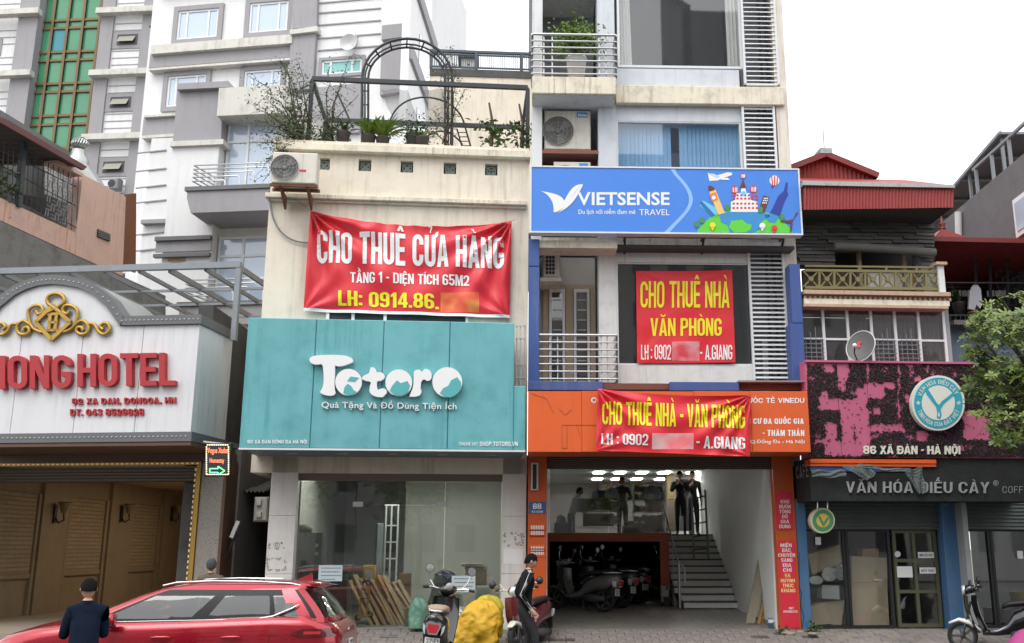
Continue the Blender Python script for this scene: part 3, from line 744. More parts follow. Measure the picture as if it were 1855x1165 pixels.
VD=-.75
vs_=thing('long_shop_sign','long blue travel agency sign with white lettering and a drawn globe with landmarks','sign',T,(T.uv(1200,425,VD)[0],VD,T.uv(1200,425,VD)[1]))
VBLUE=mat('sky_blue_print',(.065,.235,.74),.4,blotch=.12)
u0,u1,v0,v1=T.rect(960,303,1451,424,VD)
MB().box(u0+.03,u1-.03,VD,VD+.2,v0+.03,v1-.03).build('sign_face',VBLUE,T,vs_)
fr_=MB()
for a in ((u0,u1,v0,v0+.03),(u0,u1,v1-.03,v1),(u0,u0+.03,v0+.03,v1-.03),(u1-.03,u1,v0+.03,v1-.03)): fr_.box(a[0],a[1],VD-.015,VD+.2,a[2],a[3])
fr_.build('sign_frame',ALU,T,vs_)
d=VD-.004
# bird emblem made of two wings
flat(T,bez((980,346),(1000,350),(1018,352),(1022,364))+bez((1022,364),(1032,345),(1040,332),(1056,334))+bez((1056,334),(1040,344),(1036,360),(1024,377))+[(1005,385)]+bez((1003,384),(1004,368),(998,354),(980,346)),d,PWHITE,vs_,'emblem')
flat(T,bez((1056,334),(1044,346),(1040,366),(1008,385))+bez((1008,385),(1036,372),(1034,348),(1056,334))[1:-1],d-.003,VBLUE,vs_,'emblem')
flat(T,bez((1057,334),(1047,350),(1042,372),(1010,386))+bez((1010,386),(1034,368),(1036,352),(1052,337))[1:],d-.005,PWHITE,vs_,'emblem')
text_at(T,'V',1046,348,1070,372,d,PWHITE,vs_,bold=.022)
text_at(T,'IETSENSE',1072,348,1213,372,d,PWHITE,vs_,bold=.022)
text_at(T,'Du lịch với niềm đam mê',1048,377,1151,390,d,PWHITE,vs_,bold=.006)
text_at(T,'TRAVEL',1158,379,1213,390,d,PWHITE,vs_,bold=.0)
PALE=pmat('pale_blue_print',(140,185,245))
flat(T,[(1214,306),(1222,306)]+bez((1228,316),(1262,350),(1262,368),(1240,392))+[(1212,422),(1202,422)]+bez((1232,392),(1256,368),(1254,350),(1222,318)),d,PALE,vs_)
# globe
GREEN_P=pmat('green_print',(95,205,60)); SEA=pmat('sea_blue_print',(55,140,200)); TAN_P=pmat('tan_print',(235,195,120)); REDP=pmat('red_ink',(215,60,60)); BRN=pmat('brown_ink',(100,55,45)); DKB=pmat('dark_blue_ink',(40,60,150)); LEAF_P=pmat('leaf_ink',(70,140,75)); YEL_P=pmat('yellow_ink',(240,215,50)); MIDB=pmat('mid_blue_ink',(40,110,175)); CYP=pmat('pale_cyan_ink',(110,195,235)); PWH2=PWHITE
flat(T,[(1262,421)]+bez((1262,421),(1290,365),(1400,362),(1437,422),16)[1:],d,GREEN_P,vs_)
flat(T,bez((1303,388),(1330,380),(1370,380),(1392,388))+[(1396,392),(1380,400),(1382,412),(1366,421),(1322,421),(1318,408),(1306,402)],d-.003,SEA,vs_)
flat(T,[(1325,400),(1345,398),(1352,405),(1362,407),(1360,416),(1350,421),(1330,421),(1320,412)],d-.006,GREEN_P,vs_)
flat(T,[(1385,390),(1400,386),(1412,392),(1404,404),(1392,402)],d-.003,SEA,vs_)
# towers
flat(T,[(1267,372),(1273,363),(1312,384),(1297,396)],d,CYP,vs_)
flat(T,[(1267,368),(1271,364),(1296,390),(1290,393)],d-.003,MIDB,vs_)
flat(T,[(1284,346),(1296,343),(1313,386),(1301,389)],d-.006,TAN_P,vs_)
flat(T,[(1283,338),(1284,347),(1292,345),(1296,343),(1290,337),(1284,336)],d-.009,BRN,vs_); flat(T,[(1285,352),(1297,348),(1301,362),(1290,366)],d-.009,pmat('orange_ink',(225,135,60)),vs_)
flat(T,circ(1293,358,3.6),d-.012,PWHITE,vs_,'clock_face')
# striped onion-domed church, drawn simply
flat(T,[(1324,384),(1324,366),(1332,362),(1334,350),(1342,350),(1343,338),(1350,338),(1352,350),(1358,350),(1360,362),(1372,366),(1373,384)],d-.006,PWHITE,vs_)
for (cx,cy,r1) in ((1331,344,6.2),(1365,343,6.2),(1346,319,4.5)):
    flat(T,circ(cx,cy,r1) ,d-.009,REDP,vs_,'dome_print'); flat(T,[(cx-1.2,cy-r1+1),(cx,cy-r1*2),(cx+1.2,cy-r1+1)],d-.009,REDP,vs_)
    for k in (-.45,.15,.6): flat(T,[(cx+r1*k-.7,cy-r1*.7),(cx+r1*k+.9,cy-r1*.7),(cx+r1*k+.9,cy+r1*.7),(cx+r1*k-.7,cy+r1*.7)],d-.012,PWHITE,vs_)
flat(T,[(1340,341),(1346,324),(1352,341)],d-.009,BRN,vs_)
for y_ in (352,358,367,375):
    for x_ in range(1327,1371,7):
        flat(T,[(x_,y_),(x_+4,y_),(x_+4,y_+3.5),(x_,y_+3.5)],d-.009,REDP,vs_)
flat(T,circ(1347,350,4),d-.012,CYP,vs_)
flat(T,[(1383,354),(1394,357),(1385,386),(1374,383)],d-.003,BRN,vs_)
for a in range(3):
    for b_ in range(3): flat(T,[(1384+a*3-b_*1.3,358+b_*4),(1386+a*3-b_*1.3,358.6+b_*4),(1385.4+a*3-b_*1.3,361+b_*4),(1383.4+a*3-b_*1.3,360.5+b_*4)],d-.009,PWHITE,vs_)
flat(T,[(1395,386),(1402,372),(1410,355),(1420,346),(1424,330),(1427,331),(1426,347),(1428,352),(1421,366),(1412,392)],d-.003,DKB,vs_)
flat(T,[(1437,397),(1443,384),(1446,385),(1436,400),(1434,420),(1431,420),(1432,404),(1414,402),(1414,399),(1428,399)],d-.012,BRN,vs_)
for (cx,cy) in ((1262,406),(1272,399),(1318,376),(1417,393),(1378,380)): flat(T,circ(cx,cy,4.2,6,14),d-.015,LEAF_P,vs_)
for (cx,cy,m_) in ((1291,408,YEL_P),(1381,409,PWHITE),(1403,413,REDP)):
    flat(T,circ(cx,cy,5.4,n=16),d-.018,m_,vs_,'pin_print'); flat(T,[(cx-4.4,cy+3),(cx,cy+10),(cx+4.4,cy+3)],d-.018,m_,vs_,'pin_print')
# plane and balloon
flat(T,[(1282,313),(1288,315),(1295,319),(1318,312),(1326,313),(1326,317),(1300,327),(1285,328)],d,PWHITE,vs_,'aeroplane_print')
flat(T,[(1283,314),(1294,315),(1304,320),(1298,322)],d-.003,pmat('pale_wing',(190,210,235)),vs_); flat(T,[(1302,324),(1318,322),(1322,326),(1310,326)],d-.003,PWHITE,vs_)
flat(T,circ(1403,327,9),d,PWHITE,vs_,'balloon_print')
for k in (-6,-.6,4.8): flat(T,[(1403+k,319),(1405+k,319),(1405+k*.7,336),(1402.6+k*.7,336)],d-.003,REDP,vs_,'balloon_print')
flat(T,[(1399,336),(1403,336),(1400,341),(1397,341)],d,pmat('basket_ink',(60,60,90)),vs_)

# orange shop sign box
OD=-1.3
os_=thing('orange_shop_sign','wide orange sign board over the garage with white letters half covered by a banner','sign',T,(T.uv(1200,820,OD)[0],OD,T.uv(1200,820,OD)[1]))
edges=[956,1054,1258,1361,1466]
for a,b in zip(edges,edges[1:]):
    u0,u1,v0,v1=T.rect(a,709,b,819,OD)
    MB().cbox(u0+.002,u1-.002,OD,OD+.9,v0,v1,.006).build('sign_panel',ORANGE,T,os_)
d=OD-.004
for s,x0,y0,x1,y1,W_ in (('CÔ',1071,720,1092,730,.85),('QUỐC TẾ VINEDU',1346,721,1457,730,.8),('ĐỊNH CƯ ĐA QUỐC GIA',1334,758,1456,768,.5),('- THĂM THÂN',1382,779,1457,790,.5)):
    block_at(T,s,x0,y0,x1,y1,d,PWHITE,os_,W=W_,st=.18,t=.16,gap=.12)
text_at(T,'P.Trung Liên - Q.Đống Đa - Hà Nội',1290,795,1458,805,d,PWHITE,os_,bold=.01)
GH=pmat('glue_trace',(215,95,45))
for seg in (((963,713),(990,722),(1003,748)),((1012,740),(1024,752),(1035,742)),((1018,770),(1018,812),(1027,812),(1027,772)),((1045,770),(1052,795)),((1018,770),(1080,770))):
    m=MB()
    for a,b in zip(seg,seg[1:]):
        A,B_=T.P(*a,d),T.P(*b,d); m.bar(A,B_,.008,.003)
    m.build('glue_trace',mat('glue_brown',(.35,.08,.03),.6),T,os_)

# remains of a blue sign frame on the second storey
bf=thing('blue_sign_frame','remains of a blue sign frame around the balcony storey above the orange sign','sign frame',T,(T.uv(966,706,-.6)[0],-.6,T.uv(966,706,-.6)[1]))
for (a,b_,c_,e,nm) in ((957,433,977,482,'upright_panel'),(957,483,977,694,'upright_panel'),(1433,478,1452,585,'upright_panel'),(1434,586,1458,693,'upright_panel'),(956,691,1092,707,'lower_panel'),(1214,692,1339,708,'lower_panel')):
    dd=-.55 if nm=='upright_panel' else -.75
    pbox(T,nm,a,b_,c_,e,dd,dd+(.35 if nm=='upright_panel' else .2),NAVY,bf,ch=.008)
pbox(T,'steel_beam',1092,696,1462,706,-.6,-.5,mat('brown_steel',(.13,.05,.035),.7,dirt=.3),bf)
pbox(T,'tin_strip',1338,689,1464,692,-.8,-.1,GREYST,bf)
# small lit box sign beside the pillar and plates
def plate(fr,name,label,cat,x0,y0,x1,y1,d,m,th=.01,pn='plate',ch=0.002):
    u,v=fr.uv((x0+x1)/2,y1,d)
    t=thing(name,label,cat,fr,(u,d,v)); pbox(fr,pn,x0,y0,x1,y1,d,d+th,m,t,ch=ch); return t
t=plate(T,'light_box','narrow black and white light box high on the left orange pillar','lamp',962,838,975,888,-.14,ALU,.1,'casing',.01)
pbox(T,'black_cover',965,841,972,886,-.145,-.135,BLACK,t)
HN=mat('house_number_blue',(.035,.12,.33),.4)
t=plate(T,'house_number_plate','blue plate reading 88 on the left orange pillar','number plate',958,909,988,930,-.04,HN)
block_at(T,'88',965,912,981,922,-.044,PWHITE,t,W=.7,st=.2,t=.17); block_at(T,'XÃ ĐÀN',963,925,983,929,-.044,PWHITE,t,W=.7,st=.16,t=.16,gap=.15)
for (y0,y1,s,w) in ((951,972,'upper',1),(987,1009,'lower',0)):
    t=plate(T,'torn_sticker',f'{s} of two torn orange stickers with white bars on the left pillar','sticker',959,y0,987,y1,-.035,ORANGE)
    k=0
    for x in range(962,984,3):
        for ya,yb in (((y0+1,y0+8),(y0+11,y0+18)) if w else ((y0+3,y0+18),)):
            pbox(T,'white_bar',x,ya,x+1.6,yb,-.04,-.036,PWHITE,t)
    for y in ((y0+9,y0+19) if w else (y0+7,y0+11)): pbox(T,'dark_tape',959,y,987,y+1.4,-.044,-.041,BLACK,t)
t=thing('paper_banner','upper red paper strip with white words on the right orange pillar','banner',T,(T.uv(1421,960,-.04)[0],-.04,T.uv(1421,960,-.04)[1]),group='red strips on the right pillar')
flat(T,[(1413,889),(1434,892),(1437,959),(1406,960),(1405,900)],-.04,REDPRINT,t,'sheet')
for s,y in (('KHO',909),('BUÔN',918),('TỔNG',927),('ĐỒ',936),('GIA',945),('DỤNG',954)):
    w=4.2*len(s)*.62; block_at(T,s,1422-w,y-3.5,1422+w,y+3,-.044,PWHITE,t,W=.62,st=.17,t=.16,gap=.12)
t=thing('paper_banner','lower and longer red paper strip with an address on the right orange pillar','banner',T,(T.uv(1430,1138,-.04)[0],-.04,T.uv(1430,1138,-.04)[1]),group='red strips on the right pillar')
flat(T,[(1409,981),(1440,980),(1442,1052),(1448,1138),(1416,1140),(1413,1060)],-.04,REDPRINT,t,'sheet')
for s,y,m_ in (('MIỀN',988,0),('BẮC',997,0),('CHUYỂN',1006,0),('SANG',1015,0),('ĐỊA',1024,0),('CHỈ',1033,0),('55',1043,1),('HUỲNH',1052,2),('THÚC',1061,2),('KHÁNG',1070,2)):
    w=2.55*len(s); cx=1424+(y-988)*.05
    block_at(T,s,cx-w,y-3.5,cx+w,y+3,-.044,PWHITE if m_==0 else pmat('pale_yellow_print',(250,225,150)),t,W=.62,st=.17,t=.16,gap=.12)
block_at(T,'SĐT',1429,1100,1438,1104,-.044,PWHITE,t,W=.6); block_at(T,'0921663113',1419,1106,1445,1110,-.044,PWHITE,t,W=.6)

# ------------------------------------------------------------------ banners
def banner(fr,name,label,TL,TR,BR,BL,d,folds,sag_t,texts,patch=None,hem=0,curl=1.0,nu=130,nv=60,tied=None,group=None):
    cx,cy=(BL[0]+BR[0])/2,max(BL[1],BR[1])
    u,v=fr.uv(cx,cy,d); t=thing(name,label,'banner',fr,(u,d,v),group)
    W=TR[0]-TL[0]
    def base(s,q):
        x=(TL[0]*(1-s)+TR[0]*s)*(1-q)+(BL[0]*(1-s)+BR[0]*s)*q
        y=(TL[1]*(1-s)+TR[1]*s)*(1-q)+(BL[1]*(1-s)+BR[1]*s)*q
        y+=sag_t*4*s*(1-s)*(1-q)**1.5
        return x,y
    def relief(px,py):
        h=0
        for (cx_,cy_,am,k,ph) in folds:
            dx,dy=px-cx_,py-cy_; r=math.hypot(dx,dy)+1e-3; th=math.atan2(dy,dx)
            h+=am*math.exp(-r/(W*.42))*math.sin(k*th+ph)*min(1,r/25)
        h+=.006*math.sin(px*.05+2.0*math.sin(py*.03))+.004*math.sin(py*.11+px*.035)
        return h*curl
    def fn(px,py,dd):
        u,w=fr.uv(px,py,d); return (u,d-.012+relief(px,py)+(dd-d),w)
    MB().grid(lambda a,b: fn(*base(a,b),d),nu,nv).build('cloth',REDCLOTH,fr,t)
    if hem:
        MB().grid(lambda a,b: fn(*(lambda p: (p[0],p[1]))(base(a,1-hem+hem*b)),d-.004),nu,2).build('white_hem',PWHITE,fr,t)
    for (s,x0,y0,x1,y1,m_,bo,bow) in texts:
        def ft(px,py,dd,bow=bow):
            return fn(px,py,dd-.012)
        block_at(fr,s,x0,y0,x1,y1,d,m_,t,slope=bow,st=bo,t=bo*.92,fn=ft,cuts=36)
    if patch:
        x0,y0,x1,y1,m_=patch
        MB().grid(lambda a,b: fn(x0+(x1-x0)*a,y0+(y1-y0)*b,d-.005),20,8).build('faded_number_patch',m_,fr,t)
    if tied:
        m=MB()
        for a,b in tied: m.tube([fn(*a,d),fr.P(*b,d+.03)],.005,5)
        m.build('tie_cord',mat('red_cord',(.5,.03,.03),.6),fr,t)
    return t
def soft(name,a,b_):
    m=mat(name,a,.5); nt=m.node_tree; tc=nt.nodes.new('ShaderNodeTexCoord'); n=nt.nodes.new('ShaderNodeTexNoise'); n.inputs['Scale'].default_value=4; n.inputs['Detail'].default_value=1
    x=nt.nodes.new('ShaderNodeMix'); x.data_type='RGBA'; x.inputs['A'].default_value=(*a,1); x.inputs['B'].default_value=(*b_,1)
    mr=nt.nodes.new('ShaderNodeMapRange'); mr.inputs['From Min'].default_value=.35; mr.inputs['From Max'].default_value=.65
    nt.links.new(tc.outputs['Object'],n.inputs['Vector']); nt.links.new(n.outputs['Fac'],mr.inputs['Value']); nt.links.new(mr.outputs[0],x.inputs['Factor']); nt.links.new(x.outputs['Result'],nt.nodes['Principled BSDF'].inputs['Base Color']); return m
SOFTW=soft('soft_pale_patch',(.72,.16,.18),(.68,.42,.42)); SOFTR=soft('soft_red_patch',(.66,.06,.08),(.66,.30,.32)); SOFTO=soft('soft_orange_patch',(.72,.09,.04),(.78,.27,.06))
banner(T,'hanging_banner','red banner with yellow and white words tied over the middle of the orange sign',(1083,704),(1360,716),(1358,827),(1079,816),OD-.07,
       [(1083,704,.05,15,0),(1360,716,.05,17,1),(1079,816,.02,12,2),(1358,827,.02,12,0)],6,
       [('CHO THUÊ NHÀ - VĂN PHÒNG',1091,731,1349,773,PYELLOW,.15,.03),('LH : 0902',1089,786,1174,806,PWHITE,.15,.02),('- A.GIANG',1261,791,1349,813,PWHITE,.15,.03)],(1181,785,1256,814,SOFTW))
banner(T,'window_banner','nearly square red banner with large yellow letters inside the second storey window',(1152,491),(1326,490),(1332,657),(1154,658),-.02,
       [(1152,491,.012,15,0),(1326,490,.012,17,1),(1154,658,.01,12,2)],1,
       [('CHO THUÊ NHÀ',1160,510,1321,558,PYELLOW,.135,0),('VĂN PHÒNG',1178,577,1307,609,PYELLOW,.15,0),('LH : 0902',1161,625,1215,652,PWHITE,.13,0),('- A.GIANG',1268,625,1326,652,PWHITE,.13,0)],(1217,619,1267,654,SOFTR),nu=50,nv=40)
banner(K,'hanging_banner','largest red banner with white and yellow words stretched on the cream wall',(563,383),(927,400),(923,576),(550,564),-.1,
       [(563,383,.09,15,0),(927,400,.08,17,1),(550,564,.03,11,2),(923,576,.03,12,0),(740,300,.05,20,.5)],17,
       [('CHO THUÊ CỬA HÀNG',574,424,913,482,PWHITE,.165,.034),('TẦNG 1 - DIỆN TÍCH 65M2',634,496,850,515,PWHITE,.15,.03),('LH: 0914.86.',613,530,795,557,PYELLOW,.165,.035)],(798,530,868,566,SOFTO),hem=.03,
       tied=[((563,383),(515,345)),((927,400),(935,398))])
# ------------------------------------------------------------------ air conditioners
def ac_unit(fr,label,x0,y0,x1,y1,d,dep=.32,fan=(.3,.5,.36),tag=None,group='outdoor air conditioner units',front=True,bracket=True,m=ACWHITE):
    u0,u1,v0,v1=fr.rect(x0,y0,x1,y1,d); w,h=u1-u0,v1-v0
    t=thing('air_conditioner',label,'air conditioner',fr,((u0+u1)/2,d+dep/2,v0),group)
    MB().cbox(u0,u1,d,d+dep,v0,v1,.02).build('casing',m,fr,t)
    cx,cz,r=u0+w*fan[0],v0+h*fan[1],h*fan[2]
    MB().add([(cx+r*math.cos(a),d-.004,cz+r*math.sin(a)) for a in [i*2*math.pi/28 for i in range(28)]],[tuple(range(28))]).build('fan_opening',FANG,fr,t)
    fb=MB()
    for k in range(3):
        a=k*2.1+.4; pts=[(cx,cz)]+[(cx+r*.9*math.cos(a+b),cz+r*.9*math.sin(a+b)) for b in (0,.25,.5,.75)]
        fb.prism(pts,d-.012,d-.008)
    fb.lathe([(0,d-.02),(r*.2,d-.02),(r*.2,d-.006)],(cx,0,cz),12,'y').build('fan_blade',mat('blade_grey',(.16,.16,.15),.5),fr,t)
    g=MB()
    for q in (.35,.62,.88,1.0): g.tube([(cx+r*q*math.cos(i*.3142),d-.026,cz+r*q*math.sin(i*.3142)) for i in range(20)],.003 if q<1 else .009,4,closed=True)
    for i in range(8):
        a=i*.785; g.tube([(cx+r*.15*math.cos(a),d-.026,cz+r*.15*math.sin(a)),(cx+r*math.cos(a),d-.026,cz+r*math.sin(a))],.003,4)
    g.build('fan_grille',mat('grille_grey',(.35,.34,.32),.5),fr,t)
    pl=MB()
    pl.box(u0+w*.68,u0+w*.683+.002,d-.002,d,v0+.02,v1-.02); pl.build('panel_seam',MIDGREY,fr,t)
    if tag:
        a,b_,c_,e,mm=tag; MB().box(u0+w*a,u0+w*c_,d-.006,d-.001,v0+h*b_,v0+h*e).build('badge',mm,fr,t)
    if bracket:
        b=MB(); b.bar((u0-.03,d+.05,v0-.03),(u1+.03,d+.05,v0-.03),.05); b.bar((u0-.03,d+dep-.05,v0-.03),(u1+.03,d+dep-.05,v0-.03),.05)
        for q in (.2,.8): b.add([(u0+w*q-.02,d,v0-.05),(u0+w*q+.02,d,v0-.05),(u0+w*q+.02,d+dep+.3,v0-.05),(u0+w*q-.02,d+dep+.3,v0-.05),(u0+w*q-.02,d+dep+.3,v0-.3),(u0+w*q+.02,d+dep+.3,v0-.3)],[(0,1,2,3),(0,4,5,1),(0,3,4),(1,5,2),(2,5,4,3)])
        b.build('bracket',RUST,fr,t)
    return t
BB=pmat('badge_blue',(60,140,205)); RB=pmat('badge_red',(200,50,60))
t=ac_unit(T,'outdoor air conditioner with a blue badge on a rusty shelf in the narrow house recess',986,200,1070,271,.1,.4,(.3,.46,.37),(.7,.82,.93,.95,BB),bracket=False)
text_at(T,'Midea',1047,206,1063,211,.09,PWHITE,t,bold=.03)
pbox(T,'ac_shelf',979,272,1085,278,.02,.7,mat('rusty_shelf',(.25,.10,.07),.8,dirt=.4),tower)
ac_unit(T,'outdoor air conditioner of which only the top shows above the blue sign',1003,293,1070,350,.1,.4,(.3,.5,.37),(.7,.82,.93,.95,BB),bracket=False)
# side-on unit with louvred back in the balcony recess
u0,u1,v0,v1=T.rect(983,450,1015,503,.3)
t=thing('air_conditioner','small old air conditioner with a dark side grille above the balcony door','air conditioner',T,((u0+u1)/2,.5,v0),'outdoor air conditioner units')
MB().cbox(u0,u1,.3,.95,v0,v1,.03).build('casing',ACWHITE,T,t)
g=MB()
for i in range(6):
    for j in range(3):
        a=u0+(u1-u0)*(.18+.18*j); b=v0+(v1-v0)*(.12+.13*i); g.box(a,a+(u1-u0)*.14,.292,.302,b,b+(v1-v0)*.095)
g.build('side_grille',BLACK,T,t)
ubox(T,'ac_shelf',u0-.05,u1+.02,.28,1.0,v0-.08,v0-.005,CREAMD,tower)

# ------------------------------------------------------------------ cream house no. 90
DKC0=mat('dark_stained_concrete',(.10,.10,.095),.9,dirt=.6,dirtcol=(.02,.02,.02),streak=.5,blotch=.4,bump=.5)
KH=thing('cream_house','cream plastered house with a roof garden above the teal shop sign','building',K,(K.uv(715,1140)[0],0,0))
def kp(name,x0,y0,x1,y1,d0,d1,m,**kw): return pbox(K,name,x0,y0,x1,y1,d0,d1,m,KH,**kw)
kL=K.uv(480,480)[0]; kR=K.uv(957,480)[0]
zp=K.uv(720,268)[1]; zs=K.uv(700,828)[1]; zco=K.uv(720,352)[1]
# wall with openings for five vent blocks
vb=[(586,296),(661,300),(737,303),(815,305),(890,307)]
cells=[]
zt_,zb_=K.uv(700,268)[1],K.uv(700,350)[1]
ub=[K.uv(x,y)[0] for x,y in vb]; vc=K.uv(737,302)[1]; hw=.125
bx_=[kL]
for c in ub: bx_+=[c-hw,c+hw]
bx_.append(kR)
w=MB(); w.box(kL,kR,0,.25,vc+hw,zt_+.1); w.box(kL,kR,0,.25,zs-.3,vc-hw)
for i in range(0,len(bx_)-1,2): w.box(bx_[i],bx_[i+1],0,.25,vc-hw,vc+hw)
w.build('front_wall',CREAM,K,KH)
GB=mat('green_grey_block',(.24,.29,.26),.8,dirt=.4)
me1=MB()
ring=lambda r0,r1: ([(r1*math.cos(i*.2618),r1*math.sin(i*.2618)) for i in range(24)],[(r0*math.cos(i*.2618),r0*math.sin(i*.2618)) for i in range(24)])
a,b_=ring(.075,.1); me1.prism(a,.05,.12,[b_])
for an in (45,135):
    c_,s_=math.cos(R(an)),math.sin(R(an)); me1.bar((-.17*c_,.085,-.17*s_),(.17*c_,.085,.17*s_),.03,.06)
me1=me1.mesh('vent_block',GB); mbk=MB().box(-hw,hw,.2,.22,-hw,hw).mesh('vent_backing',INT_DARK)
for c in ub:
    o=bpy.data.objects.new('vent_block',me1); link(o,K.M@Matrix.Translation((c,.04,vc)),KH)
    o=bpy.data.objects.new('vent_backing',mbk); link(o,K.M@Matrix.Translation((c,.02,vc)),KH)
ubox(K,'parapet_cap',K.uv(503,260,-.15)[0],kR+.02,-.15,.3,K.uv(720,277,-.15)[1],K.uv(720,264,-.15)[1],CREAMD,KH,ch=.01)
ubox(K,'cornice',kL-.06,kR-.05,-.14,.05,K.uv(720,364,-.14)[1],K.uv(720,356,-.14)[1],CREAMD,KH,ch=.01)
ubox(K,'cornice',kL-.02,kR-.05,-.07,.05,K.uv(720,370,-.07)[1],K.uv(720,364,-.14)[1],CREAM,KH,ch=.01)
ubox(K,'side_wall',kR-.22,kR,.25,12,0,zt_,CREAM,KH); ubox(K,'side_wall',kL,kL+.22,.25,12,zs-.3,zt_,CREAM,KH); ubox(K,'lower_side_wall',K.uv(485,980)[0],K.uv(485,980)[0]+.1,.41,12,0,zs-.3,DKC0,KH)
ubox(K,'rear_wall',kL+.22,kR-.22,11.8,12,0,zt_,CREAM,KH)
ubox(K,'roof_deck',kL+.22,kR-.22,.25,11.8,zt_-.7,zt_-.6,CONC,KH)
ubox(K,'window_strip',K.uv(594,575)[0],K.uv(845,575)[0],-.015,.0,K.uv(700,620)[1],K.uv(700,560)[1],INT_DARK,KH)
for x in (594,640,698,846): ubox(K,'window_mullion',K.uv(x,575)[0]-.03,K.uv(x,575)[0]+.03,-.05,-.016,K.uv(700,620)[1],K.uv(700,560)[1],PWHITE,KH)
ac_unit(K,'rust-stained air conditioner under the parapet at the corner of the cream house',493,276,574,332,-.75,.36,(.28,.48,.42),(.62,.38,.76,.45,RB))
# shop front: tiled piers, lintel, glass
zop=K.uv(720,858)[1]
tl=[('left',484,533),('right',909,953)]
for nm,a,b in tl:
    ua,ub_=K.uv(a,980)[0],K.uv(b,980)[0]
    zz=[-.03,K.uv(500,1040)[1],K.uv(500,934)[1],zs]
    for z0_,z1_ in zip(zz,zz[1:]): MB().cbox(ua,ub_,0,.4,z0_+.002,z1_-.002,.006).build('pier_tile',TILE,K,KH)
xs=[533,628,679,724,818,909]
for a,b in zip(xs,xs[1:]):
    ua,ub_=K.uv(a,845)[0],K.uv(b,845)[0]; MB().cbox(ua+.002,ub_-.002,0.005,.4,zop,zs,.006).build('lintel_tile',TILE,K,KH)
kO0,kO1=K.uv(533,980)[0],K.uv(909,980)[0]
ubox(K,'shutter_box',kO0,kO1,.1,.2,zop-.13,zop+.0,mat('shutter_brown',(.16,.13,.11),.5),KH)
ubox(K,'step',K.uv(484,1141)[0]+.1,K.uv(953,1141)[0],-.45,.15,-.28,-.03,mat('grey_granite',(.15,.15,.145),.5,speck=.4),KH,ch=.01)
ubox(K,'door_sill',kO0,kO1,.15,.45,-.05,.06,GREYST,KH)
# glass leaves
KS=lambda px: K.uv(px,980,.3)[0]
zg0,zg1=.06,zop-.13; ztr=K.uv(720,915,.3)[1]
for a,b,z0_,z1_,nm in ((540,641,zg0,zg1,'glass_panel'),(642,804,zg0,ztr,'glass_door'),(642,804,ztr,zg1,'glass_panel'),(805,907,zg0,zg1,'glass_panel')):
    MB().box(KS(a)+.004,KS(b)-.004,.3,.312,z0_+.004,z1_-.004).build(nm,GLASS_SHOP,K,KH)
for x,y in ((648,914),(801,914)): pbox(K,'door_clamp',x-9,y-5,x+9,y+4,.28,.33,STEEL,KH)
ubox(K,'side_frame',kO0,KS(540),.28,.34,zg0,zg1,GREYST,KH)
# interior
ubox(K,'floor',kO0-.2,kO1+.2,.15,8,-.05,.05,FLOORT,KH)
GRW=mat('greenish_wall',(.56,.57,.54),.7,dirt=.05)
ubox(K,'interior_wall',kO0-.25,kO0-.2,.4,8,0,3.3,GRW,KH); ubox(K,'interior_wall',kO1+.2,kO1+.22,.4,8,0,3.3,GRW,KH)
ubox(K,'interior_wall',K.uv(735,980,5)[0],kO1+.2,4.5,4.6,0,3.3,GRW,KH); ubox(K,'interior_wall',kO0-.2,kO1+.2,7.9,8,0,3.3,GRW,KH)
ubox(K,'ceiling',kO0-.2,kO1+.2,.4,8,3.3,3.35,INT_WALL,KH)
ubox(K,'ceiling_beam',kO0-.2,kO1+.2,3.2,3.6,3.0,3.3,INT_WALL,KH)
for (x,y,dd) in ((592,874,1.2),(620,882,1.6),(643,889,2.2),(688,899,2.6),(733,906,2.8),(752,888,2.6),(781,898,3),(819,888,2.4),(843,898,3),(887,888,2.2),(905,897,3)):
    u=K.uv(x,y,dd)[0]
    MB().lathe([(.0,3.27),(.045,3.27),(.06,3.299)],(u,dd,0),10).build('ceiling_spot',LAMPS,K,KH)
for (x,y) in ((735,872),(880,872)):
    u=K.uv(x,y,1.0)[0]; MB().box(u-.12,u+.12,.8,1.2,3.26,3.29).build('ceiling_lamp',mat('dim_greenish_lamp',(1,1,1),.5,emit=(.85,1,.7),estr=3),K,KH)
# paper notices, marks
def notice(fr,label,x0,y0,x1,y1,d,lines,m=PWHITE,col=None,group='printed notices'):
    t=thing('paper_notice',label,'notice',fr,(fr.uv((x0+x1)/2,y1,d)[0],d,fr.uv((x0+x1)/2,y1,d)[1]),group)
    pbox(fr,'sheet',x0,y0,x1,y1,d,d+.002,m,t)
    k=MB()
    h=y1-y0
    for i in range(lines):
        y=y0+h*(.18+.7*i/max(1,lines-1)) ; x=x0+(x1-x0)*.12
        while x<x1-(x1-x0)*(.12 if i<lines-1 else .35):
            w_=rnd.uniform(1.5,4); u0,v0=fr.uv(x,y+.7,d-.003); u1,v1=fr.uv(x+w_,y-.7,d-.003)
            k.add([(u0,d-.003,v0),(u1,d-.003,v0),(u1,d-.003,v1),(u0,d-.003,v1)],[(0,1,2,3)]); x+=w_+1
    k.build('print_line',DKGREY,fr,t); return t
PALEB=mat('pale_bluish_paper',(.66,.76,.80),.6)
notice(K,'pale notice taped to the left shop window beside the steel cabinet',577,1024,620,1053,.28,4,PALEB)
notice(K,'pale notice taped to the right shop window above the yellow sack',818,1043,861,1073,.28,4,PALEB)
flat(K,[(913,993),(948,995),(947,1022),(912,1021)],-.003,PWHITE,KH,'pasted_paper')
SM=mat('glue_smear',(.34,.30,.26),.8,dirt=.5)
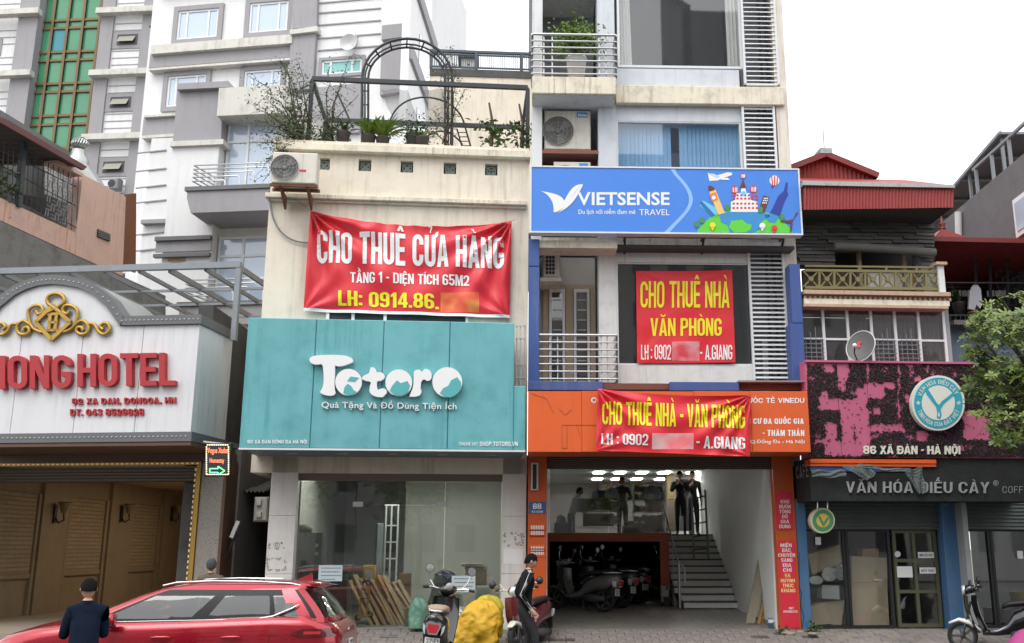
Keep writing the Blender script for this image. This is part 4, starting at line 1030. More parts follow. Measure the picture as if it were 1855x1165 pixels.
def smear(fr,parent,x0,y0,x1,y1,n,d=-.003,name='glue_mark'):
    k=MB()
    for i in range(n):
        side=rnd.randrange(4); x=rnd.uniform(x0,x1) if side<2 else (x0 if side==2 else x1); y=(y0 if side==0 else y1) if side<2 else rnd.uniform(y0,y1)
        w_,h_=rnd.uniform(1,3.5),rnd.uniform(.8,3); x+=rnd.uniform(-1.5,1.5); y+=rnd.uniform(-1.5,1.5)
        pts=[(x+w_*math.cos(a)*rnd.uniform(.5,1),y+h_*math.sin(a)*rnd.uniform(.5,1)) for a in (0,1,2,3,4,5)]
        k.add([fr.P(px,py,d-.0004*(i % 7)) for px,py in pts],[tuple(range(6))])
    k.build(name,SM,fr,parent)
smear(K,KH,485,1012,517,1033,34); smear(K,KH,488,984,514,994,12); smear(K,KH,915,966,948,988,22); smear(K,KH,934,970,945,984,22)
text_at(K,'90',495,983,507,993,-.004,mat('faint_grey',(.38,.36,.34),.8),KH,bold=0)

# teal shop sign
KD=-1.4
ts=thing('teal_shop_sign','large teal panel sign with puffy white letters over the glass shopfront','sign',K,(K.uv(690,815,KD)[0],KD,K.uv(690,815,KD)[1]))
ed=[(450,433),(573,562),(697,687),(816,810),(933,930)]
zt0,zt1=K.uv(690,813,KD)[1],K.uv(690,580,KD)[1]
us=[K.uv(a+(b-a)*.5,690,KD)[0] for a,b in ed]
for i in range(4):
    MB().cbox(us[i]+.004,us[i+1]-.004,KD+.004*(i % 2),KD+1.3,zt0,zt1,.012).build('sign_panel',TEAL,K,ts)
MB().cbox(us[4],K.uv(952,750,KD)[0],KD+.01,KD+1.3,zt0,K.uv(942,699,KD)[1],.01).build('sign_panel',TEAL,K,ts)
MB().box(us[0],K.uv(952,750,KD)[0],KD-.012,KD+.03,zt0-.035,zt0-.004).build('bottom_trim',ALU,K,ts)
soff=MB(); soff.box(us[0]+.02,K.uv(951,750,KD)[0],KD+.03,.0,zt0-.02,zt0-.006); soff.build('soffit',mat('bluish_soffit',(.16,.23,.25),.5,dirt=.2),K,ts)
for (x,y) in ((529,821),(620,822),(712,822),(802,822),(890,825)):
    u=K.uv(x,y,-.7)[0]; MB().box(u-.09,u+.09,-.75,-.6,zt0-.03,zt0-.021).build('soffit_light',mat('pale_lens',(.5,.48,.4),.4),K,ts)
d=KD
def puffy(pts,holes=(),name='letter'):
    u=ptsP(K,pts,d); hh=[ptsP(K,h,d) for h in holes]
    MB().prism(u,d-.1,d-.02,hh).build(name,PWHITE,K,ts)
puffy(bez((562,652),(564,643),(600,645),(610,645))+bez((612,645),(630,645),(644,650),(640,658))+bez((640,658),(630,662),(618,668),(608,664))+bez((608,668),(608,690),(606,705),(609,712))+bez((609,714),(606,722),(586,718),(581,712))+bez((582,710),(590,700),(588,680),(586,664))+bez((583,661),(575,664),(562,662),(562,653)))
def disc(cx,cy,r,blob):
    puffy(circ(cx,cy,r,n=36)); px_prism(K,'teal_inlay',blob,d-.108,d-.101,TEALP,ts)
disc(632.5,694,24,[(622,712),(624,701),(630,695),(636,699),(640,706),(646,710),(638,715),(630,716)]); px_prism(K,'teal_inlay',[(629,690),(635,682),(650,684),(643,691)],d-.108,d-.101,TEALP,ts)
disc(723,695,24,[(706,707),(711,698),(719,689),(726,694),(738,690),(743,699),(738,711),(728,717),(715,716)]); disc(810.5,694,27,[(797,712),(803,703),(812,699),(817,689),(828,683),(835,692),(836,702),(828,714),(816,720),(805,718)])
puffy(bez((672,668),(680,664),(684,674),(682,677))+bez((684,676),(700,674),(700,688),(693,690))+bez((690,692),(684,690),(682,694),(684,704))+bez((685,708),(700,700),(706,712),(698,717))+bez((694,721),(676,722),(670,714),(670,708))+bez((671,700),(676,692),(668,692),(664,692))+bez((656,688),(658,680),(670,680),(670,676)))
puffy(bez((750,676),(752,670),(764,670),(764,676))+bez((770,670),(784,670),(784,684),(780,690))+bez((774,692),(770,688),(764,688),(763,696))+bez((762,704),(768,716),(758,720),(752,720))+bez((742,720),(746,710),(750,704),(750,690)))
text_at(K,'Quà Tặng Và Đồ Dùng Tiện Ích',583,726,827,744,d-.02,PWHITE,ts,bold=.004,depth=.03,slope=.012,spacing=1.06)
block_at(K,'90 XÃ ĐÀN ĐỐNG ĐA HÀ NỘI',448,797,556,803.5,d-.015,PWHITE,ts,W=.85,st=.2,t=.18,gap=.14)
text_at(K,'ONLINE 24/7:',831,801,866,807,d-.015,PWHITE,ts,bold=.01); block_at(K,'SHOP.TOTORO.VN',869,800,938,808,d-.015,PWHITE,ts,W=.8,st=.2,t=.18,gap=.14)
# wall behind between sign and blue frame: rusty bracket lattice
br=thing('steel_bracket','thin rusty steel bracket between the teal sign and the blue frame','bracket',K,(K.uv(944,699,-.6)[0],-.6,K.uv(944,699,-.6)[1]))
m=MB()
for x in (936,943,951): m.bar(K.P(x,590,-.6),K.P(x,699,-.6),.025)
for y in (590,613,661,684): m.bar(K.P(934,y,-.62),K.P(952,y,-.62),.02)
m.build('lattice',mat('pale_rusty_steel',(.5,.47,.45),.6,dirt=.5,dirtcol=(.2,.1,.05)),K,br)
# drain pipe and hose on the wall
m=MB(); m.tube([K.P(x,y,-.06) for x,y in bez((488,345),(488,390),(500,440),(560,440),14)],.018,6); m.build('grey_hose',MIDGREY,K,KH)
# ------------------------------------------------------------------ hotel
HW=mat('white_cladding',(.70,.70,.72),.45,streak=.4,streakcol=(.25,.24,.24),dirt=.06,blotch=.12)
HG=mat('grey_cladding',(.13,.135,.14),.5,dirt=.15)
HGO=mat('gold_relief',(.45,.28,.06),.35,.6,dirt=.3,dirtcol=(.12,.07,.02),bump=.4,bscale=60)
HR=mat('red_letter_paint',(.42,.022,.03),.45,blotch=.3)
hot=thing('hotel_building','hotel with a white arched sign wall and an open brown entrance bay','building',H,(H.uv(200,1140,1.45)[0],1.45,0))
hs_=thing('hotel_sign','white arched sign wall with raised red letters and grey trim over the hotel entrance','sign',H,(H.uv(180,800)[0],0,H.uv(180,800)[1]))
SD=1.42
arch_in=[(217,590),(192,554),(165,531),(142,521),(115,516),(92,514.5),(69,517),(47,524),(27,534),(0,556),(-25,590)]
arch_out=[(226,573),(203,539),(170,513),(145,504),(118,499),(92,498),(69,501),(44,508),(22,519),(-8,541),(-36,575)]
seams=[(-95,-95),(20,40),(135,150),(248,256),(348,360)]
zb_,zt_=H.uv(200,784)[1],H.uv(290,589)[1]
su=[H.uv((a+b)/2,685)[0] for a,b in seams]
for a,b in zip(su,su[1:]): MB().cbox(a+.004,b-.004,0,.12,zb_,zt_,.006).build('cladding_panel',HW,H,hs_)
lun=ptsP(H,arch_in,0); lun=[(u,v) for u,v in lun if v>zt_+.003]
lun=[(H.uv(217,590)[0],zt_+.003)]+lun+[(H.uv(-25,590)[0],zt_+.003)]
MB().prism(lun,.002,.12).build('arch_panel',HW,H,hs_)
po,pi_=ptsP(H,arch_out,-.05),ptsP(H,arch_in,-.05)
MB().prism(po+pi_[::-1],-.06,.25).build('arch_trim',HG,H,hs_)
MB().add([(u,.25,v) for u,v in po]+[(u,SD+.3,v) for u,v in po],[(i,i+1,len(po)+i+1,len(po)+i) for i in range(len(po)-1)],True).build('vault_cover',mat('grey_vault',(.30,.31,.31),.6,dirt=.2),H,hs_)
ub_=H.uv(360,580,-.05)[0]
MB().box(H.uv(223,590)[0],ub_+.05,-.06,SD,zt_+.001,zt_+.17).build('top_trim',HG,H,hs_)
MB().box(-14,H.uv(-30,590)[0],-.06,SD,zt_+.001,zt_+.17).build('top_trim',HG,H,hs_)
MB().box(su[0],ub_+.05,-.06,SD,zb_-.17,zb_-.002).build('bottom_trim',HG,H,hs_)
MB().box(su[4]-.12,su[4]+.0,.121,SD,zb_,zt_).build('side_cladding',HW,H,hs_)
# bulbs along the trim
m=MB()
def bulb(u,v):
    m.ball((u,-.065,v),.016,5,3)
for (a,b_) in zip(po,po[1:]):
    for k in range(3):
        t=k/3; i=po.index(a); q=pi_[i]; q2=pi_[min(i+1,len(pi_)-1)]
        bulb((a[0]*.5+q[0]*.5)*(1-t)+(b_[0]*.5+q2[0]*.5)*t,(a[1]*.5+q[1]*.5)*(1-t)+(b_[1]*.5+q2[1]*.5)*t)
u=H.uv(223,590)[0]
while u<ub_: bulb(u,zt_+.085); u+=.085
u=su[0]
while u<ub_: bulb(u,zb_-.085); u+=.085
m.build('bulb_row',mat('dull_bulb',(.5,.48,.42),.3),H,hs_,kind='stuff')
block_at(H,'HONG',-19,646,135,706,0,HR,hs_,W=.56,st=.17,t=.15,gap=.075,slope=-.012,depth=.11,letters=True)
block_at(H,'HOTEL',146,642,322,701,0,HR,hs_,W=.56,st=.17,t=.15,gap=.075,slope=-.014,depth=.11,letters=True)
block_at(H,'92 XA DAN, DONGOA, HN',132,721,320,732,0,HR,hs_,W=.95,st=.27,t=.2,gap=.16,slope=-.012,depth=.04)
block_at(H,'DT. 043 8529628',129,741,262,753,0,HR,hs_,W=.9,st=.26,t=.2,gap=.14,slope=-.01,depth=.04)
em=thing('gold_emblem','gold scroll ornament with a diamond in the arch of the hotel sign','ornament',H,(H.uv(95,615)[0],0,H.uv(95,615)[1]))
def scroll(pts,r=.034,nm='scroll',closed=False):
    P_=[]
    n=len(pts)
    for i in range(n if closed else n-1):
        p0,p1,p2,p3=pts[(i-1) % n] if (i or closed) else pts[0],pts[i],pts[(i+1) % n],pts[(i+2) % n if closed else min(i+2,n-1)]
        for k in range(5):
            t=k/5; P_.append(tuple(.5*(2*b+(c-a)*t+(2*a-5*b+4*c-e)*t*t+(3*b-a-3*c+e)*t**3) for a,b,c,e in zip(p0,p1,p2,p3)))
    if not closed: P_.append(pts[-1])
    MB().tube([H.P(x,y,-.05) for x,y in P_],r,7,closed=closed).build(nm,HGO,H,em)
mir=lambda pts: [(192-x,y+.5) for x,y in pts]
up=[(116,602),(134,592),(141,566),(132,555),(118,554),(114,564),(122,569),(127,563)]
o1=[(133,592),(148,581),(160,590),(159,602),(148,606),(139,601),(141,593),(149,594),(150,599)]
o2=[(160,587),(171,588),(179,601),(189,606),(199,598),(196,587),(187,586),(182,592),(187,597)]
for p in (up,o1,o2): scroll(p); scroll(mir(p))
scroll([(88,566),(104,557),(117,546),(112,535),(100,532),(88,537),(86,548),(98,558),(110,566)],.036,'top_loop')
for a,b_ in (((96,554),(128,584)),((128,584),(94,615)),((94,615),(65,584)),((65,584),(96,554))): MB().bar(H.P(*a,-.05),H.P(*b_,-.05),.06,.07).build('diamond_side',HGO,H,em)
for x0,y0,x1,y1 in ((86,571,92,599),(98,571,103,599),(84,566,106,571),(88,582,104,586),(84,596,104,600)): pbox(H,'monogram_bar',x0,y0,x1,y1,-.06,0,HGO,em)
# entrance bay
BD=1.46; HF=.08
BRW=mat('brown_wall',(.30,.235,.16),.6,dirt=.3,blotch=.3,streak=.2)
BRD=mat('dark_brown_lintel',(.12,.06,.035),.5,dirt=.3)
GOLDT=mat('gold_strip',(.40,.24,.05),.4,.4)
GRAN=mat('pink_granite',(.34,.30,.27),.35,speck=.55,blotch=.1)
hx0=su[0]; hx1=H.uv(349,950,BD)[0]; hcol=H.uv(399,950,BD)[0]; hedge=H.uv(357,950,BD)[0]
zl0=H.uv(200,838,BD)[1]
MB().box(hx0,ub_+.04,-.04,BD+.4,zb_-.24,zb_-.18).build('soffit',BRD,H,hot)
MB().box(hx0,hcol+.06,BD,BD+.4,zl0,zb_-.24).build('lintel',BRD,H,hot)
MB().cbox(hedge+.004,hcol,BD,BD+.5,-.1,zl0-.003,.01).build('granite_column',GRAN,H,hot)
MB().box(hcol+.003,hcol+.06,BD-.02,BD+.5,-.1,zl0).build('dark_edge',BRD,H,hot)
MB().box(hx1,hedge,BD-.03,BD+.3,-.1,zl0-.003).build('gold_strip',GOLDT,H,hot)
MB().box(hx0,hx1-.003,BD-.03,BD,zl0-.06,zl0-.003).build('gold_strip',GOLDT,H,hot)
sm=MB(); zz=zl0-.07
for k in range(5): sm.add([(hx0,BD+.1,zz-.06*k),(hx1,BD+.1,zz-.06*k),(hx1,BD+.13,zz-.06*k-.05),(hx0,BD+.13,zz-.06*k-.05),(hx1,BD+.1,zz-.06*k-.06),(hx0,BD+.1,zz-.06*k-.06)],[(0,1,2,3),(3,2,4,5)])
sm.build('roller_shutter',mat('grey_brown_shutter',(.15,.13,.10),.5,.2,dirt=.3),H,hot)
m=MB(); u=hx0
while u<hx1: m.box(u,u+.05,BD-.05,BD-.031,zl0-.04,zl0-.02); u+=.1
z=.6
while z<zl0-.1: m.box(hx1-.02,hx1,BD-.05,BD-.031,z,z+.05); z+=.1
m.build('string_light',mat('faint_string_light',(.8,.6,.3),.4,emit=(1,.75,.35),estr=.12),H,hot,kind='stuff')
# interior: left wall that runs back, in its own direction
hL=H.uv(-95,1000,1.7)[0]
MB().box(hL,hcol,-.3,13,HF-.12,HF).build('floor',mat('dim_floor',(.30,.25,.20),.5,dirt=.3),H,hot)
FW=Frame(330,29.6,90)   # plane facing right
hotw=lambda a,b_,c_,e,d0,d1,nm,mm: MB().box(*sorted((FW.uv(a,950)[0],FW.uv(b_,950)[0])),d0,d1,c_,e).build(nm,mm,FW,hot)
ZC=3.1
hotw(-95,330,HF,ZC,.0,.1,'side_wall',BRW)
def brickmat(name,c1,c2,mortar):
    m=mat(name,c1,.8); nt=m.node_tree; tc=nt.nodes.new('ShaderNodeTexCoord'); b=nt.nodes.new('ShaderNodeTexBrick'); sp=nt.nodes.new('ShaderNodeSeparateXYZ'); cb=nt.nodes.new('ShaderNodeCombineXYZ')
    nt.links.new(tc.outputs['Object'],sp.inputs[0]); nt.links.new(sp.outputs[0],cb.inputs[0]); nt.links.new(sp.outputs[2],cb.inputs[1]); nt.links.new(cb.outputs[0],b.inputs['Vector'])
    b.inputs['Scale'].default_value=1; b.inputs['Brick Width'].default_value=.5; b.inputs['Row Height'].default_value=.09; b.inputs['Mortar Size'].default_value=.008
    b.inputs['Color1'].default_value=(*c1,1); b.inputs['Color2'].default_value=(*c2,1); b.inputs['Mortar'].default_value=(*mortar,1)
    nt.links.new(b.outputs[0],nt.nodes['Principled BSDF'].inputs['Base Color']); bp=nt.nodes.new('ShaderNodeBump'); bp.inputs['Distance'].default_value=.02; nt.links.new(b.outputs['Fac'],bp.inputs['Height']); bp.invert=True; nt.links.new(bp.outputs[0],nt.nodes['Principled BSDF'].inputs['Normal']); return m
STB=brickmat('split_stone',(.31,.25,.17),(.37,.29,.20),(.21,.16,.11))
for a,b_ in ((-60,60),(122,185),(237,283)):
    hotw(a,b_,.95,2.62,-.03,-.001,'stone_panel',STB); hotw(a,b_,.85,.945,-.06,-.001,'ledge',BRW)
    hotw(a-4,a-1,HF,2.62,-.07,-.001,'strip',BRW); hotw(b_+1,b_+5,HF,2.62,-.07,-.001,'strip',BRW)
for a,b_ in ((68,116),(193,232),(290,330)): hotw(a,b_,HF,ZC,-.09,-.001,'wall_pilaster',BRW)
b0=FW.uv(330,950)[0]
MB().box(b0,b0+.1,-4.5,.1,HF,ZC).build('end_wall',mat('dim_brown',(.34,.23,.13),.7,dirt=.3),FW,hot)
MB().box(b0-10.2,b0,-4.95,.1,ZC,ZC+.1).build('ceiling',mat('dim_ceiling',(.5,.4,.28),.6),FW,hot)
MB().box(b0-8.5,b0-2.5,-3.6,-2.2,ZC-.06,ZC-.02).build('ceiling_light',mat('warm_ceiling_light',(1,.8,.5),.5,emit=(1,.82,.58),estr=1.7),FW,hot)
MB().box(b0-10.2,b0,-5.0,-4.9,HF,ZC).build('side_wall',mat('dim_brown',(.34,.23,.13)),FW,hot)
for i,(px,py,lab) in enumerate(((107,929,'nearest and largest'),(227,930,'middle'),(318,930,'farthest and smallest'))):
    u,v=FW.uv(px-6,py,-.12)
    t=thing('wall_lamp',f'{lab} of three unlit lantern lamps on the brown entrance wall','lamp',FW,(u,-.1,v),'wall lamps in the hotel entrance')
    MB().box(u-.06,u+.06,-.13,-.09,v-.22,v+.18).build('back_plate',BLACK,FW,t)
    MB().tube([(u,-.12,v-.1),(u,-.2,v-.22),(u,-.32,v-.16),(u,-.3,v)],.02,6).build('arm',BLACK,FW,t)
    MB().lathe([(.0,-.02),(.06,0),(.12,.2),(.14,.22)],(u,-.3,v),8).build('shade',mat('frosted_shade',(.25,.2,.13),.4),FW,t)
    MB().lathe([(.15,.22),(.15,.235),(.0,.24)],(u,-.3,v),8).build('rim',BLACK,FW,t)
# LED sign beside the entrance
LD=0.0
t=thing('led_sign','small black lit sign with red script words and a green arrow beside the hotel column','sign',H,(H.uv(395,862,LD)[0],LD,H.uv(395,862,LD)[1]))
pbox(H,'casing',371,803,417,863,LD,LD+.08,BLACK,t,ch=.008)
LEDR=mat('led_red',(.5,.05,.03),.5,emit=(1,.16,.08),estr=2.2); LEDG=mat('led_green',(.05,.5,.1),.5,emit=(.15,1,.35),estr=1.6); LEDY=mat('led_cream',(.5,.4,.2),.5,emit=(1,.8,.5),estr=1.6)
text_at(H,'Vogue Xadan',376,811,413,824,LD-.004,LEDR,t,bold=.004); text_at(H,'Homestay',380,830,406,841,LD-.004,LEDR,t,bold=.004)
m=MB(); ar=[(380,849),(395,849),(395,845),(407,853),(395,860),(395,856),(380,856)]
for a,b_ in zip(ar,ar[1:]+ar[:1]): m.tube([H.P(*a,LD-.01),H.P(*b_,LD-.01)],.009,5)
m.build('arrow',LEDG,H,t)
m=MB()
for x in range(375,414,4):
    for y in (806,859.5): a,b_=H.P(x,y,LD-.006),H.P(x+2.2,y,LD-.006); m.bar(a,b_,.014)
for y in range(809,858,4):
    for x in (374,414): m.bar(H.P(x,y,LD-.006),H.P(x,y+2.2,LD-.006),.014)
m.build('dash_border',LEDY,H,t)
MB().bar(H.P(369,800,LD+.04),H.P(420,806,LD+.04),.03).build('hanger',STEEL,H,t)
# pergola on the hotel roof
pg=thing('steel_pergola','bare grey steel pergola frame above the hotel sign','pergola',H,(H.uv(425,590,1.0)[0],1.0,H.uv(425,590,1.0)[1]))
PD=1.0
zpg=H.uv(250,485,PD)[1]; upost=H.uv(430,530,PD)[0]
MB().bar((-16,PD,zpg),(upost+.03,PD,zpg),.1,.12).build('front_beam',GREYST,H,pg)
MB().box(upost-.05,upost+.05,PD-.05,PD+.05,zt_-.1,zpg-.07).build('post',GREYST,H,pg)
MB().box(upost-7,upost-6.92,PD+4.9,PD+5.0,zt_-.1,zpg-.07).build('post',GREYST,H,pg)
MB().box(upost-.05,upost+.05,PD+4.9,PD+5.0,zt_-.1,zpg-.07).build('post',GREYST,H,pg)
for x in (-60,5,65,125,188,250,305,370,431):
    u=H.uv(x,486,PD)[0] if x<431 else upost; MB().bar((u,PD+.05,zpg-.05),(u,PD+5.2,zpg-.05),.05,.08 if x not in (305,431) else .11).build('rafter',GREYST,H,pg)
for k in (1.4,2.6,3.8,5.1): MB().bar((-14,PD+k,zpg-.1),(upost+.03,PD+k,zpg-.1),.045,.05).build('cross_bar',GREYST,H,pg)
MB().box(hx0,ub_,BD+.3,9,zb_-.1,zb_-.0).build('roof_slab',CONC,H,hot)
MB().box(hcol-.1,hcol+.1,BD+.5,12,-.1,zb_-.1).build('outer_wall',CONC,H,hot)

# alley between hotel and cream house
DKC=mat('dark_stained_concrete',(.10,.10,.095),.9,dirt=.6,dirtcol=(.02,.02,.02),streak=.5,blotch=.4,bump=.5)
al=thing('alley_wall','dark stained alley wall between the hotel and the teal shop','wall',WORLD,tuple(at(440,1100,20.5)))
a,b_=at(392,1100,20.5),at(492,1100,20.5)
MB().box(a.x,b_.x,21.5,21.7,-.1,6.2).build('back_wall',DKC,WORLD,al)
c_=at(437,1000,19.6); MB().box(c_.x+.05,b_.x,21.3,21.45,0,2.3).build('dark_panel',INT_DARK,WORLD,al)  # dark opening at the back of the alley
MB().box(a.x-.3,a.x,19,21.5,-.1,6.2).build('side_wall',DKC,WORLD,al)
rf=thing('tin_canopy','small dark corrugated canopy over the alley','canopy',WORLD,tuple(at(447,890,19.5)))
p0,p1=at(415,891,19.5),at(486,888,19.5)
MB().grid(lambda s_,q: (p0.x+(p1.x-p0.x)*s_,19.4+1.6*q,p0.z+.02*math.sin(s_*60)+.35*q),60,2).build('corrugated_sheet',mat('old_tin',(.13,.13,.12),.7,dirt=.5),WORLD,rf)
t=thing('meter_box','white meter box with cables in the dark alley','box',WORLD,tuple(at(471,945,19.4)))
a,b_=at(461,900,19.4),at(484,945,19.4)
MB().cbox(a.x,b_.x,19.4,19.7,b_.z,a.z,.03).build('casing',ACWHITE,WORLD,t)
for y in (911,933): a,b_=at(466,y-5,19.4),at(474,y+5,19.4); MB().cbox(a.x,b_.x,19.34,19.4,b_.z,a.z,.01).build('terminal_cover',ALU,WORLD,t)
t=thing('tube_light','white tube light leaning on a dark post in the alley','lamp',WORLD,tuple(at(419,975,18.9)))
MB().bar(at(432,944,18.9),at(419,974,18.9),.07,.05).build('tube_casing',ALU,WORLD,t)
MB().bar(at(428,965,18.95),at(401,1034,18.95),.04).build('pole',BLACK,WORLD,t)

# ------------------------------------------------------------------ pink house behind the hotel
Lw=Frame(0,21.0,79)
PINK=mat('pink_plaster',(.62,.42,.35),.85,streak=.5,streakcol=(.35,.16,.07),dirt=.25,dirtcol=(.3,.2,.15),blotch=.25,bump=.3)
ORST=mat('orange_stained_plaster',(.62,.42,.35),.85,streak=1.0,streakcol=(.38,.12,.02),dirt=.3,blotch=.25,scale=1.5)
GRC=mat('grey_stained_concrete',(.21,.21,.20),.9,dirt=.7,dirtcol=(.05,.05,.045),streak=.4,blotch=.5,bump=.5)
ph=thing('pink_house','pink plastered house with a caged balcony behind the hotel sign','building',Lw,(Lw.uv(180,484)[0],0,Lw.uv(180,484)[1]))
px_prism(Lw,'pink_wall',[(138,423),(150,316),(228,357),(222,500),(186,484),(137,462)],0,.3,PINK,ph)
px_prism(Lw,'balcony_parapet',[(-80,321),(137.6,422),(136.6,462),(-80,362)],.0,.3,ORST,ph)
px_prism(Lw,'lower_wall',[(-80,363),(136.6,463),(186,485),(222,501),(300,536),(300,640),(-80,640)],.01,.4,GRC,ph)
px_prism(Lw,'eave_edge',[(106,290),(152,315),(150,320),(104,296)],-.1,.3,PINK,ph)
px_prism(Lw,'vent_window',[(178,415),(200,424),(199,438),(177,429)],-.03,.02,INT_DARK,ph)
m=MB()
for k in range(4): m.bar(Lw.P(178,417+3.2*k,-.05),Lw.P(200,426+3.2*k,-.05),.02)
m.build('vent_bar',CONC,Lw,ph)
px_prism(Lw,'balcony_back_wall',[(-80,150),(150,290),(150,430),(-80,380)],1.8,1.9,mat('grey_balcony_wall',(.17,.17,.165),.9,dirt=.4),ph)
px_prism(Lw,'balcony_end_wall',[(84,352),(150,380),(150,300),(84,262)],1.2,1.25,mat('pale_grey_wall',(.40,.40,.38),.8,dirt=.3),ph)
px_prism(Lw,'door',[(30,362),(84,388),(84,360),(30,350)],1.1,1.15,INT_DARK,ph)
m=MB()   # basket-weave grille
GU0,GV0=Lw.uv(82,390,.02); GU1,GV1=Lw.uv(137,330,.02); st=.17
nx,nz=int((GU1-GU0)/st)+1,int((GV1-GV0)/st)+12
def to_px(fr,u,d,v):
    q=fr.M@Vector((u,d,v)); dy,dz=q.y,q.z-CAMZ; dep=dy*math.cos(PITCH)+dz*math.sin(PITCH)
    return PCX+F_PX*q.x/dep,PCY-F_PX*(dz*math.cos(PITCH)-dy*math.sin(PITCH))/dep
for i in range(-1,nx+4):
    for j in range(-20,nz+10):
        u,v=GU0+i*st,GV0+j*st
        qx,qy=to_px(Lw,u+st/2,.02,v+st/2)
        if not (84<qx<137 and 318+(qx-84)*.43-22<qy<397+(qx-84)*.46-2): continue
        if (i+j) % 2: m.bar((u,.02,v),(u+st,.02,v),.014); m.bar((u,.02,v+st/2),(u+st,.02,v+st/2),.014)
        else: m.bar((u,.02,v),(u,.02,v+st),.014); m.bar((u+st/2,.02,v),(u+st/2,.02,v+st),.014)
gr=m.build('basket_weave_grille',GREYST,Lw,ph)
bpy.context.view_layer.update()
m=MB()
for x in range(-60,140,9): m.tube([Lw.P(x,332+.467*x+24,.03),Lw.P(x+4,210+.5*x+42,.03)],.012,4)
for q in (.1,.55,.95): m.tube([Lw.P(-60,300-60*q,.03),Lw.P(138,422-88*q,.03)],.014,4)
m.build('cage_bar',DKSTEEL,Lw,ph)
for x in (37,): m2=MB(); m2.bar(Lw.P(33,375,-.02),Lw.P(44,240,-.02),.12); m2.build('post',DKSTEEL,Lw,ph)
px_prism(Lw,'tin_roof_edge',[(-80,166),(0,212),(12,216),(158,302),(152,308),(8,226),(-80,176)],-.5,-.42,mat('dark_red_gutter',(.12,.03,.03),.5,dirt=.3),ph)
m=MB(); A0,A1=Lw.P(-80,172,-.45),Lw.P(155,305,-.45)
m.grid(lambda s_,q: (A0.x+(A1.x-A0.x)*s_,-.45+3.2*q,A0.z+(A1.z-A0.z)*s_+.35*q+.02*math.sin(s_*90)),90,2); m.build('tin_roof',mat('brown_tin',(.07,.055,.05),.7,dirt=.5),Lw,ph)
px_prism(Lw,'rear_rust_sheet',[(228,352),(247,350),(246,494),(222,486)],.3,.35,RUST,ph)
# leafy plant on the parapet
def leaf_quads(mb,c,n,spread,size,dr=(0,0,1),droop=.3,flat_=False):
    for _ in range(n):
        p=Vector(c)+Vector((rnd.gauss(0,spread[0]),rnd.gauss(0,spread[1]),rnd.gauss(0,spread[2])))
        a=Vector((rnd.uniform(-1,1),rnd.uniform(-1,1),rnd.uniform(-.8,.6))).normalized(); b=a.cross(Vector((rnd.uniform(-1,1),rnd.uniform(-1,1),rnd.uniform(-1,1)))).normalized()
        s_=size*rnd.uniform(.6,1.3); nrm=a.cross(b)*s_*.12
        mb.add([p,p+a*s_*.5+b*s_*.26+nrm,p+a*s_,p+a*s_*.5-b*s_*.26+nrm],[(0,1,2),(0,2,3)])
LEAF=mat('green_leaf',(.055,.10,.022),.5,blotch=.5,scale=6); LEAFD=mat('dark_green_leaf',(.03,.06,.02),.55,blotch=.5,scale=5); LEAFL=mat('light_green_leaf',(.16,.26,.035),.5,blotch=.3,scale=5); LEAFB=mat('bluish_leaf',(.10,.15,.06),.6,blotch=.4,scale=4)
STEM=mat('brown_stem',(.07,.05,.035),.8)
t=thing('potted_plant','leafy plant at the far left on the pink balcony parapet','plant',Lw,tuple(Lw.P(5,362,.2)))
m=MB(); leaf_quads(m,Lw.P(2,340,.15),160,(.25,.15,.2),.14); m.build('foliage',LEAF,Lw,t)
# turbine ventilator on a duct
V0=at(146,300,24); t=thing('roof_ventilator','silver turbine ventilator on a tin duct above the pink house','ventilator',WORLD,tuple(at(150,330,24)))
ZN=mat('zinc',(.45,.46,.45),.35,.7,dirt=.3)
cx,cz=at(145,261,24).x,at(145,261,24).z
m=MB()
for k in range(20):
    a=k*.314
    pts=[(cx+.21*math.sin(math.pi*(.12+.76*q))*math.cos(a+.5*q),24+.21*math.sin(math.pi*(.12+.76*q))*math.sin(a+.5*q),cz-.17+.34*q) for q in (0,.2,.4,.6,.8,1)]
    for p,q in zip(pts,pts[1:]): m.bar(p,q,.035,.008)
m.build('turbine_vane',ZN,WORLD,t)
MB().lathe([(0,cz+.19),(.1,cz+.18),(.12,cz+.16)],(cx,24,0),14).build('cap',ZN,WORLD,t)
MB().lathe([(.17,cz-.18),(.17,cz-.3),(.3,cz-.5),(.3,cz-.62)],(cx,24,0),14).build('collar',ZN,WORLD,t)
a,b_=at(122,286,24.0),at(188,335,24.0)
MB().prism([(cx-.3,cz-.6),(cx+.3,cz-.6),(b_.x+.1,b_.z-.2),(b_.x-.5,b_.z-.6),(cx-.4,b_.z-.2)],23.8,24.3).build('duct',ZN,WORLD,t)
# ------------------------------------------------------------------ white and grey building far behind, left
BW=mat('far_white_wall',(.74,.74,.74),.75,streak=.3,streakcol=(.35,.34,.33),dirt=.08,scale=.7)
BG=mat('far_grey_wall',(.32,.31,.325),.8,streak=.25,streakcol=(.12,.12,.12),dirt=.1,scale=.7)
BC=mat('far_cream_ledge',(.62,.60,.55),.8,streak=.6,streakcol=(.25,.22,.18),dirt=.4,scale=.8)
GLG=mat('green_glass',(.065,.27,.14),.12,0,blotch=.5,scale=.5,spec=.7); GLT=mat('teal_glass',(.04,.25,.30),.12)
BRZ=mat('bronze_frame',(.17,.11,.05),.5,.3)
B1=Frame(150,42,-4.5); B2=Frame(400,37,-8.5); B3=Frame(400,27,-6)
tw=thing('green_glass_tower','grey and white tower block with a tall strip of green glass','building',B1,(B1.uv(115,480)[0],0,B1.uv(115,700)[1]))
zlo=B1.uv(115,620)[1]; ztop=B1.uv(115,-120)[1]
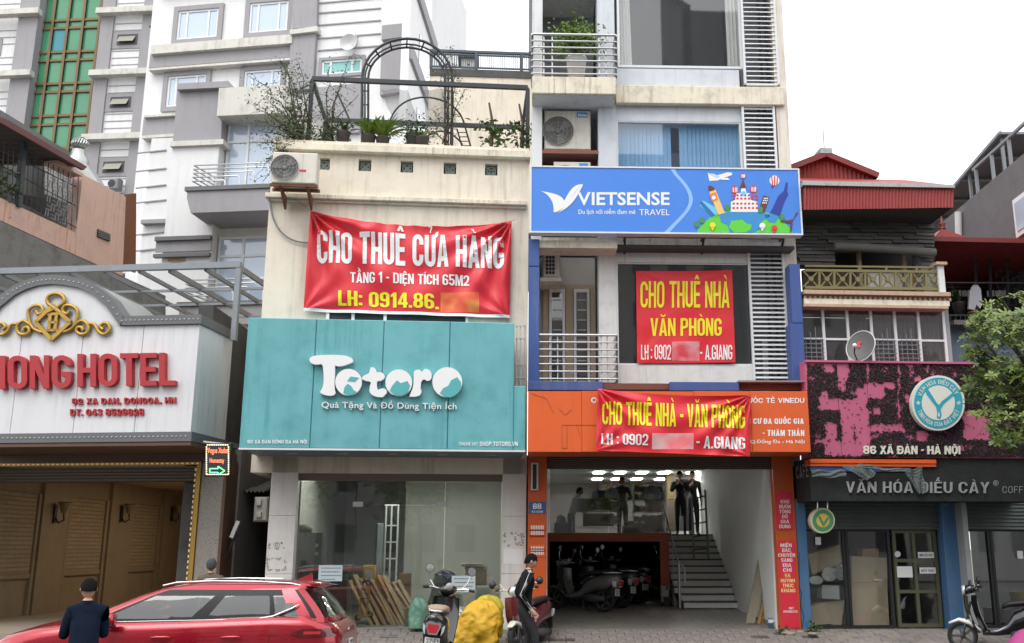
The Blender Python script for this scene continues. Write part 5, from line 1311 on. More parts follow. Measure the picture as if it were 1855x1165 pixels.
U=lambda px: B1.uv(px,0)[0]
us=dict(a=U(-140),b=U(38),c=U(73),d=U(187),e=U(210),f=U(262),g=U(288))
ubox(B1,'white_bay',us['a'],us['b'],.3,8,zlo,ztop,BW,tw)
ubox(B1,'grey_pilaster',us['b'],us['c'],0,8,zlo,ztop,BG,tw)
ubox(B1,'recess_back',us['c'],us['d'],1.0,8,zlo,ztop,BG,tw)
ubox(B1,'grey_pilaster',us['d'],us['e'],0,8,zlo,ztop,BG,tw)
ubox(B1,'white_bay',us['e'],us['f'],.12,8,zlo,ztop,BW,tw)
ubox(B1,'grey_pilaster',us['f'],us['g'],0,8,zlo,ztop,BG,tw)
gm=MB()
yb=B1.uv(235,140)[1]; step=B1.uv(235,28)[1]-yb
for k in range(-3,5):
    z=yb+step*k
    ubox(B1,'ledge',us['d']-.1,us['g']+.3,-.35,0,z,z+.28,BC,tw); ubox(B1,'ledge',us['a'],us['c']+.2,-.35,0,z+.15,z+.43,BC,tw)
    for j in range(1,9):
        zz=z+step*j/9
        if j in (5,): continue
        gm.box(us['e']+.05,us['f']-.05,.1,.125,zz-.02,zz+.02); gm.box(us['a'],us['b']-.05,.28,.305,zz-.02,zz+.02)
    for (xc,hw_) in ((us['e']*.48+us['f']*.52,.55),(us['b']-1.6,.55)):
        zc=z+step*.62; dd=.12 if xc>us['c'] else .3
        MB().box(xc-.75,xc+.75,dd-.05,dd,zc-.45,zc+.45).build('small_window_surround',BG,B1,tw)
        w_=MB().box(xc-.5,xc+.5,dd-.07,dd-.05,zc-.27,zc+.27).build('small_window',DKGREY,B1,tw)
        MB().add([(xc-.4,dd-.08,zc+.16),(xc+.4,dd-.08,zc+.16),(xc+.36,dd-.22,zc-.16),(xc-.44,dd-.22,zc-.16)],[(0,1,2,3)]).build('tilted_sash',mat('pale_sash',(.28,.28,.22),.5),B1,w_)
gm.build('groove',BG,B1,tw)
rows=[-75,-62,-20,-6,38,52,95,110,152,167,210,226,269,285,330]
zr=[B1.uv(118,y,.5)[1] for y in rows]; nc=[0,.16,.40,.64,.90,1]
gu=[us['c']+(us['d']-us['c'])*t for t in nc]
for i in range(len(zr)-1):
    for j in range(5):
        tilt=rnd.uniform(-.02,.02); mm=GLT if (i,j)==(5,1) else GLG
        MB().box(gu[j]+.05,gu[j+1]-.05,.5+tilt,.54+tilt,zr[i+1]+.05,zr[i]-.05).build('green_pane',mm,B1,tw)
for z in zr: ubox(B1,'transom',us['c'],us['d'],.42,.56,z-.06,z+.06,BRZ,tw)
for u in gu[1:-1]: ubox(B1,'mullion',u-.06,u+.06,.38,.41,zr[-1],ztop,BRZ,tw)

ww=thing('white_apartment_block','white apartment block with grey bands and grey framed windows behind the roof garden','building',B2,(B2.uv(500,600)[0],0,B2.uv(500,600)[1]))
zlo=B2.uv(500,640)[1]; zt=B2.uv(500,-160)[1]
U2=lambda px,y=60: B2.uv(px,y)[0]
ubox(B2,'main_wall',U2(272),U2(528),0,9,zlo,zt,BW,ww); ubox(B2,'main_wall',U2(528),U2(745),-.1,9,zlo,zt,BW,ww)
def band(x0,x1,ya,yb,m_,d0,nm='band',fr=B2,par=ww):
    a,b=fr.uv(x0,100,d0)[0],fr.uv(x1,100,d0)[0]; xm=(x0+x1)/2
    ubox(fr,nm,a,b,d0,0.02 if d0<0 else d0+.1,fr.uv(xm,yb,d0)[1],fr.uv(xm,ya,d0)[1],m_,par)
band(272,527,72,88,BC,-.4,'cream_ledge'); band(272,527,90,113,BG,-.2,'grey_band'); band(272,527,114,118,BC,-.35,'cream_ledge')
band(272,420,203,207,BC,-.35,'cream_ledge'); band(272,420,208,240,BG,-.2,'grey_band'); band(272,420,240,245,BC,-.35,'cream_ledge')
band(272,527,-48,-32,BC,-.4,'cream_ledge')
GLW=GLASS_BLUE
def bwin(x0,y0,x1,y1,sur=8,fr=B2,par=ww,d=-.06,gl=GLW,mull=(.22,.75)):
    u0,u1,v0,v1=fr.rect(x0-sur,y0-sur,x1+sur,y1+sur,d)
    a0,a1,b0,b1=fr.rect(x0,y0,x1,y1,d)
    s_=MB(); s_.box(u0,u1,d-.05,d+.06,v0,b0); s_.box(u0,u1,d-.05,d+.06,b1,v1); s_.box(u0,a0,d-.05,d+.06,b0,b1); s_.box(a1,u1,d-.05,d+.06,b0,b1)
    if sur: s_.build('window_surround',BG,fr,par)
    window(fr,par,x0,y0,x1,y1,d,gl,.09,mull)
for w_ in ((322,18,395,70),(452,4,522,58),(303,137,372,192),(442,127,508,176)): bwin(*w_)
bwin(322,-110,395,-60); bwin(452,-120,522,-70)
px_prism(B2,'grey_pilaster',[(527,62),(572,56),(566,160),(522,165)],-.35,0,BG,ww); px_prism(B2,'grey_pilaster',[(533,-100),(577,-100),(573,48),(529,52)],-.35,0,BG,ww)
px_prism(B2,'cream_cap',[(525,54),(575,47),(575,56),(525,62)],-.5,0,BC,ww)
px_prism(B2,'grey_pilaster',[(692,46),(741,41),(741,65),(691,72)],-.35,0,BG,ww); px_prism(B2,'grey_pilaster',[(691,80),(735,74),(733,165),(688,172)],-.35,0,BG,ww)
px_prism(B2,'grey_pilaster',[(560,160),(655,150),(650,240),(556,240)],-.3,0,BG,ww)
m=MB()
for y in (20,42,66,88): m.bar(B2.P(576,y+4,-.12),B2.P(690,y-5,-.12),.05)
for y in (-40,-20,0): m.bar(B2.P(576,y+6,-.12),B2.P(690,y-4,-.12),.05)
m.build('groove',BG,B2,ww)
bwin(583,108,656,134,5,d=-.15,gl=mat('teal_blind',(.22,.5,.48),.4))
t=thing('satellite_dish','satellite dish mounted above the teal blind window of the white block','dish',B2,tuple(B2.P(632,80,-.3)))
MB().box(*[B2.uv(622,66,-.4)[0],B2.uv(643,66,-.4)[0]],-.4,-.12,B2.uv(632,74,-.4)[1],B2.uv(632,60,-.4)[1]).build('mount',ALU,B2,t)
MB().lathe([(0,.12),(.2,.09),(.36,0)],tuple(B2.P(631,76,-.6)),16,'y').build('reflector',mat('pale_dish',(.5,.5,.5),.4),B2,t)
SW=Frame(742,37,88.2)
sw_=MB(); u0=SW.uv(742,60)[0]
MB().box(u0,u0+24,0,.3,zlo,zt).build('side_wall',BW,SW,ww)
m=MB()
for k in range(9):
    z=zt-2-3.2*k; m.box(u0+.1,u0+24,-.12,0,z,z+.6)
m.build('side_band',BG,SW,ww)
for k in range(8):
    for j in range(4):
        z=zt-4.6-3.2*k; MB().box(u0+2+j*5.2,u0+4.5+j*5.2,-.03,0,z,z+1.5).build('side_window',GLASS_DARK,SW,ww)

w3=thing('balcony_wing','white wing with grey trim and steel railed balconies beside the cream house','building',B3,(B3.uv(400,700)[0],0,B3.uv(400,700)[1]))
zlo=B3.uv(400,780)[1]
U3=lambda px,y=400,d=0: B3.uv(px,y,d)[0]
ubox(B3,'grooved_wall',U3(243),U3(303),.5,4,zlo,B3.uv(280,238)[1],BW,w3)
ubox(B3,'pier_wall',U3(300),U3(386),0,4,zlo,B3.uv(350,255)[1],BW,w3)
ubox(B3,'main_wall',U3(386),U3(520),.45,4,zlo,B3.uv(440,220)[1],BW,w3)
px_prism(B3,'parapet_block',[(322,160),(405,158),(400,255),(313,257)],-.02,3,BG,w3)
ubox(B3,'block_cap',B3.uv(321,154,-.2)[0],B3.uv(413,154,-.2)[0],-.2,3,B3.uv(366,160,-.2)[1],B3.uv(366,149,-.2)[1],BG,w3)
ubox(B3,'block_base',B3.uv(308,259,-.12)[0],B3.uv(404,259,-.12)[0],-.12,3,B3.uv(356,263,-.12)[1],B3.uv(356,254,-.12)[1],BC,w3)
ubox(B3,'white_parapet',U3(403,190),U3(520,190),-.3,3,B3.uv(440,216)[1],B3.uv(440,166)[1],BC,w3)
m=MB()
for y in (275,308,338,365,423,452,480): m.bar(B3.P(246,y+3,.48),B3.P(301,y-3,.48),.035)
m.build('groove',BG,B3,w3)
ubox(B3,'grey_ledge',U3(245),U3(302),.3,.5,B3.uv(275,398)[1],B3.uv(275,391)[1],BG,w3)
for y0,y1,mm in ((430,437,HG),(437,456,BG),(461,467,HG)):
    ubox(B3,'grey_belt',U3(288),U3(388),-.15 if mm is HG else -.05,0,B3.uv(340,y1)[1],B3.uv(340,y0)[1],mm,w3)
for (x0,y0,x1,y1) in ((409,222,500,344),(392,428,500,556),(412,630,500,720)):
    window(B3,w3,x0,y0,x1,y1,.36,GLASS_BLUE,.07,(.42,),(.72,))
for (x0,y0,y1,rt,rb) in ((336,347,386,298,349),(322,556,590,506,556)):
    u0,v0=B3.uv(x0,y1,-1.0); u1=B3.uv(520,y1,-1.0)[0]; v1=B3.uv(x0,y0,-1.0)[1]
    MB().prism([(u0+.15,v0),(u1,v0),(u1,v1),(u0,v1),(u0,v1-.2)],-1.0,.45).build('balcony_slab',BG,B3,w3)
    MB().box(u0-.06,u1,-1.06,.45,v1+.002,v1+.12).build('balcony_edge',HG,B3,w3)
    rl=bpy.data.objects.new('railing',None); link(rl,B3.M,w3)
    vt=B3.uv(400,rt,-.95)[1]; n=5
    for k in range(n):
        z=v1+.2+(vt-v1-.2)*(k+1)/n; ue=u0+.12+.9+k*.42
        MB().tube([(u0+.3,.1,z),(u0+.1,-.95,z),(ue,-.95,z),(ue+.05,-.95,z-.08),(ue+.05,-.95,v1+.1)],.022,6).build('rail_bar',STEEL,B3,rl)
    for k in range(7): MB().tube([(u0+3.3+k*.28,-.95,v1+.1),(u0+3.3+k*.28,-.95,vt-(k % 2)*.4)],.02,6).build('rail_post',STEEL,B3,rl)
px_prism(B3,'exposed_brick_patch',[(305,466),(336,463),(336,474),(318,478),(303,474)],-.006,0,mat('bare_plaster',(.42,.33,.25),.9,dirt=.4),w3)
t=thing('air_conditioner','tiny grey air conditioner high on the far grooved wall','air conditioner',B1,tuple(B1.P(207,342,-.3)),'outdoor air conditioner units')
a0,a1,b0,b1=B1.rect(197,322,214,342,-.5); MB().cbox(a0,a1,-.5,-.1,b0,b1,.05).build('casing',MIDGREY,B1,t); MB().lathe([(0,-.52),(.18,-.51)],((a0*.7+a1*.3),0,(b0+b1)/2),12,'y').build('fan',BLACK,B1,t)

# beige wall and railing behind the roof garden
N=Frame(870,24,4)
nb=thing('beige_rear_building','beige rear building with a dark weathered top edge behind the roof garden','building',N,tuple(N.P(870,300,0)))
u0,u1=N.uv(776,200)[0],N.uv(985,200)[0]
ubox(N,'wall',u0,u1,0,6,N.uv(870,420)[1],N.uv(870,140)[1],CREAM,nb); ubox(N,'top_coping',u0,u1,-.03,6,N.uv(870,140)[1],N.uv(870,127)[1],DKC,nb)
t=thing('roof_railing','dark blue steel railing along the beige rear building top','railing',N,tuple(N.P(870,127,.1)))
RB_=mat('slate_blue_steel',(.06,.08,.10),.5)
v0,v1=N.uv(870,127,.1)[1],N.uv(870,95,.1)[1]
for z,r_ in ((v1,.035),(v1-.09,.02),(v0+.06,.02)): MB().bar((u0,.1,z),(u1,.1,z),r_*2).build('rail',RB_,N,t)
n=52; me=MB().box(-.009,.009,-.009,.009,0,v1-v0-.1).mesh('baluster',RB_)
for k in range(n): o=bpy.data.objects.new('baluster',me); link(o,N.M@Matrix.Translation((u0+(u1-u0)*k/n,.1,v0+.05)),t)
for px in (781,863,945): u=N.uv(px,110,.1)[0]; MB().box(u-.04,u+.04,.05,.15,v0,v1).build('post',RB_,N,t)
t=thing('bird_house','small white bird house with a pitched roof behind the roof railing','bird house',N,tuple(N.P(848,124,.6)))
a0,a1,b0,b1=N.rect(836,106,861,128,.6); MB().box(a0,a1,.6,1,b0,b1).build('box',PEEL,N,t)
MB().prism([(a0-.1,b1),(a1+.1,b1),(a1-.0,b1+.14),(a0+.0,b1+.14)],.5,1.1).build('roof',DKGREY,N,t); MB().lathe([(0,.59),(.03,.595)],((a0+a1)/2,0,(b0+b1)/2),10,'y').build('entrance_hole',BLACK,N,t)

# ------------------------------------------------------------------ roof garden of the cream house
rg=thing('steel_garden_frame','black steel box frame standing on the cream house roof','frame',K,tuple(K.P(560,262,.2)))
zt=K.uv(760,151,.3)[1]; ua,ub_=K.uv(562,200,.3)[0],K.uv(956,200,.3)[0]; zb=K.uv(760,290,.3)[1]
for y_ in (.3,2.3):
    MB().bar((ua,y_,zt),(ub_,y_,zt),.08,.09).build('top_beam',DKSTEEL,K,rg)
    for u in (ua,ub_): MB().box(u-.04,u+.04,y_-.04,y_+.04,zb,zt-.046).build('post',DKSTEEL,K,rg)
for u in (ua,ub_): MB().bar((u,.35,zt-.0),(u,2.25,zt-.0),.07).build('side_beam',DKSTEEL,K,rg)
MB().bar((ua+.02,.36,zt-.08),(ua+.62,.5,zb),.06).build('brace',DKSTEEL,K,rg)
MB().bar((K.uv(610,170,1.6)[0],1.6,K.uv(610,166,1.6)[1]),(K.uv(640,230,1.6)[0],1.6,K.uv(640,232,1.6)[1]),.04).build('brace',DKSTEEL,K,rg)
NET=glassmat('shade_net',(.9,.9,.9),.6,.9,.1,body=(.22,.22,.22))
t=thing('shade_net','grey translucent shade netting hung in the middle of the garden frame','netting',K,tuple(K.P(770,232,2.2)))
def netfn(p):
    return MB().grid(lambda a,b: tuple((p[0]*(1-a)+p[1]*a)*(1-b)+(p[3]*(1-a)+p[2]*a)*b+Vector((0,.05*math.sin(9*a+4*b),.03*math.sin(11*b)))),12,8)
netfn([K.P(690,162,1.9),K.P(738,162,1.9),K.P(760,228,1.8),K.P(716,228,1.8)]).build('net_sheet',NET,K,t)
netfn([K.P(768,162,1.9),K.P(820,162,1.9),K.P(828,234,1.8),K.P(772,232,1.8)]).build('net_sheet',NET,K,t)
# arch trellis
def archpts(x0,x1,yb,ys,yt,d,n=16):
    L_=[K.P(x0,yb,d)]; cx=(x0+x1)/2
    for i in range(n+1):
        a=math.pi*i/n; L_.append(K.P(cx-(x1-x0)/2*math.cos(a),ys-(ys-yt)*math.sin(a),d))
    return L_+[K.P(x1,yb,d)]
t=thing('garden_arch','tall black double-ring garden arch rising above the frame','trellis',K,tuple(K.P(740,262,.9)))
A1,A2=archpts(656,819,270,142,70,.9),archpts(667,806,270,142,86,1.15)
A3=archpts(661,812,270,142,80,1.3)
MB().tube(A1,.03,6).build('outer_ring',DKSTEEL,K,t); MB().tube(A2,.026,6).build('inner_ring',DKSTEEL,K,t); MB().tube(A3,.02,6).build('inner_ring',DKSTEEL,K,t)
for i in range(1,len(A1)-1,2): MB().bar(A1[i],A2[i],.03).build('rung',DKSTEEL,K,t)
for y in (165,190,215,240): MB().bar(K.P(656,y,.9),K.P(667,y,1.15),.025).build('rung',DKSTEEL,K,t); MB().bar(K.P(819,y,.9),K.P(806,y,1.15),.025).build('rung',DKSTEEL,K,t)
t=thing('garden_arch','lower black arch with splayed ladder legs behind the tall garden arch','trellis',K,tuple(K.P(785,262,1.6)))
P_=[K.P(x,y,1.4) for x,y in bez((705,226),(712,190),(740,177),(770,176))+bez((770,176),(812,178),(836,200),(842,228))+[(854,270)]]
MB().tube([K.P(690,270,1.4)]+P_,.02,6).build('ring',DKSTEEL,K,t)
m=MB(); m.tube([K.P(828,234,1.4),K.P(838,270,1.4)],.018,6)
for k in range(4): m.bar(K.P(830+2.5*k,240+8*k,1.4),K.P(844+3*k,240+8*k,1.4),.016)
m.tube([K.P(x,y,1.5) for x,y in bez((770,250),(790,232),(815,232),(838,262))],.02,6); m.build('ladder_leg',DKSTEEL,K,t)
# plants
def vine(fr,name,label,root,tips,d,leafm,dens,size,spread=.12,leaves=8,cat='plant',group=None,r0=.016):
    t=thing(name,label,cat,fr,tuple(fr.P(*root,d)),group); st=MB(); lf=MB()
    for tp_ in tips:
        a=fr.P(*root,d)+Vector((rnd.uniform(-.1,.1),rnd.uniform(-.1,.1),0)); b=fr.P(*tp_,d)+Vector((0,rnd.uniform(-.35,.35),0))
        n=9; pts=[]
        k1=Vector((rnd.uniform(-.2,.2),rnd.uniform(-.2,.2),rnd.uniform(.1,.5)))
        for i in range(n+1):
            q=i/n; p=a.lerp(b,q)+k1*math.sin(math.pi*q)*(b-a).length*.35+Vector((rnd.gauss(0,.02),rnd.gauss(0,.02),rnd.gauss(0,.02))); pts.append(p)
        st.tube(pts,r0,4,r2=.004)
        for i in range(2,n+1):
            for _ in range(dens):
                p=pts[i].lerp(pts[i-1],rnd.random())
                if rnd.random()<.7: leaf_quads(lf,p,leaves,(spread,)*3,size)
                if rnd.random()<.25:
                    e=p+Vector((rnd.gauss(0,.2),rnd.gauss(0,.2),rnd.gauss(0,.15))); st.tube([p,(p+e)/2+Vector((0,0,.04)),e],.005,3,r2=.003); leaf_quads(lf,e,4,(.05,)*3,size)
    st.build('stem',STEM,fr,t); lf.build('foliage',leafm,fr,t); return t
vine(K,'climbing_plant','tall sparse climbing plant at the left corner of the roof garden',(548,262),[(505,100),(520,140),(478,170),(468,205),(500,180),(525,175),(540,110),(480,240),(520,205),(560,130),(460,150),(495,220),(515,120),(535,160),(500,150),(540,190),(510,235),(470,225),(530,220)],.1,LEAFB,4,.055,.09,5)
vine(K,'climbing_plant','vine trailing along the front beam in the middle left of the roof garden',(590,262),[(600,120),(640,100),(575,180),(625,150),(650,170),(560,220),(600,200),(618,230)],.3,LEAFB,3,.05,.08,4)
vine(K,'climbing_plant','vine climbing the right legs of the tall garden arch',(812,262),[(815,90),(800,110),(820,140),(790,200),(826,120),(845,170),(760,230)],1.0,LEAFB,3,.05,.08,4)
vine(K,'hanging_plant','drooping sprays hanging down the wall behind the corner air conditioner',(520,262),[(470,300),(478,330),(492,260),(485,290),(500,310),(470,275)],-.1,LEAFB,2,.05,.07,5)
def strap(fr,name,label,c,d,n,ln,w_,m_,group='pots along the parapet',pot=True,up=.9):
    base=fr.P(*c,d); t=thing(name,label,'plant',fr,tuple(base),group); mb=MB()
    for _ in range(n):
        a=rnd.uniform(0,6.28); l=ln*rnd.uniform(.6,1.1); lean=rnd.uniform(.25,1.1); dx=Vector((math.cos(a),math.sin(a)*.6,0)); side=dx.cross(Vector((0,0,1))).normalized()
        pts=[]
        for k in range(6):
            q=k/5; p=base+Vector((0,0,.12))+dx*l*q*lean+Vector((0,0,l*up*(q-lean*q*q*.75))); ww_=w_*math.sin(math.pi*min(.97,.15+.85*q))+.002; pts.append((p-side*ww_,p+Vector((0,0,-.006)),p+side*ww_))
        vs=[v for tr in pts for v in tr]; mb.add(vs,[(3*k+j,3*k+j+1,3*k+j+4,3*k+j+3) for k in range(5) for j in (0,1)])
    mb.build('leaf_blade',m_,fr,t)
    if pot: MB().lathe([(0,-.12),(.1,-.12),(.14,.12),(.15,.14),(.12,.13)],tuple(base),12).build('pot',mat('dark_pot',(.06,.05,.045),.7),fr,t)
    return t
strap(K,'strap_leaf_plant','bright green strap-leaved plant spilling over the cream parapet',(693,262),.15,46,.8,.04,LEAFL)
strap(K,'strap_leaf_plant','bright green arching plant just right of the widest one on the parapet',(668,258),.15,30,.7,.038,LEAFL)
strap(K,'strap_leaf_plant','dark spiky plant in a black pot near the left of the parapet',(622,252),.2,18,.5,.025,LEAF)
strap(K,'strap_leaf_plant','small bright green plant right of the hanging pot',(765,262),.15,16,.35,.025,LEAFL)
t=thing('bush','rounded dark potted shrub in the middle of the roof garden','plant',K,tuple(K.P(752,262,.4)),'pots along the parapet'); m=MB(); leaf_quads(m,K.P(752,240,.4),500,(.18,.18,.16),.07); m.build('foliage',LEAFD,K,t)
MB().lathe([(0,-.35),(.15,-.33),(.18,-.1),(.19,-.02)],tuple(K.P(752,244,.4)),12).build('pot',DKGREY,K,t)
t=thing('bush','low dark leafy shrub at the left end of the parapet','plant',K,tuple(K.P(580,262,.3)),'pots along the parapet'); m=MB(); leaf_quads(m,K.P(588,248,.3),420,(.32,.15,.12),.07); m.build('foliage',LEAF,K,t)
for c,lab in (((890,264),'orchid stump with tangled green leaves near the right of the roof garden'),((945,266),'orchid stump at the far right end of the roof garden')):
    t=thing('orchid',lab,'plant',K,tuple(K.P(*c,.3)),'orchids on stakes'); a=K.P(*c,.3)
    MB().tube([a,a+Vector((.02,0,.5)),a+Vector((-.06,0,.95))],.045,6,r2=.02).build('stake',DKWOOD,K,t); m=MB()
    for k in range(8): leaf_quads(m,a+Vector((rnd.uniform(-.2,.2),0,.06+.06*k)),16,(.1,.1,.05),.13)
    m.build('foliage',LEAF,K,t)
# ------------------------------------------------------------------ cafe house no. 86 and its neighbours
REDTIN=mat('red_tin',(.30,.035,.03),.5,blotch=.3,streak=.3,streakcol=(.12,.02,.02),dirt=.1)
REDTRIM=mat('dark_red_trim',(.20,.03,.025),.5,dirt=.2)
FLASH=mat('grey_flashing',(.42,.42,.41),.45,.4,dirt=.6,dirtcol=(.14,.14,.13),scale=3)
PLANK=[mat('weathered_plank_%s' % n,c,.85,streak=0,dirt=.4,dirtcol=(.03,.03,.03),blotch=.4) for n,c in (('dark',(.10,.10,.097)),('grey',(.17,.17,.165)),('brown',(.13,.12,.11)))]
OLIVE=mat('olive_rail_paint',(.19,.165,.07),.7,dirt=.5,dirtcol=(.12,.06,.03))
ORC=mat('orange_stained_cornice',(.50,.36,.26),.8,streak=.8,streakcol=(.42,.13,.03),dirt=.4,dirtcol=(.15,.1,.07),scale=2)
cf=thing('cafe_house','house numbered 86 with a red tin roof, plank wall and pink cafe front','building',G,(G.uv(1580,1140)[0],0,0))
gL,gR=G.uv(1462,700)[0],G.uv(1718,620)[0]; RO=-.95
def corr(fr,p00,p10,p11,p01,n,amp,d,nv=1):
    "corrugated sheet between four frame points, ridges upright"
    return MB().grid(lambda a,b: tuple((p00*(1-a)+p10*a)*(1-b)+(p01*(1-a)+p11*a)*b+Vector((0,amp*math.sin(a*n*6.283),amp*.6*math.sin(a*n*6.283)))),n*6,nv,False)
P=G.P
corr(G,P(1455,380,RO),P(1727,376,RO),P(1728,340,RO),P(1455,336,RO),46,.012,0).build('tin_skirt',REDTIN,G,cf)
a0=P(1727,376,RO); a1=P(1728,340,RO)
MB().add([a0,a1,a1+Vector((0,3.5,0)),a0+Vector((0,3.5,0))],[(0,1,2,3)]).build('tin_skirt',REDTIN,G,cf)
px_prism(G,'flashing',[(1455,327),(1600,331),(1729,335),(1730,340),(1600,338),(1455,335)],RO-.06,RO+.1,FLASH,cf)
corr(G,P(1455,331,RO),P(1729,336,RO),P(1640,326,.9),P(1440,322,.9),46,.015,0).build('lower_roof',REDTIN,G,cf)
ga,gb,gc=P(1493,284,.9),P(1396,322,.9),P(1588,323,.9)
m=MB(); n=50
for i in range(n):
    q0,q1=i/n,(i+1)/n
    u0,u1=gb.x+(gc.x-gb.x)*q0,gb.x+(gc.x-gb.x)*q1; t0=1-abs(2*q0-1); t1=1-abs(2*q1-1); dd=.9+(.03 if i % 2 else 0); d2=.9+(0 if i % 2 else .03)
    m.add([(u0,dd,gb.z),(u1,d2,gb.z),(u1,d2,gb.z+(ga.z-gb.z)*t1),(u0,dd,gb.z+(ga.z-gb.z)*t0)],[(0,1,2,3)])
m.build('gable_sheet',REDTIN,G,cf)
for q in (gb,gc):
    MB().bar(ga+Vector((0,-.06,.02)),q+Vector((0,-.06,.02)),.16,.12).build('gable_trim',REDTRIM,G,cf)
    MB().add([ga+Vector((0,-.1,.08)),q+Vector((0,-.1,.08)),q+Vector((0,8,.08)),ga+Vector((0,8,.08))],[(0,1,2,3)]).build('upper_roof',REDTIN,G,cf)
MB().box(ga.x-.13,ga.x+.13,.75,2,ga.z+.02,ga.z+.14).build('ridge_cap',FLASH,G,cf)
t=thing('roof_antenna','thin wire antenna on the red gable','antenna',G,tuple(ga+Vector((0,0,.1))))
MB().tube([P(1494,283,.9),P(1492,250,.9),P(1490,212,.9)],.012,5,r2=.006).build('rod',DKSTEEL,G,t)
MB().box(gL-.1,a0.x-.05,RO+.05,3,a0.z-.02,a0.z+.03).build('soffit',INT_DARK,G,cf)
# plank wall
y=382
while y<478:
    h=6.6; x=1400.0
    while x<1692:
        w_=rnd.uniform(22,70); x1=min(1692,x+w_)
        ym=y+h/2
        if not (x1>1514 and x<1668 and ym>452):
            pass
        else:
            if x<1514<x1: x1=1513
            elif x1 <= 1668 or x >= 1514:
                if x >= 1514 and x1 <= 1668: x=x1; continue
                if x<1668<x1: x=1669
        if x1-x>3:
            dd=rnd.uniform(-.02,.02); u0,u1,v0,v1=G.rect(x,y,x1-.6,y+h-.5,0)
            MB().add([(u0,dd-.03,v0),(u1,dd-.03,v0),(u1,dd+.0,v1),(u0,dd+.0,v1),(u0,.04,v0),(u1,.04,v0)],[(0,1,2,3),(0,4,5,1)]).build('plank',PLANK[rnd.randrange(3)],G,cf)
        x=max(x1,x+3)
    y+=h
px_prism(G,'plank_backing',[(1400,376),(1693,376),(1693,484),(1669,484),(1669,455),(1513,455),(1513,484),(1400,484)],.05,.2,INT_DARK,cf)
pbox(G,'loft_wall',1500,440,1690,530,1.2,1.3,INT_DARK,cf)
pbox(G,'grey_pillar',1669,455,1692,525,.0,.4,mat('bluish_pillar',(.22,.25,.29),.7,dirt=.3),cf)
for x in (1556,1637): pbox(G,'loft_post',x,452,x+6,525,.1,.2,mat('tan_post',(.25,.19,.13),.7),cf)
m=MB(); m.tube([P(x,yy,-.18) for x,yy in ((1511,446),(1560,448),(1610,451),(1660,455),(1694,458))],.085,8); m.build('rolled_awning',mat('grey_canvas',(.15,.15,.145),.9,dirt=.4),G,cf)
for x0,x1,mm in ((1572,1652,PEEL),(1652,1672,CARDB)): pbox(G,'loft_parapet',x0,495,x1,525,.3,.4,mm,cf)
pbox(G,'loft_parapet',1455,490,1572,525,.3,.4,DKWOOD,cf)
# crossed balcony rail
RD=-.55
br_=bpy.data.objects.new('crossed_railing',None); link(br_,G.M,cf)
bays=[1453,1484,1511,1540,1567,1595,1622,1650,1677,1704]
yt=lambda x: 490+(x-1453)*.012; yb_=lambda x: 521+(x-1453)*.012
for y0,w_ in ((-8,.035),(0,.05),(31,.05)):
    MB().bar(P(1458,490+y0,RD),P(1708,493+y0,RD),w_).build('rail',OLIVE,G,br_)
for a,b in zip(bays,bays[1:]):
    MB().bar(P(b,yb_(b),RD),P(b,yt(b),RD),.04).build('upright',OLIVE,G,br_)
    for p,q in (((a+2,yt(a)+1),(b-2,yb_(b)-1)),((a+2,yb_(a)-1),(b-2,yt(b)+1))):
        MB().bar(P(*p,RD),P(*q,RD),.028).build('cross_bar',OLIVE,G,br_)
    c=P((a+b)/2,(yt(a)+yb_(b))/2,RD); MB().prism([(c.x+.05*math.cos(R(45*k)),c.z+.05*math.sin(R(45*k))) for k in range(8)],RD-.035,RD+.02).build('rosette',OLIVE,G,br_)
for x in (1556,1605,1660): MB().bar(P(x,490,RD),P(x,482,RD),.04).build('upright',OLIVE,G,br_)
pbox(G,'end_post',1701,479,1712,530,-.62,.2,WHITE,cf,ch=.01); pbox(G,'post_cap',1696,474,1716,479,-.68,.2,ORC,cf)
for (x0,y0,x1,y1,d0,mm) in ((1440,527,1722,534,-.72,ORC),(1440,534,1718,543,-.6,ORC),(1440,543,1720,552,-.66,CREAMD),(1440,552,1718,557,-.7,ORC)):
    pbox(G,'cornice',x0+17,y0,x1,y1,d0,.2,mm,cf)
u0,v1=G.uv(1455,536,-.6); me=MB().box(0,.05,-.64,-.6,-.06,0).mesh('dentil',ORC)
for k in range(30): o=bpy.data.objects.new('dentil',me); link(o,G.M@Matrix.Translation((u0+k*.098,0,v1)),cf)
# window band
WD=-.4
ub2=[G.uv(x,607,WD)[0] for x in (1449,1492,1536,1579,1622,1665,1711)]; z0,z1,z2=G.uv(1590,657,WD)[1],G.uv(1590,616,WD)[1],G.uv(1590,558,WD)[1]
wb=bpy.data.objects.new('window_band',None); link(wb,G.M,cf)
f=MB()
for u in ub2: f.box(u-.025,u+.025,WD-.03,WD+.03,z0,z2)
f.box(ub2[0],ub2[-1],WD-.028,WD+.028,z2-.04,z2); f.box(ub2[0],ub2[-1],WD-.028,WD+.028,z1-.02,z1+.02); f.box(ub2[0],ub2[-1],WD-.028,WD+.028,z0,z0+.03)
f.build('window_frame',ALU,G,wb)
PG=glassmat('band_glass',(.8,.82,.82),.75,.03,body=(.1,.1,.1))
for i in range(6):
    for a,b in ((z0+.02,z1-.02),(z1+.02,z2-.04)): MB().box(ub2[i]+.02,ub2[i+1]-.02,WD,WD+.006,a,b).build('pane',PG,G,wb)
CUR2=mat('greyish_curtain',(.48,.45,.44),.85,blotch=.2); CUR3=mat('pink_curtain_top',(.50,.30,.33),.85)
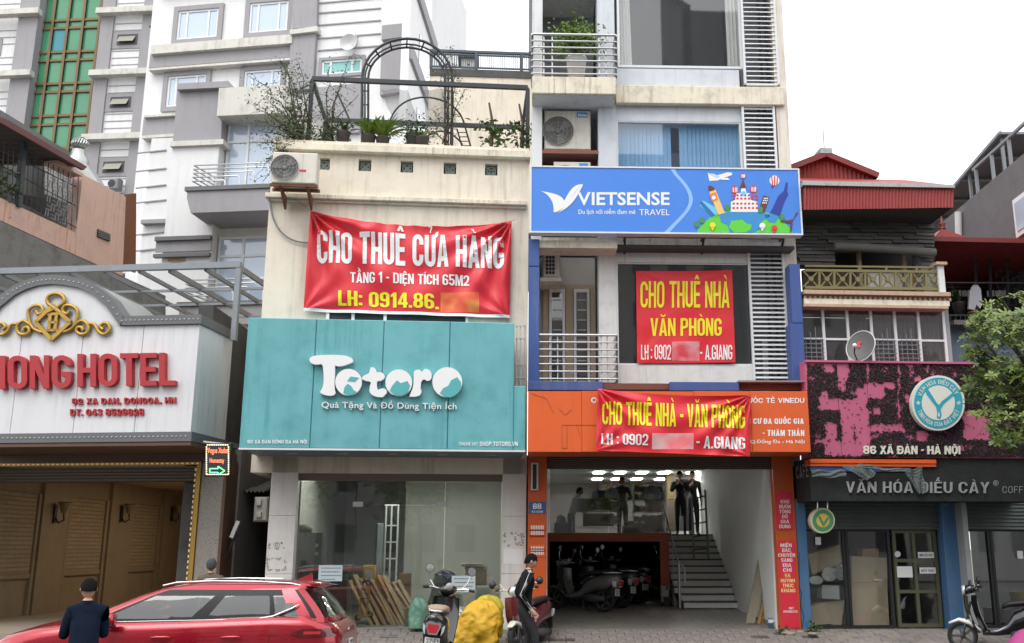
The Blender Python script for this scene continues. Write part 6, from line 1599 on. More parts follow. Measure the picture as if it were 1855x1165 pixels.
for i in range(2,6):
    drape(G,wb,ub2[i]+.03,ub2[i+1]-.03,z0,z2-.25,WD+.12,CUR2,5,.03); drape(G,wb,ub2[i]+.03,ub2[i+1]-.03,z2-.25,z2-.02,WD+.12,CUR3,5,.03)
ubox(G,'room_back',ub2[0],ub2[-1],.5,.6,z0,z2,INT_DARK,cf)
ubox(G,'end_wall',ub2[-1]+.026,ub2[-1]+.12,WD,4,0,G.uv(1590,556,WD)[1],mat('grey_plaster',(.30,.31,.31),.8,dirt=.4),cf)
m=MB()
for i,(a,b) in enumerate(((ub2[0],ub2[1]),(ub2[3],ub2[4]),(ub2[4],ub2[5]))):
    for k in range(5): z=z0+.08+k*.085; m.tube([(a+.03,WD-.08,z),(b-.03,WD-.08,z)],.009,5)
    for k in range(4): u=a+.08+k*.1; m.tube([(u,WD-.08,z0),(u,WD-.08,z1+.02+.1*(k % 3))],.007,4)
m.build('security_bar',GREYST,G,wb)
dp=MB(); pa=G.rect(1498,619,1534,655,WD+.1); dp.box(pa[0],pa[1],WD+.1,WD+.12,pa[2],pa[3]); dp.build('dark_board',DKGREY,G,wb)
# satellite dish
t=thing('satellite_dish','grey satellite dish with a red mark on the pink sign top','dish',G,tuple(P(1562,656,-.9)))
c=P(1559,627,-.95); Mx=G.M@Matrix.Translation(c)@Matrix.Rotation(R(-52),4,'Z')@Matrix.Rotation(R(-12),4,'X')@Matrix.Rotation(R(12),4,'Y')
DG=mat('dish_grey',(.13,.13,.13),.5,dirt=.2)
MB().lathe([(0,.07),(.1,.065),(.2,.04),(.3,.0),(.31,.0),(.3,.02),(.2,.06),(0,.09)],(0,0,0),26,'y').build('reflector',DG,Mx,t)
MB().tube([(.3*math.cos(k*.2417),-.003,.3*math.sin(k*.2417)) for k in range(26)],.009,5,closed=True).build('rim',ALU,Mx,t)
MB().add([(-.1,.035,-.01),(-.03,.055,-.01),(-.06,.05,.04),(-.03,.05,.1),(-.1,.035,.1)],[(0,1,2),(0,2,4),(2,3,4)]).build('red_mark',REDP,Mx,t)
MB().tube([(0,0,-.28),(.12,-.3,-.24),(.18,-.42,-.14)],.014,5).tube([(0,0,-.3),(0,.06,-.5)],.025,6).build('feed_arm',DKGREY,Mx,t); MB().ball((.18,-.43,-.13),.04).build('receiver',PWHITE,Mx,t)
# pink sign board with remains of artificial grass
SDp=-1.0
PK=mat('pink_panel',(.52,.12,.22),.55,blotch=.2,streak=.2,streakcol=(.3,.03,.09))
ps=thing('pink_sign_board','big pink board half covered in dark artificial grass remains','sign',G,tuple(P(1640,826,SDp)))
xe=[1463,1520,1574,1627,1680,1740,1800,1868]
zb2,zt2=G.uv(1640,829,SDp)[1],G.uv(1640,659,SDp)[1]
uu=[G.uv(x,742,SDp)[0] for x in xe]
for a,b in zip(uu,uu[1:]): MB().cbox(a+.003,b-.003,SDp,SDp+.5,zb2,zt2,.006).build('board_panel',PK,G,ps)
MB().box(uu[0],uu[-1],SDp-.05,SDp+.5,zt2+.001,zt2+.04).build('board_top',PK,G,ps)
pink=[(1493,657,1510,674),(1516,660,1537,690),(1517,694,1531,708),(1484,708,1500,742),(1496,722,1566,744),(1563,694,1624,703),(1572,700,1602,722),(1552,703,1572,790),(1522,744,1575,770),(1524,770,1546,823),(1580,738,1594,752),(1548,770,1578,800),(1576,769,1636,782),(1494,766,1516,823),(1502,800,1577,826),(1476,796,1500,804),(1659,782,1680,799),(1744,745,1792,796),(1656,683,1669,692),(1626,660,1630,760),(1570,660,1574,700),(1678,662,1682,678),(1640,715,1650,730),(1463,655,1760,660),(1780,760,1800,775),(1463,682,1475,688)]
TU=mat('black_green_turf',(.018,.022,.020),.9,blotch=.4)
m=MB(); r2=random.Random(3)
y=660.0
from mathutils import noise as mnoise
while y<829:
    x=1463.0
    while x<1862:
        px,py=x+r2.uniform(-.8,.8),y+r2.uniform(-.8,.8); nn=mnoise.noise(Vector((px*.12,py*.12,0)))*3.5; n2=mnoise.noise(Vector((px*.12,py*.12,9)))*3.5
        nn *= 1.6; n2 *= 1.6
        inp=any(a+nn<px<c_+nn and b+n2<py<e+n2 for a,b,c_,e in pink)
        dens=.97 if not inp else .015
        if mnoise.noise(Vector((px*.05,py*.05,4)))>.42: dens *= .35
        if r2.random()<dens:
            p=P(px,py,SDp); s_=.016; h=r2.uniform(.01,.035); an=r2.uniform(-.9,.9); dx,dz=s_*math.cos(an),s_*math.sin(an)
            tip=p+Vector((r2.uniform(-.015,.015),-h,r2.uniform(-.02,.012)))
            m.add([p+Vector((-dx,-.004,-dz)),p+Vector((dx,-.004,dz)),p+Vector((-dz,-.004,dx)),tip],[(0,1,3),(1,2,3),(2,0,3),(0,2,1)])
        x+=1.75
    y+=1.75
m.build('artificial_grass',TU,G,ps,kind='stuff')
block_at(G,'86 XÃ ĐÀN - HÀ NỘI',1563,808,1738,823,SDp-.03,mat('cream_letter',(.70,.70,.60),.5,dirt=.1),ps,W=.72,st=.2,t=.18,gap=.12,slope=.004,depth=.04,letters=True)
# round emblem
t=thing('round_sign','round white and teal emblem with curved writing on the pink board','sign',G,tuple(P(1700,778,SDp-.1)))
ED=SDp-.16; CXp,CYp,RX,RY=1700,730,48,50
def disc2(fr,cx,cy,rx,ry,d0,d1,m_,par,nm): return px_prism(fr,nm,circ(cx,cy,rx,ry,40),d0,d1,m_,par)
EW=mat('cream_acrylic',(.72,.72,.64),.4); ET=mat('cyan_acrylic',(.03,.36,.46),.4)
disc2(G,CXp,CYp,RX,RY,ED,ED+.12,EW,t,'rim'); disc2(G,CXp,CYp,44,46,ED-.008,ED-.001,ET,t,'ring'); disc2(G,CXp,CYp,30,31.5,ED-.014,ED-.009,EW,t,'centre')
ys=[(1675,703),(1680,703),(1697,730),(1701,734),(1706,727),(1728,710),(1729,716),(1709,733),(1704,742),(1706,752),(1703,760),(1697,757),(1698,748),(1696,738),(1678,714)]
flat(G,ys,ED-.018,ET,t,'emblem_stroke'); flat(G,[(1701,746),(1703,752),(1701,756),(1699,752)],ED-.021,EW,t,'emblem_gap')
def arc_text(fr,s,cx,cy,r,a0,a1,h,d,m_,par,out=True,W=.6):
    V,Fc,Z,wd=block_mesh(s,W,.15,.13,.12)
    m=MB(); vs=[]
    for (x,y,_),zl in zip(V,Z):
        a=R(a0+(a1-a0)*x/wd); rr=r+(y*h if out else (1-y)*h)
        px,py=cx+rr*math.cos(a),cy+rr*1.04*math.sin(a); u,v=fr.uv(px,py,d); vs.append((u,d-zl*.0008,v))
    m.add(vs,Fc); m.build('lettering',m_,fr,par)
arc_text(G,'VĂN HÓA ĐIẾU CÀY',CXp,CYp,33,200,335,7.5,ED-.012,EW,t); arc_text(G,'TINH HOA CỦA ĐẤT VIỆT',CXp,CYp,33,160,20,7.5,ED-.012,EW,t,out=False)
for cx in (1663.5,1737): flat(G,[(cx+(5 if k % 2==0 else 2)*math.sin(k*.6283),730-(5 if k % 2==0 else 2)*math.cos(k*.6283)) for k in range(10)],ED-.012,EW,t,'star')
# orange strip, black hood with letters
pbox(G,'orange_strip',1468,832,1696,839,SDp-.02,SDp+.3,ORANGE,cf); pbox(G,'orange_strip',1468,840,1696,845,SDp,SDp+.3,ORANGE,cf)
pbox(G,'blue_strip',1468,846,1650,854,SDp+.03,SDp+.3,mat('strong_blue',(.03,.1,.3),.5),cf)
hd=thing('black_fascia','black fascia with dull grey letters above the cafe shutters','sign',G,tuple(P(1650,908,SDp+.1)))
HD=SDp+.05; BLK=mat('black_fabric',(.016,.017,.018),.9,dirt=.3,dirtcol=(.04,.045,.045),bump=.6)
u0,u1,v0,v1=G.rect(1468,830,1880,908,HD)
MB().box(u0,u1,HD,HD+.9,v0,v1).build('fascia_face',BLK,G,hd)
LG=mat('dull_grey_letter',(.30,.31,.31),.6,dirt=.3)
block_at(G,'VĂN HÓA ĐIẾU CÀY',1532,873,1791,893,HD-.01,LG,hd,W=.62,st=.15,t=.13,gap=.16,slope=.004,depth=.03,letters=True)
text_at(G,'®',1799,870,1809,880,HD-.01,LG,hd,bold=.01); block_at(G,'COFFEE',1816,881,1872,893,HD-.01,LG,hd,W=.6,st=.09,t=.08,gap=.2)
Sd=Frame(1470,17.72,94); Sd.o=G.M@Vector((u0-.004,HD,0)); Sd.yaw=G.yaw+R(90); Sd.M=Matrix.Translation(Sd.o)@Matrix.Rotation(Sd.yaw+math.pi,4,'Z'); Sd.Mi=Sd.M.inverted()
V,Fc,Z,wd=block_mesh('CAFE',.62,.14,.12,.25); zc0,zc1=v1-.34,v1-.1
MB().add([(-.78+.7*x/wd,.0,zc0+(zc1-zc0)*y) for x,y,_ in V],Fc).build('lettering',LG,Sd,hd)
# net scraps
NS=mat('grey_green_net',(.16,.19,.18),.9,dirt=.4)
t=thing('torn_net','grey green net scraps hanging under the orange strips of the cafe','netting',G,tuple(P(1560,868,HD-.1)))
for pts,nn in (([(1470,853),(1530,853),(1531,864),(1470,864)],4),([(1527,846),(1560,842),(1586,858),(1570,870)],5),([(1636,852),(1668,848),(1676,892),(1664,894)],5),([(1560,843),(1640,852),(1640,856),(1560,848)],2)):
    A_,B_,C_,D_=[P(x,y,HD-.08) for x,y in pts]; m=MB(); rr=random.Random(len(pts)+pts[0][0])
    k=16
    for i in range(k+1):
        q=i/k
        w1=lambda a,b: (A_.lerp(B_,a)).lerp(D_.lerp(C_,a),b)+Vector((0,-.05*abs(math.sin(5*a+4*b)),.02*math.sin(9*a)))
        m.tube([w1(q,j/6) for j in range(7)],.006,3)
        if i % 2==0: m.tube([w1(j/6,q) for j in range(7)],.006,3)
    m.build('net_scrap',NS,G,t)
# shutters, blue pillars
SHG=mat('green_grey_shutter',(.15,.18,.17),.5,.2,dirt=.3)
BLP=mat('blue_pillar_paint',(.07,.17,.33),.6,streak=.4,streakcol=(.16,.2,.24),dirt=.25,blotch=.25)
def shutter(x0,x1):
    u0,u1,v0,v1=G.rect(x0,900,x1,959,0); m=MB(); n=9
    for i in range(n):
        a,b=v0+(v1-v0)*i/n,v0+(v1-v0)*(i+1)/n
        m.add([(u0,0,a),(u1,0,a),(u1,.03,b-.015),(u0,.03,b-.015),(u1,.0,b),(u0,.0,b)],[(0,1,2,3),(3,2,4,5)])
    m.build('roller_shutter',SHG,G,cf)
shutter(1455,1706); shutter(1722,1900)
zpt=G.uv(1580,905)[1]
for x0,x1 in ((1443,1461),(1708,1734)): a,b=G.uv(x0,1020)[0],G.uv(x1,1020)[0]; MB().cbox(a,b,-.12,.4,-.03,zpt,.01).build('blue_pillar',BLP,G,cf)
block_at(G,'M5',1708,912,1719,917,-.125,LG,cf,W=.6)
DKF=mat('near_black_frame',(.018,.02,.022),.5)
GRF=mat('olive_door_frame',(.10,.105,.06),.5,dirt=.3)
CG=glassmat('cafe_glass',(.92,.94,.92),.93,.02,body=(.03,.03,.03))
def shop(x0,y0,x1,y1,name,fm,gl=CG,fw=.05,mull=(),trans=()): return window(G,cf,x0,y0,x1,y1,.1,gl,fw,mull,trans,fm,name)
shop(1459,958,1535,1138,'shop_window',DKF); shop(1536,958,1617,1138,'shop_window',DKF); shop(1622,960,1702,1136,'glazed_door',GRF,fw=.06,mull=(.48,),trans=(.36,.68)); shop(1736,958,1800,1138,'shop_window',DKF); shop(1801,958,1880,1138,'shop_window',DKF)
ci=G.uv(1455,1000,.2)[0]; ce=G.uv(1890,1000,.2)[0]
ubox(G,'room_back',ci,ce,4,4.1,0,3.2,mat('cafe_room_wall',(.36,.36,.33),.8),cf); ubox(G,'room_floor',ci,ce,.1,4,-.05,.02,FLOORT,cf); ubox(G,'room_ceiling',ci,ce,.2,4,2.6,2.7,INT_DARK,cf)
ubox(G,'room_end',ci-.1,ci,.2,4,0,3,INT_DARK,cf)
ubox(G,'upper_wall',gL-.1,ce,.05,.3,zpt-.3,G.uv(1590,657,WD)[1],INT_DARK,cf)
ubox(G,'step',ci-.1,ce+1,-.5,.15,-.3,-.03,CONC,cf,ch=.01)
# things behind and on the cafe glass
def cardbox(fr,label,pts,d0,d1,m_,group='cardboard in the cafe window',name='cardboard_box',cat='cardboard'):
    c=fr.P(sum(p[0] for p in pts)/len(pts),max(p[1] for p in pts),d0); t=thing(name,label,cat,fr,tuple(c),group)
    px_prism(fr,'panel',pts,d0,d1,m_,t); return t
cardbox(G,'tilted open cardboard box high in the left cafe window',[(1463,1005),(1520,987),(1526,1020),(1472,1041)],.35,.7,CARDB2)
cardbox(G,'small white box with a tan stripe in the left cafe window',[(1489,1060),(1520,1061),(1521,1086),(1489,1084)],.4,.7,ALU)
cardbox(G,'crumpled cardboard pile at the bottom of the left cafe window',[(1466,1100),(1492,1092),(1509,1130),(1470,1133)],.35,.7,CARDB2)
cardbox(G,'flat cardboard leaning behind the crumpled pile in the left cafe window',[(1490,1091),(1530,1088),(1524,1134),(1508,1132)],.5,.6,CARDB2)
cardbox(G,'tall stack of flat cardboard filling the middle cafe window',[(1542,1007),(1606,1011),(1608,1075),(1611,1134),(1546,1134),(1543,1070)],.3,.5,CARDB2)
cardbox(G,'dark brown box on top of the cardboard stack in the cafe window',[(1562,994),(1592,993),(1592,1010),(1562,1009)],.35,.6,CARDB)
t=thing('foil_sheet','crumpled silver foil insulation between boxes in the cafe window','foil',G,tuple(P(1512,1052,.3))); FO=mat('silver_foil',(.7,.7,.7),.25,.9,bump=1,bscale=12)
m=MB()
for pts in (circ(1503,1040,14,13,14),circ(1524,1036,12,15,14),circ(1478,1051,13,8,12)): m.prism(ptsP(G,pts,.3),.28+rnd.random()*.04,.33)
m.build('foil',FO,G,t)
def paper(x0,y0,x1,y1,lab,s=None):
    t=thing('paper_notice',lab,'notice',G,tuple(P((x0+x1)/2,y1,.06)),'papers on the cafe glass'); pbox(G,'sheet',x0,y0,x1,y1,.085,.09,PWHITE,t)
    if s: block_at(G,s,x0+3,y0+3.5,x1-3,y1-3,.082,DKGREY,t,W=.6)
paper(1625,1026,1653,1046,'plain white sheet at the left of the cafe door'); paper(1666,1028,1695,1039,'white strip reading push in on the cafe door','ĐẨY VÀO'); paper(1663,1000,1692,1011,'upper white strip on the right of the cafe door','MỜI CỬA VÀO'); paper(1477,973,1487,987,'small pale sticker high in the left cafe window'); paper(1843,998,1853,1012,'small pale sticker at the far right cafe window')
t=thing('round_sticker','round pale sticker on the cafe door','sticker',G,tuple(P(1626,1009,.08))); disc2(G,1626,1004,5.5,5.5,.085,.09,PALEB,t,'disc')
t=thing('hanging_round_sign','hanging round green and yellow sign under the black fascia','sign',G,tuple(P(1490,966,-.7)))
disc2(G,1490,943,22.5,23,-.75,-.62,mat('cream_rim',(.50,.46,.32),.5,dirt=.2),t,'rim'); disc2(G,1491,943,19,19.5,-.758,-.751,mat('leaf_green_paint',(.05,.22,.09),.5),t,'ring'); disc2(G,1491,943,12,12.5,-.764,-.759,mat('mustard',(.52,.38,.07),.5),t,'centre')
flat(G,[(1481,933),(1486,936),(1492,947),(1498,938),(1503,937),(1495,950),(1492,955),(1488,948)],-.769,mat('leaf_green_paint',(.05,.22,.09)),t,'leaf_mark')
for x in (1481,1499): MB().tube([P(x,905,-.68),P(x,924,-.68)],.01,5).build('hanging_rod',STEEL,G,t)
t=thing('yellow_bucket','yellow bucket inside the right cafe window','bucket',G,tuple(P(1848,1102,.8)))
c=P(1848,1102,.8); MB().lathe([(0,0),(.13,0),(.17,.3),(.18,.31)],tuple(c),16).build('tub',mat('mustard_plastic',(.5,.4,.03),.4),G,t)
MB().box(c.x-.5,c.x+.5,.5,1.3,.02,c.z-.005).build('counter',DKGREY,G,cf)

# balcony house further right
Q=Frame(1700,20.5,4); bh=thing('dark_balcony_house','house with a dark covered balcony and red roof edge right of the plank wall','building',Q,tuple(Q.P(1780,600,0)))
q0,q1=Q.uv(1696,500)[0],Q.uv(1960,500)[0]
ubox(Q,'roof_edge',Q.uv(1689,436,-1)[0],q1,-1.1,-1.0,Q.uv(1770,441,-1)[1],Q.uv(1770,433,-1)[1],REDTRIM,bh)
zq=Q.uv(1770,441,-1)[1]
ubox(Q,'roof_sheet',Q.uv(1689,436,-1)[0],q1,-1.0,4,zq+.02,zq+.06,REDTIN,bh)
a,b,c=Q.P(1706,414,-.9),Q.P(1690,433,-.95),Q.P(1762,433,-.95); m=MB(); m.add([a,b,c,a+Vector((0,3,.0)),b+Vector((0,3,0)),c+Vector((0,3,0))],[(0,1,2),(0,3,4,1),(0,2,5,3)]); m.build('small_gable',REDTIN,Q,bh)
MB().lathe([(.08,0),(.05,.05),(.08,.1),(.03,.16),(.015,.35),(0,.5)],tuple(Q.P(1707,415,-.8)),8).build('finial',REDTRIM,Q,bh)
ubox(Q,'back_wall',q0,q1,2.5,2.6,Q.uv(1780,660)[1],zq,INT_DARK,bh)
ubox(Q,'balcony_floor',q0,q1,-.6,2.5,Q.uv(1780,600)[1],Q.uv(1780,592)[1],CONC,bh)
ubox(Q,'lower_wall',q0-.05,q1,-.3,-.2,Q.uv(1780,720)[1],Q.uv(1780,594)[1],mat('blue_tarp',(.20,.25,.32),.7,blotch=.4,dirt=.3,streak=.4),bh)
for x in (1769,1795,1826): MB().bar(Q.P(x,590,.1),Q.P(x-2,442,.1),.05).build('post',DKSTEEL,Q,bh)
for y,w_ in ((571,.03),(512,.025)): MB().bar(Q.P(1700,y,-.55),Q.P(1880,y+1,-.55),w_).build('rail',DKSTEEL,Q,bh)
m=MB()
for x in range(1704,1880,9): m.bar(Q.P(x,592,-.55),Q.P(x,571,-.55),.014)
m.build('balcony_bars',DKSTEEL,Q,bh)
m=MB(); st_=.13; G0=Q.P(1812,562,1.0); 
for i in range(9):
    for j in range(9):
        u,v=G0.x+i*st_,G0.z+j*st_
        if (i+j) % 2: m.bar((u,1,v),(u+st_,1,v),.016)
        else: m.bar((u,1,v),(u,1,v+st_),.016)
m.build('lattice_screen',GREYST,Q,bh)
t=thing('hanging_shirt','pale grey shirt on a hanger at the dark balcony','laundry',Q,tuple(Q.P(1766,558,-.5)),'laundry on the dark balcony')
SHM=mat('pale_grey_cloth',(.48,.48,.52),.85)
sp=ptsP(Q,[(1762,517),(1770,516),(1776,524),(1779,550),(1775,560),(1768,552),(1765,562),(1754,560),(1756,530)],-.5)
MB().prism(sp,-.52,-.46).build('cloth',SHM,Q,t); MB().tube([Q.P(1766,517,-.5),Q.P(1767,511,-.5)],.008,4).build('hanger',STEEL,Q,t)
t=thing('hung_cloth_row','row of white cloths drying along the dark balcony','laundry',Q,tuple(Q.P(1760,532,.6)),'laundry on the dark balcony')
for a,b in ((1724,1742),(1743,1757),(1788,1802),(1803,1825)):
    p0,p1=Q.P(a,526,.6),Q.P(b,537,.6); drape(Q,t,p0.x,p1.x,p1.z,p0.z,.6,PWHITE,2,.04,name='cloth')
strap(Q,'potted_plant','spiky green plant on the dark balcony floor',(1738,560),-.2,20,.6,.03,LEAF,None)
t=thing('flower_pot','terracotta pot on the dark balcony rail','pot',Q,tuple(Q.P(1767,585,-.5))); MB().lathe([(0,0),(.09,0),(.13,.2),(.145,.2),(.14,.23),(.1,.22)],tuple(Q.P(1767,585,-.5)),14).build('pot',mat('terracotta',(.34,.10,.05),.7),Q,t)
# grey building on the far right
GW=Frame(1710,27.4,-90); gy=thing('grey_side_building','bare grey rendered building with a railed roof at the right edge','building',GW,(4,0,0))
GYM=mat('bare_grey_render',(.17,.17,.175),.9,dirt=.35,dirtcol=(.09,.09,.09),blotch=.35,streak=.4,bump=.3)
u0=GW.uv(1706,420)[0]; zt=GW.uv(1780,341)[1]
MB().box(u0,u0+9,0,8,-.6,zt).build('side_wall',GYM,GW,gy)
m=MB(); rz=.95
wdw=GW.uv(1842,400)[0]; vt,vb2=GW.uv(1848,356)[1],GW.uv(1848,430)[1]
MB().box(wdw,wdw+1.6,-.06,-.0,vb2,vt).build('window_frame',PWHITE,GW,gy); MB().box(wdw+.12,wdw+1.5,-.08,-.061,vb2+.12,vt-.12).build('pane',GLASS_BLUE,GW,gy)
t=thing('steel_handrail','grey steel handrail climbing along the grey building roof','railing',GW,(u0+2,.1,zt))
ra=GW.uv(1764,319,.1); MB().bar((ra[0],.1,zt+.75),(u0+9,.1,zt+.75),.07).build('rail',GREYST,GW,t)
for k in range(6): uu_=ra[0]+.15+k*.95; MB().bar((uu_,.1,zt),(uu_,.1,zt+.72),.07).build('post',GREYST,GW,t)
cn=thing('metal_canopy','grey metal rooftop canopy seen from below','canopy',GW,(u0+1,1,zt+1.6))
cz=zt+1.25
MB().add([(u0-3,0.3,cz-.6),(u0+3.4,.3,cz),(u0+3.4,3.2,cz),(u0-3,3.2,cz-.6)],[(0,1,2,3)]).build('canopy_sheet',mat('brown_grey_sheet',(.16,.14,.13),.7,dirt=.2),GW,cn)
for k in range(6): q=k/5; MB().bar((u0-3+6.4*q,.3,cz-.64+.6*q),(u0-3+6.4*q,3.2,cz-.64+.6*q),.06).build('canopy_rib',GREYST,GW,cn)
MB().bar((u0-3,.3,cz-.62),(u0+3.4,.3,cz-.02),.08).build('canopy_rib',GREYST,GW,cn)
for uu_ in (u0+1.2,u0+3.2): MB().bar((uu_,.4,zt),(uu_,.4,cz-.1),.07).build('post',GREYST,GW,cn)
MB().tube([GW.P(1736,384,-.1),GW.P(1737,430,-.1)],.09,8).build('drain_pipe',ALU,GW,gy)

# ------------------------------------------------------------------ street tree on the right
tr=thing('street_tree','leafy green street tree reaching in from the right edge','tree',WORLD,(at(1925,700,15.6).x,15.6,-.25))
TX=at(1925,700,15.6).x; BARK=mat('tree_bark',(.09,.075,.06),.9,dirt=.3,bump=.8)
tm=MB(); hub=at(1910,760,15.6)
tm.tube([(TX+.1,15.6,-.3),(TX+.05,15.6,.6),(TX,15.65,1.6),(hub.x,15.6,hub.z)],[.17,.14,.12,.1],9)
lf=MB(); clusters=[]
rt=random.Random(11)
poly=[(1860,528),(1832,532),(1806,545),(1785,549),(1768,566),(1752,588),(1742,612),(1752,628),(1746,650),(1757,668),(1748,700),(1744,735),(1758,752),(1786,757),(1788,790),(1812,806),(1835,815),(1850,800),(1905,810),(2020,800),(2050,640),(1990,540),(1910,500)]
def inpoly(x,y):
    c=False; j=len(poly)-1
    for i in range(len(poly)):
        (xi,yi),(xj,yj)=poly[i],poly[j]
        if (yi>y) != (yj>y) and x<(xj-xi)*(y-yi)/(yj-yi)+xi: c=not c
        j=i
    return c
ctr=Vector((TX,15.6,hub.z+.7))
for (bx,by) in poly[:-1]+[(1800,600),(1780,680),(1830,640),(1820,720),(1850,580),(1870,700),(1900,640),(1950,620),(1790,720)]:
    e=at(bx+12*(1 if bx<1900 else -1),by,15.6+rt.uniform(-.5,.5)); mid=hub.lerp(e,.5)+Vector((rt.uniform(-.1,.1),rt.uniform(-.2,.2),rt.uniform(-.05,.25)))
    tm.tube([hub,mid,e],[.045,.025,.008],5)
def rosette(c,s,m_):
    up=Vector((rt.uniform(-.6,.6),rt.uniform(-.9,.1),rt.uniform(.3,1))).normalized(); x=up.orthogonal().normalized(); y=up.cross(x)
    n=rt.randint(5,7)
    for k in range(n):
        a=6.283*k/n+rt.uniform(-.3,.3); dr=(x*math.cos(a)+y*math.sin(a))+up*rt.uniform(-.1,.55); dr.normalize(); sd=dr.cross(up).normalized()*s*.2; L_=s*rt.uniform(.75,1.2)
        b=c; q1=c+dr*L_*.55; q2=c+dr*L_-up*s*.12
        m_.add([b,q1+sd,q2+sd*.55,q2-sd*.55,q1-sd,q1-up*s*.05],[(0,1,5),(1,2,5),(2,3,5),(3,4,5),(4,0,5)])
lf2=MB(); nroz=0
while nroz<2600:
    px,py=rt.uniform(1735,2050),rt.uniform(500,840)
    if not inpoly(px,py): continue
    nn=mnoise.noise(Vector((px*.035,py*.035,2)))
    if nn<-.1 and px<1850 and rt.random()<.85: continue
    edge=1 if px<1790 or py<560 else 0
    Yd=15.6+rt.uniform(-.28,.28) if edge else 15.6+rt.choice((-1,1,-1))*rt.uniform(.1,.85)
    c=at(px,py,Yd); rosette(c,rt.uniform(.075,.12),lf if rt.random()<.6 else lf2); nroz+=1
tm.build('trunk',BARK,WORLD,tr)
lf.build('crown',mat('fig_leaf',(.16,.215,.04),.4,blotch=.5,scale=4),WORLD,tr); lf2.build('crown',mat('fig_leaf_dark',(.085,.13,.035),.4,blotch=.4,scale=4),WORLD,tr)
# ------------------------------------------------------------------ loft helper, scooters
def loft(mb,secs,n=16,cap=True):
    "sections (x, z, half width, half height, power, y=0) along x joined into a smooth shell"
    vs=[]
    for s_ in secs:
        x,z,w_,h,p=s_[:5]; y0=s_[5] if len(s_)>5 else 0
        for j in range(n):
            a=2*math.pi*j/n; ca,sa=math.cos(a),math.sin(a)
            vs.append((x,y0+w_*math.copysign(abs(ca)**(2/p),ca),z+h*math.copysign(abs(sa)**(2/p),sa)))
    fs=[(i*n+j,i*n+(j+1) % n,(i+1)*n+(j+1) % n,(i+1)*n+j) for i in range(len(secs)-1) for j in range(n)]
    if cap: fs+=[tuple(range(n-1,-1,-1)),tuple((len(secs)-1)*n+j for j in range(n))]
    mb.add(vs,fs,True); return mb
def wheel(parent,M,c,r,w_,rimm,tyre=.055):
    wh=bpy.data.objects.new('wheel',None); link(wh,M,parent)
    MB().lathe([(r-tyre,-w_/2),(r-tyre*.3,-w_/2),(r,-w_*.25),(r,w_*.25),(r-tyre*.3,w_/2),(r-tyre,w_/2),(r-tyre,-w_/2)],c,28,'y').build('tyre',RUBBER,M,wh)
    m=MB(); m.lathe([(r-tyre,-w_*.4),(r-tyre-.02,-w_*.35),(r-tyre-.02,w_*.35),(r-tyre,w_*.4)],c,28,'y'); m.lathe([(0,-w_*.45),(.045,-w_*.45),(.045,w_*.45),(0,w_*.45)],c,12,'y')
    for k in range(5):
        a=k*1.2566; m.bar((c[0],c[1],c[2]),(c[0]+(r-tyre)*math.cos(a),c[1],c[2]+(r-tyre)*math.sin(a)),.03,w_*.5)
    m.build('rim',rimm,M,wh)
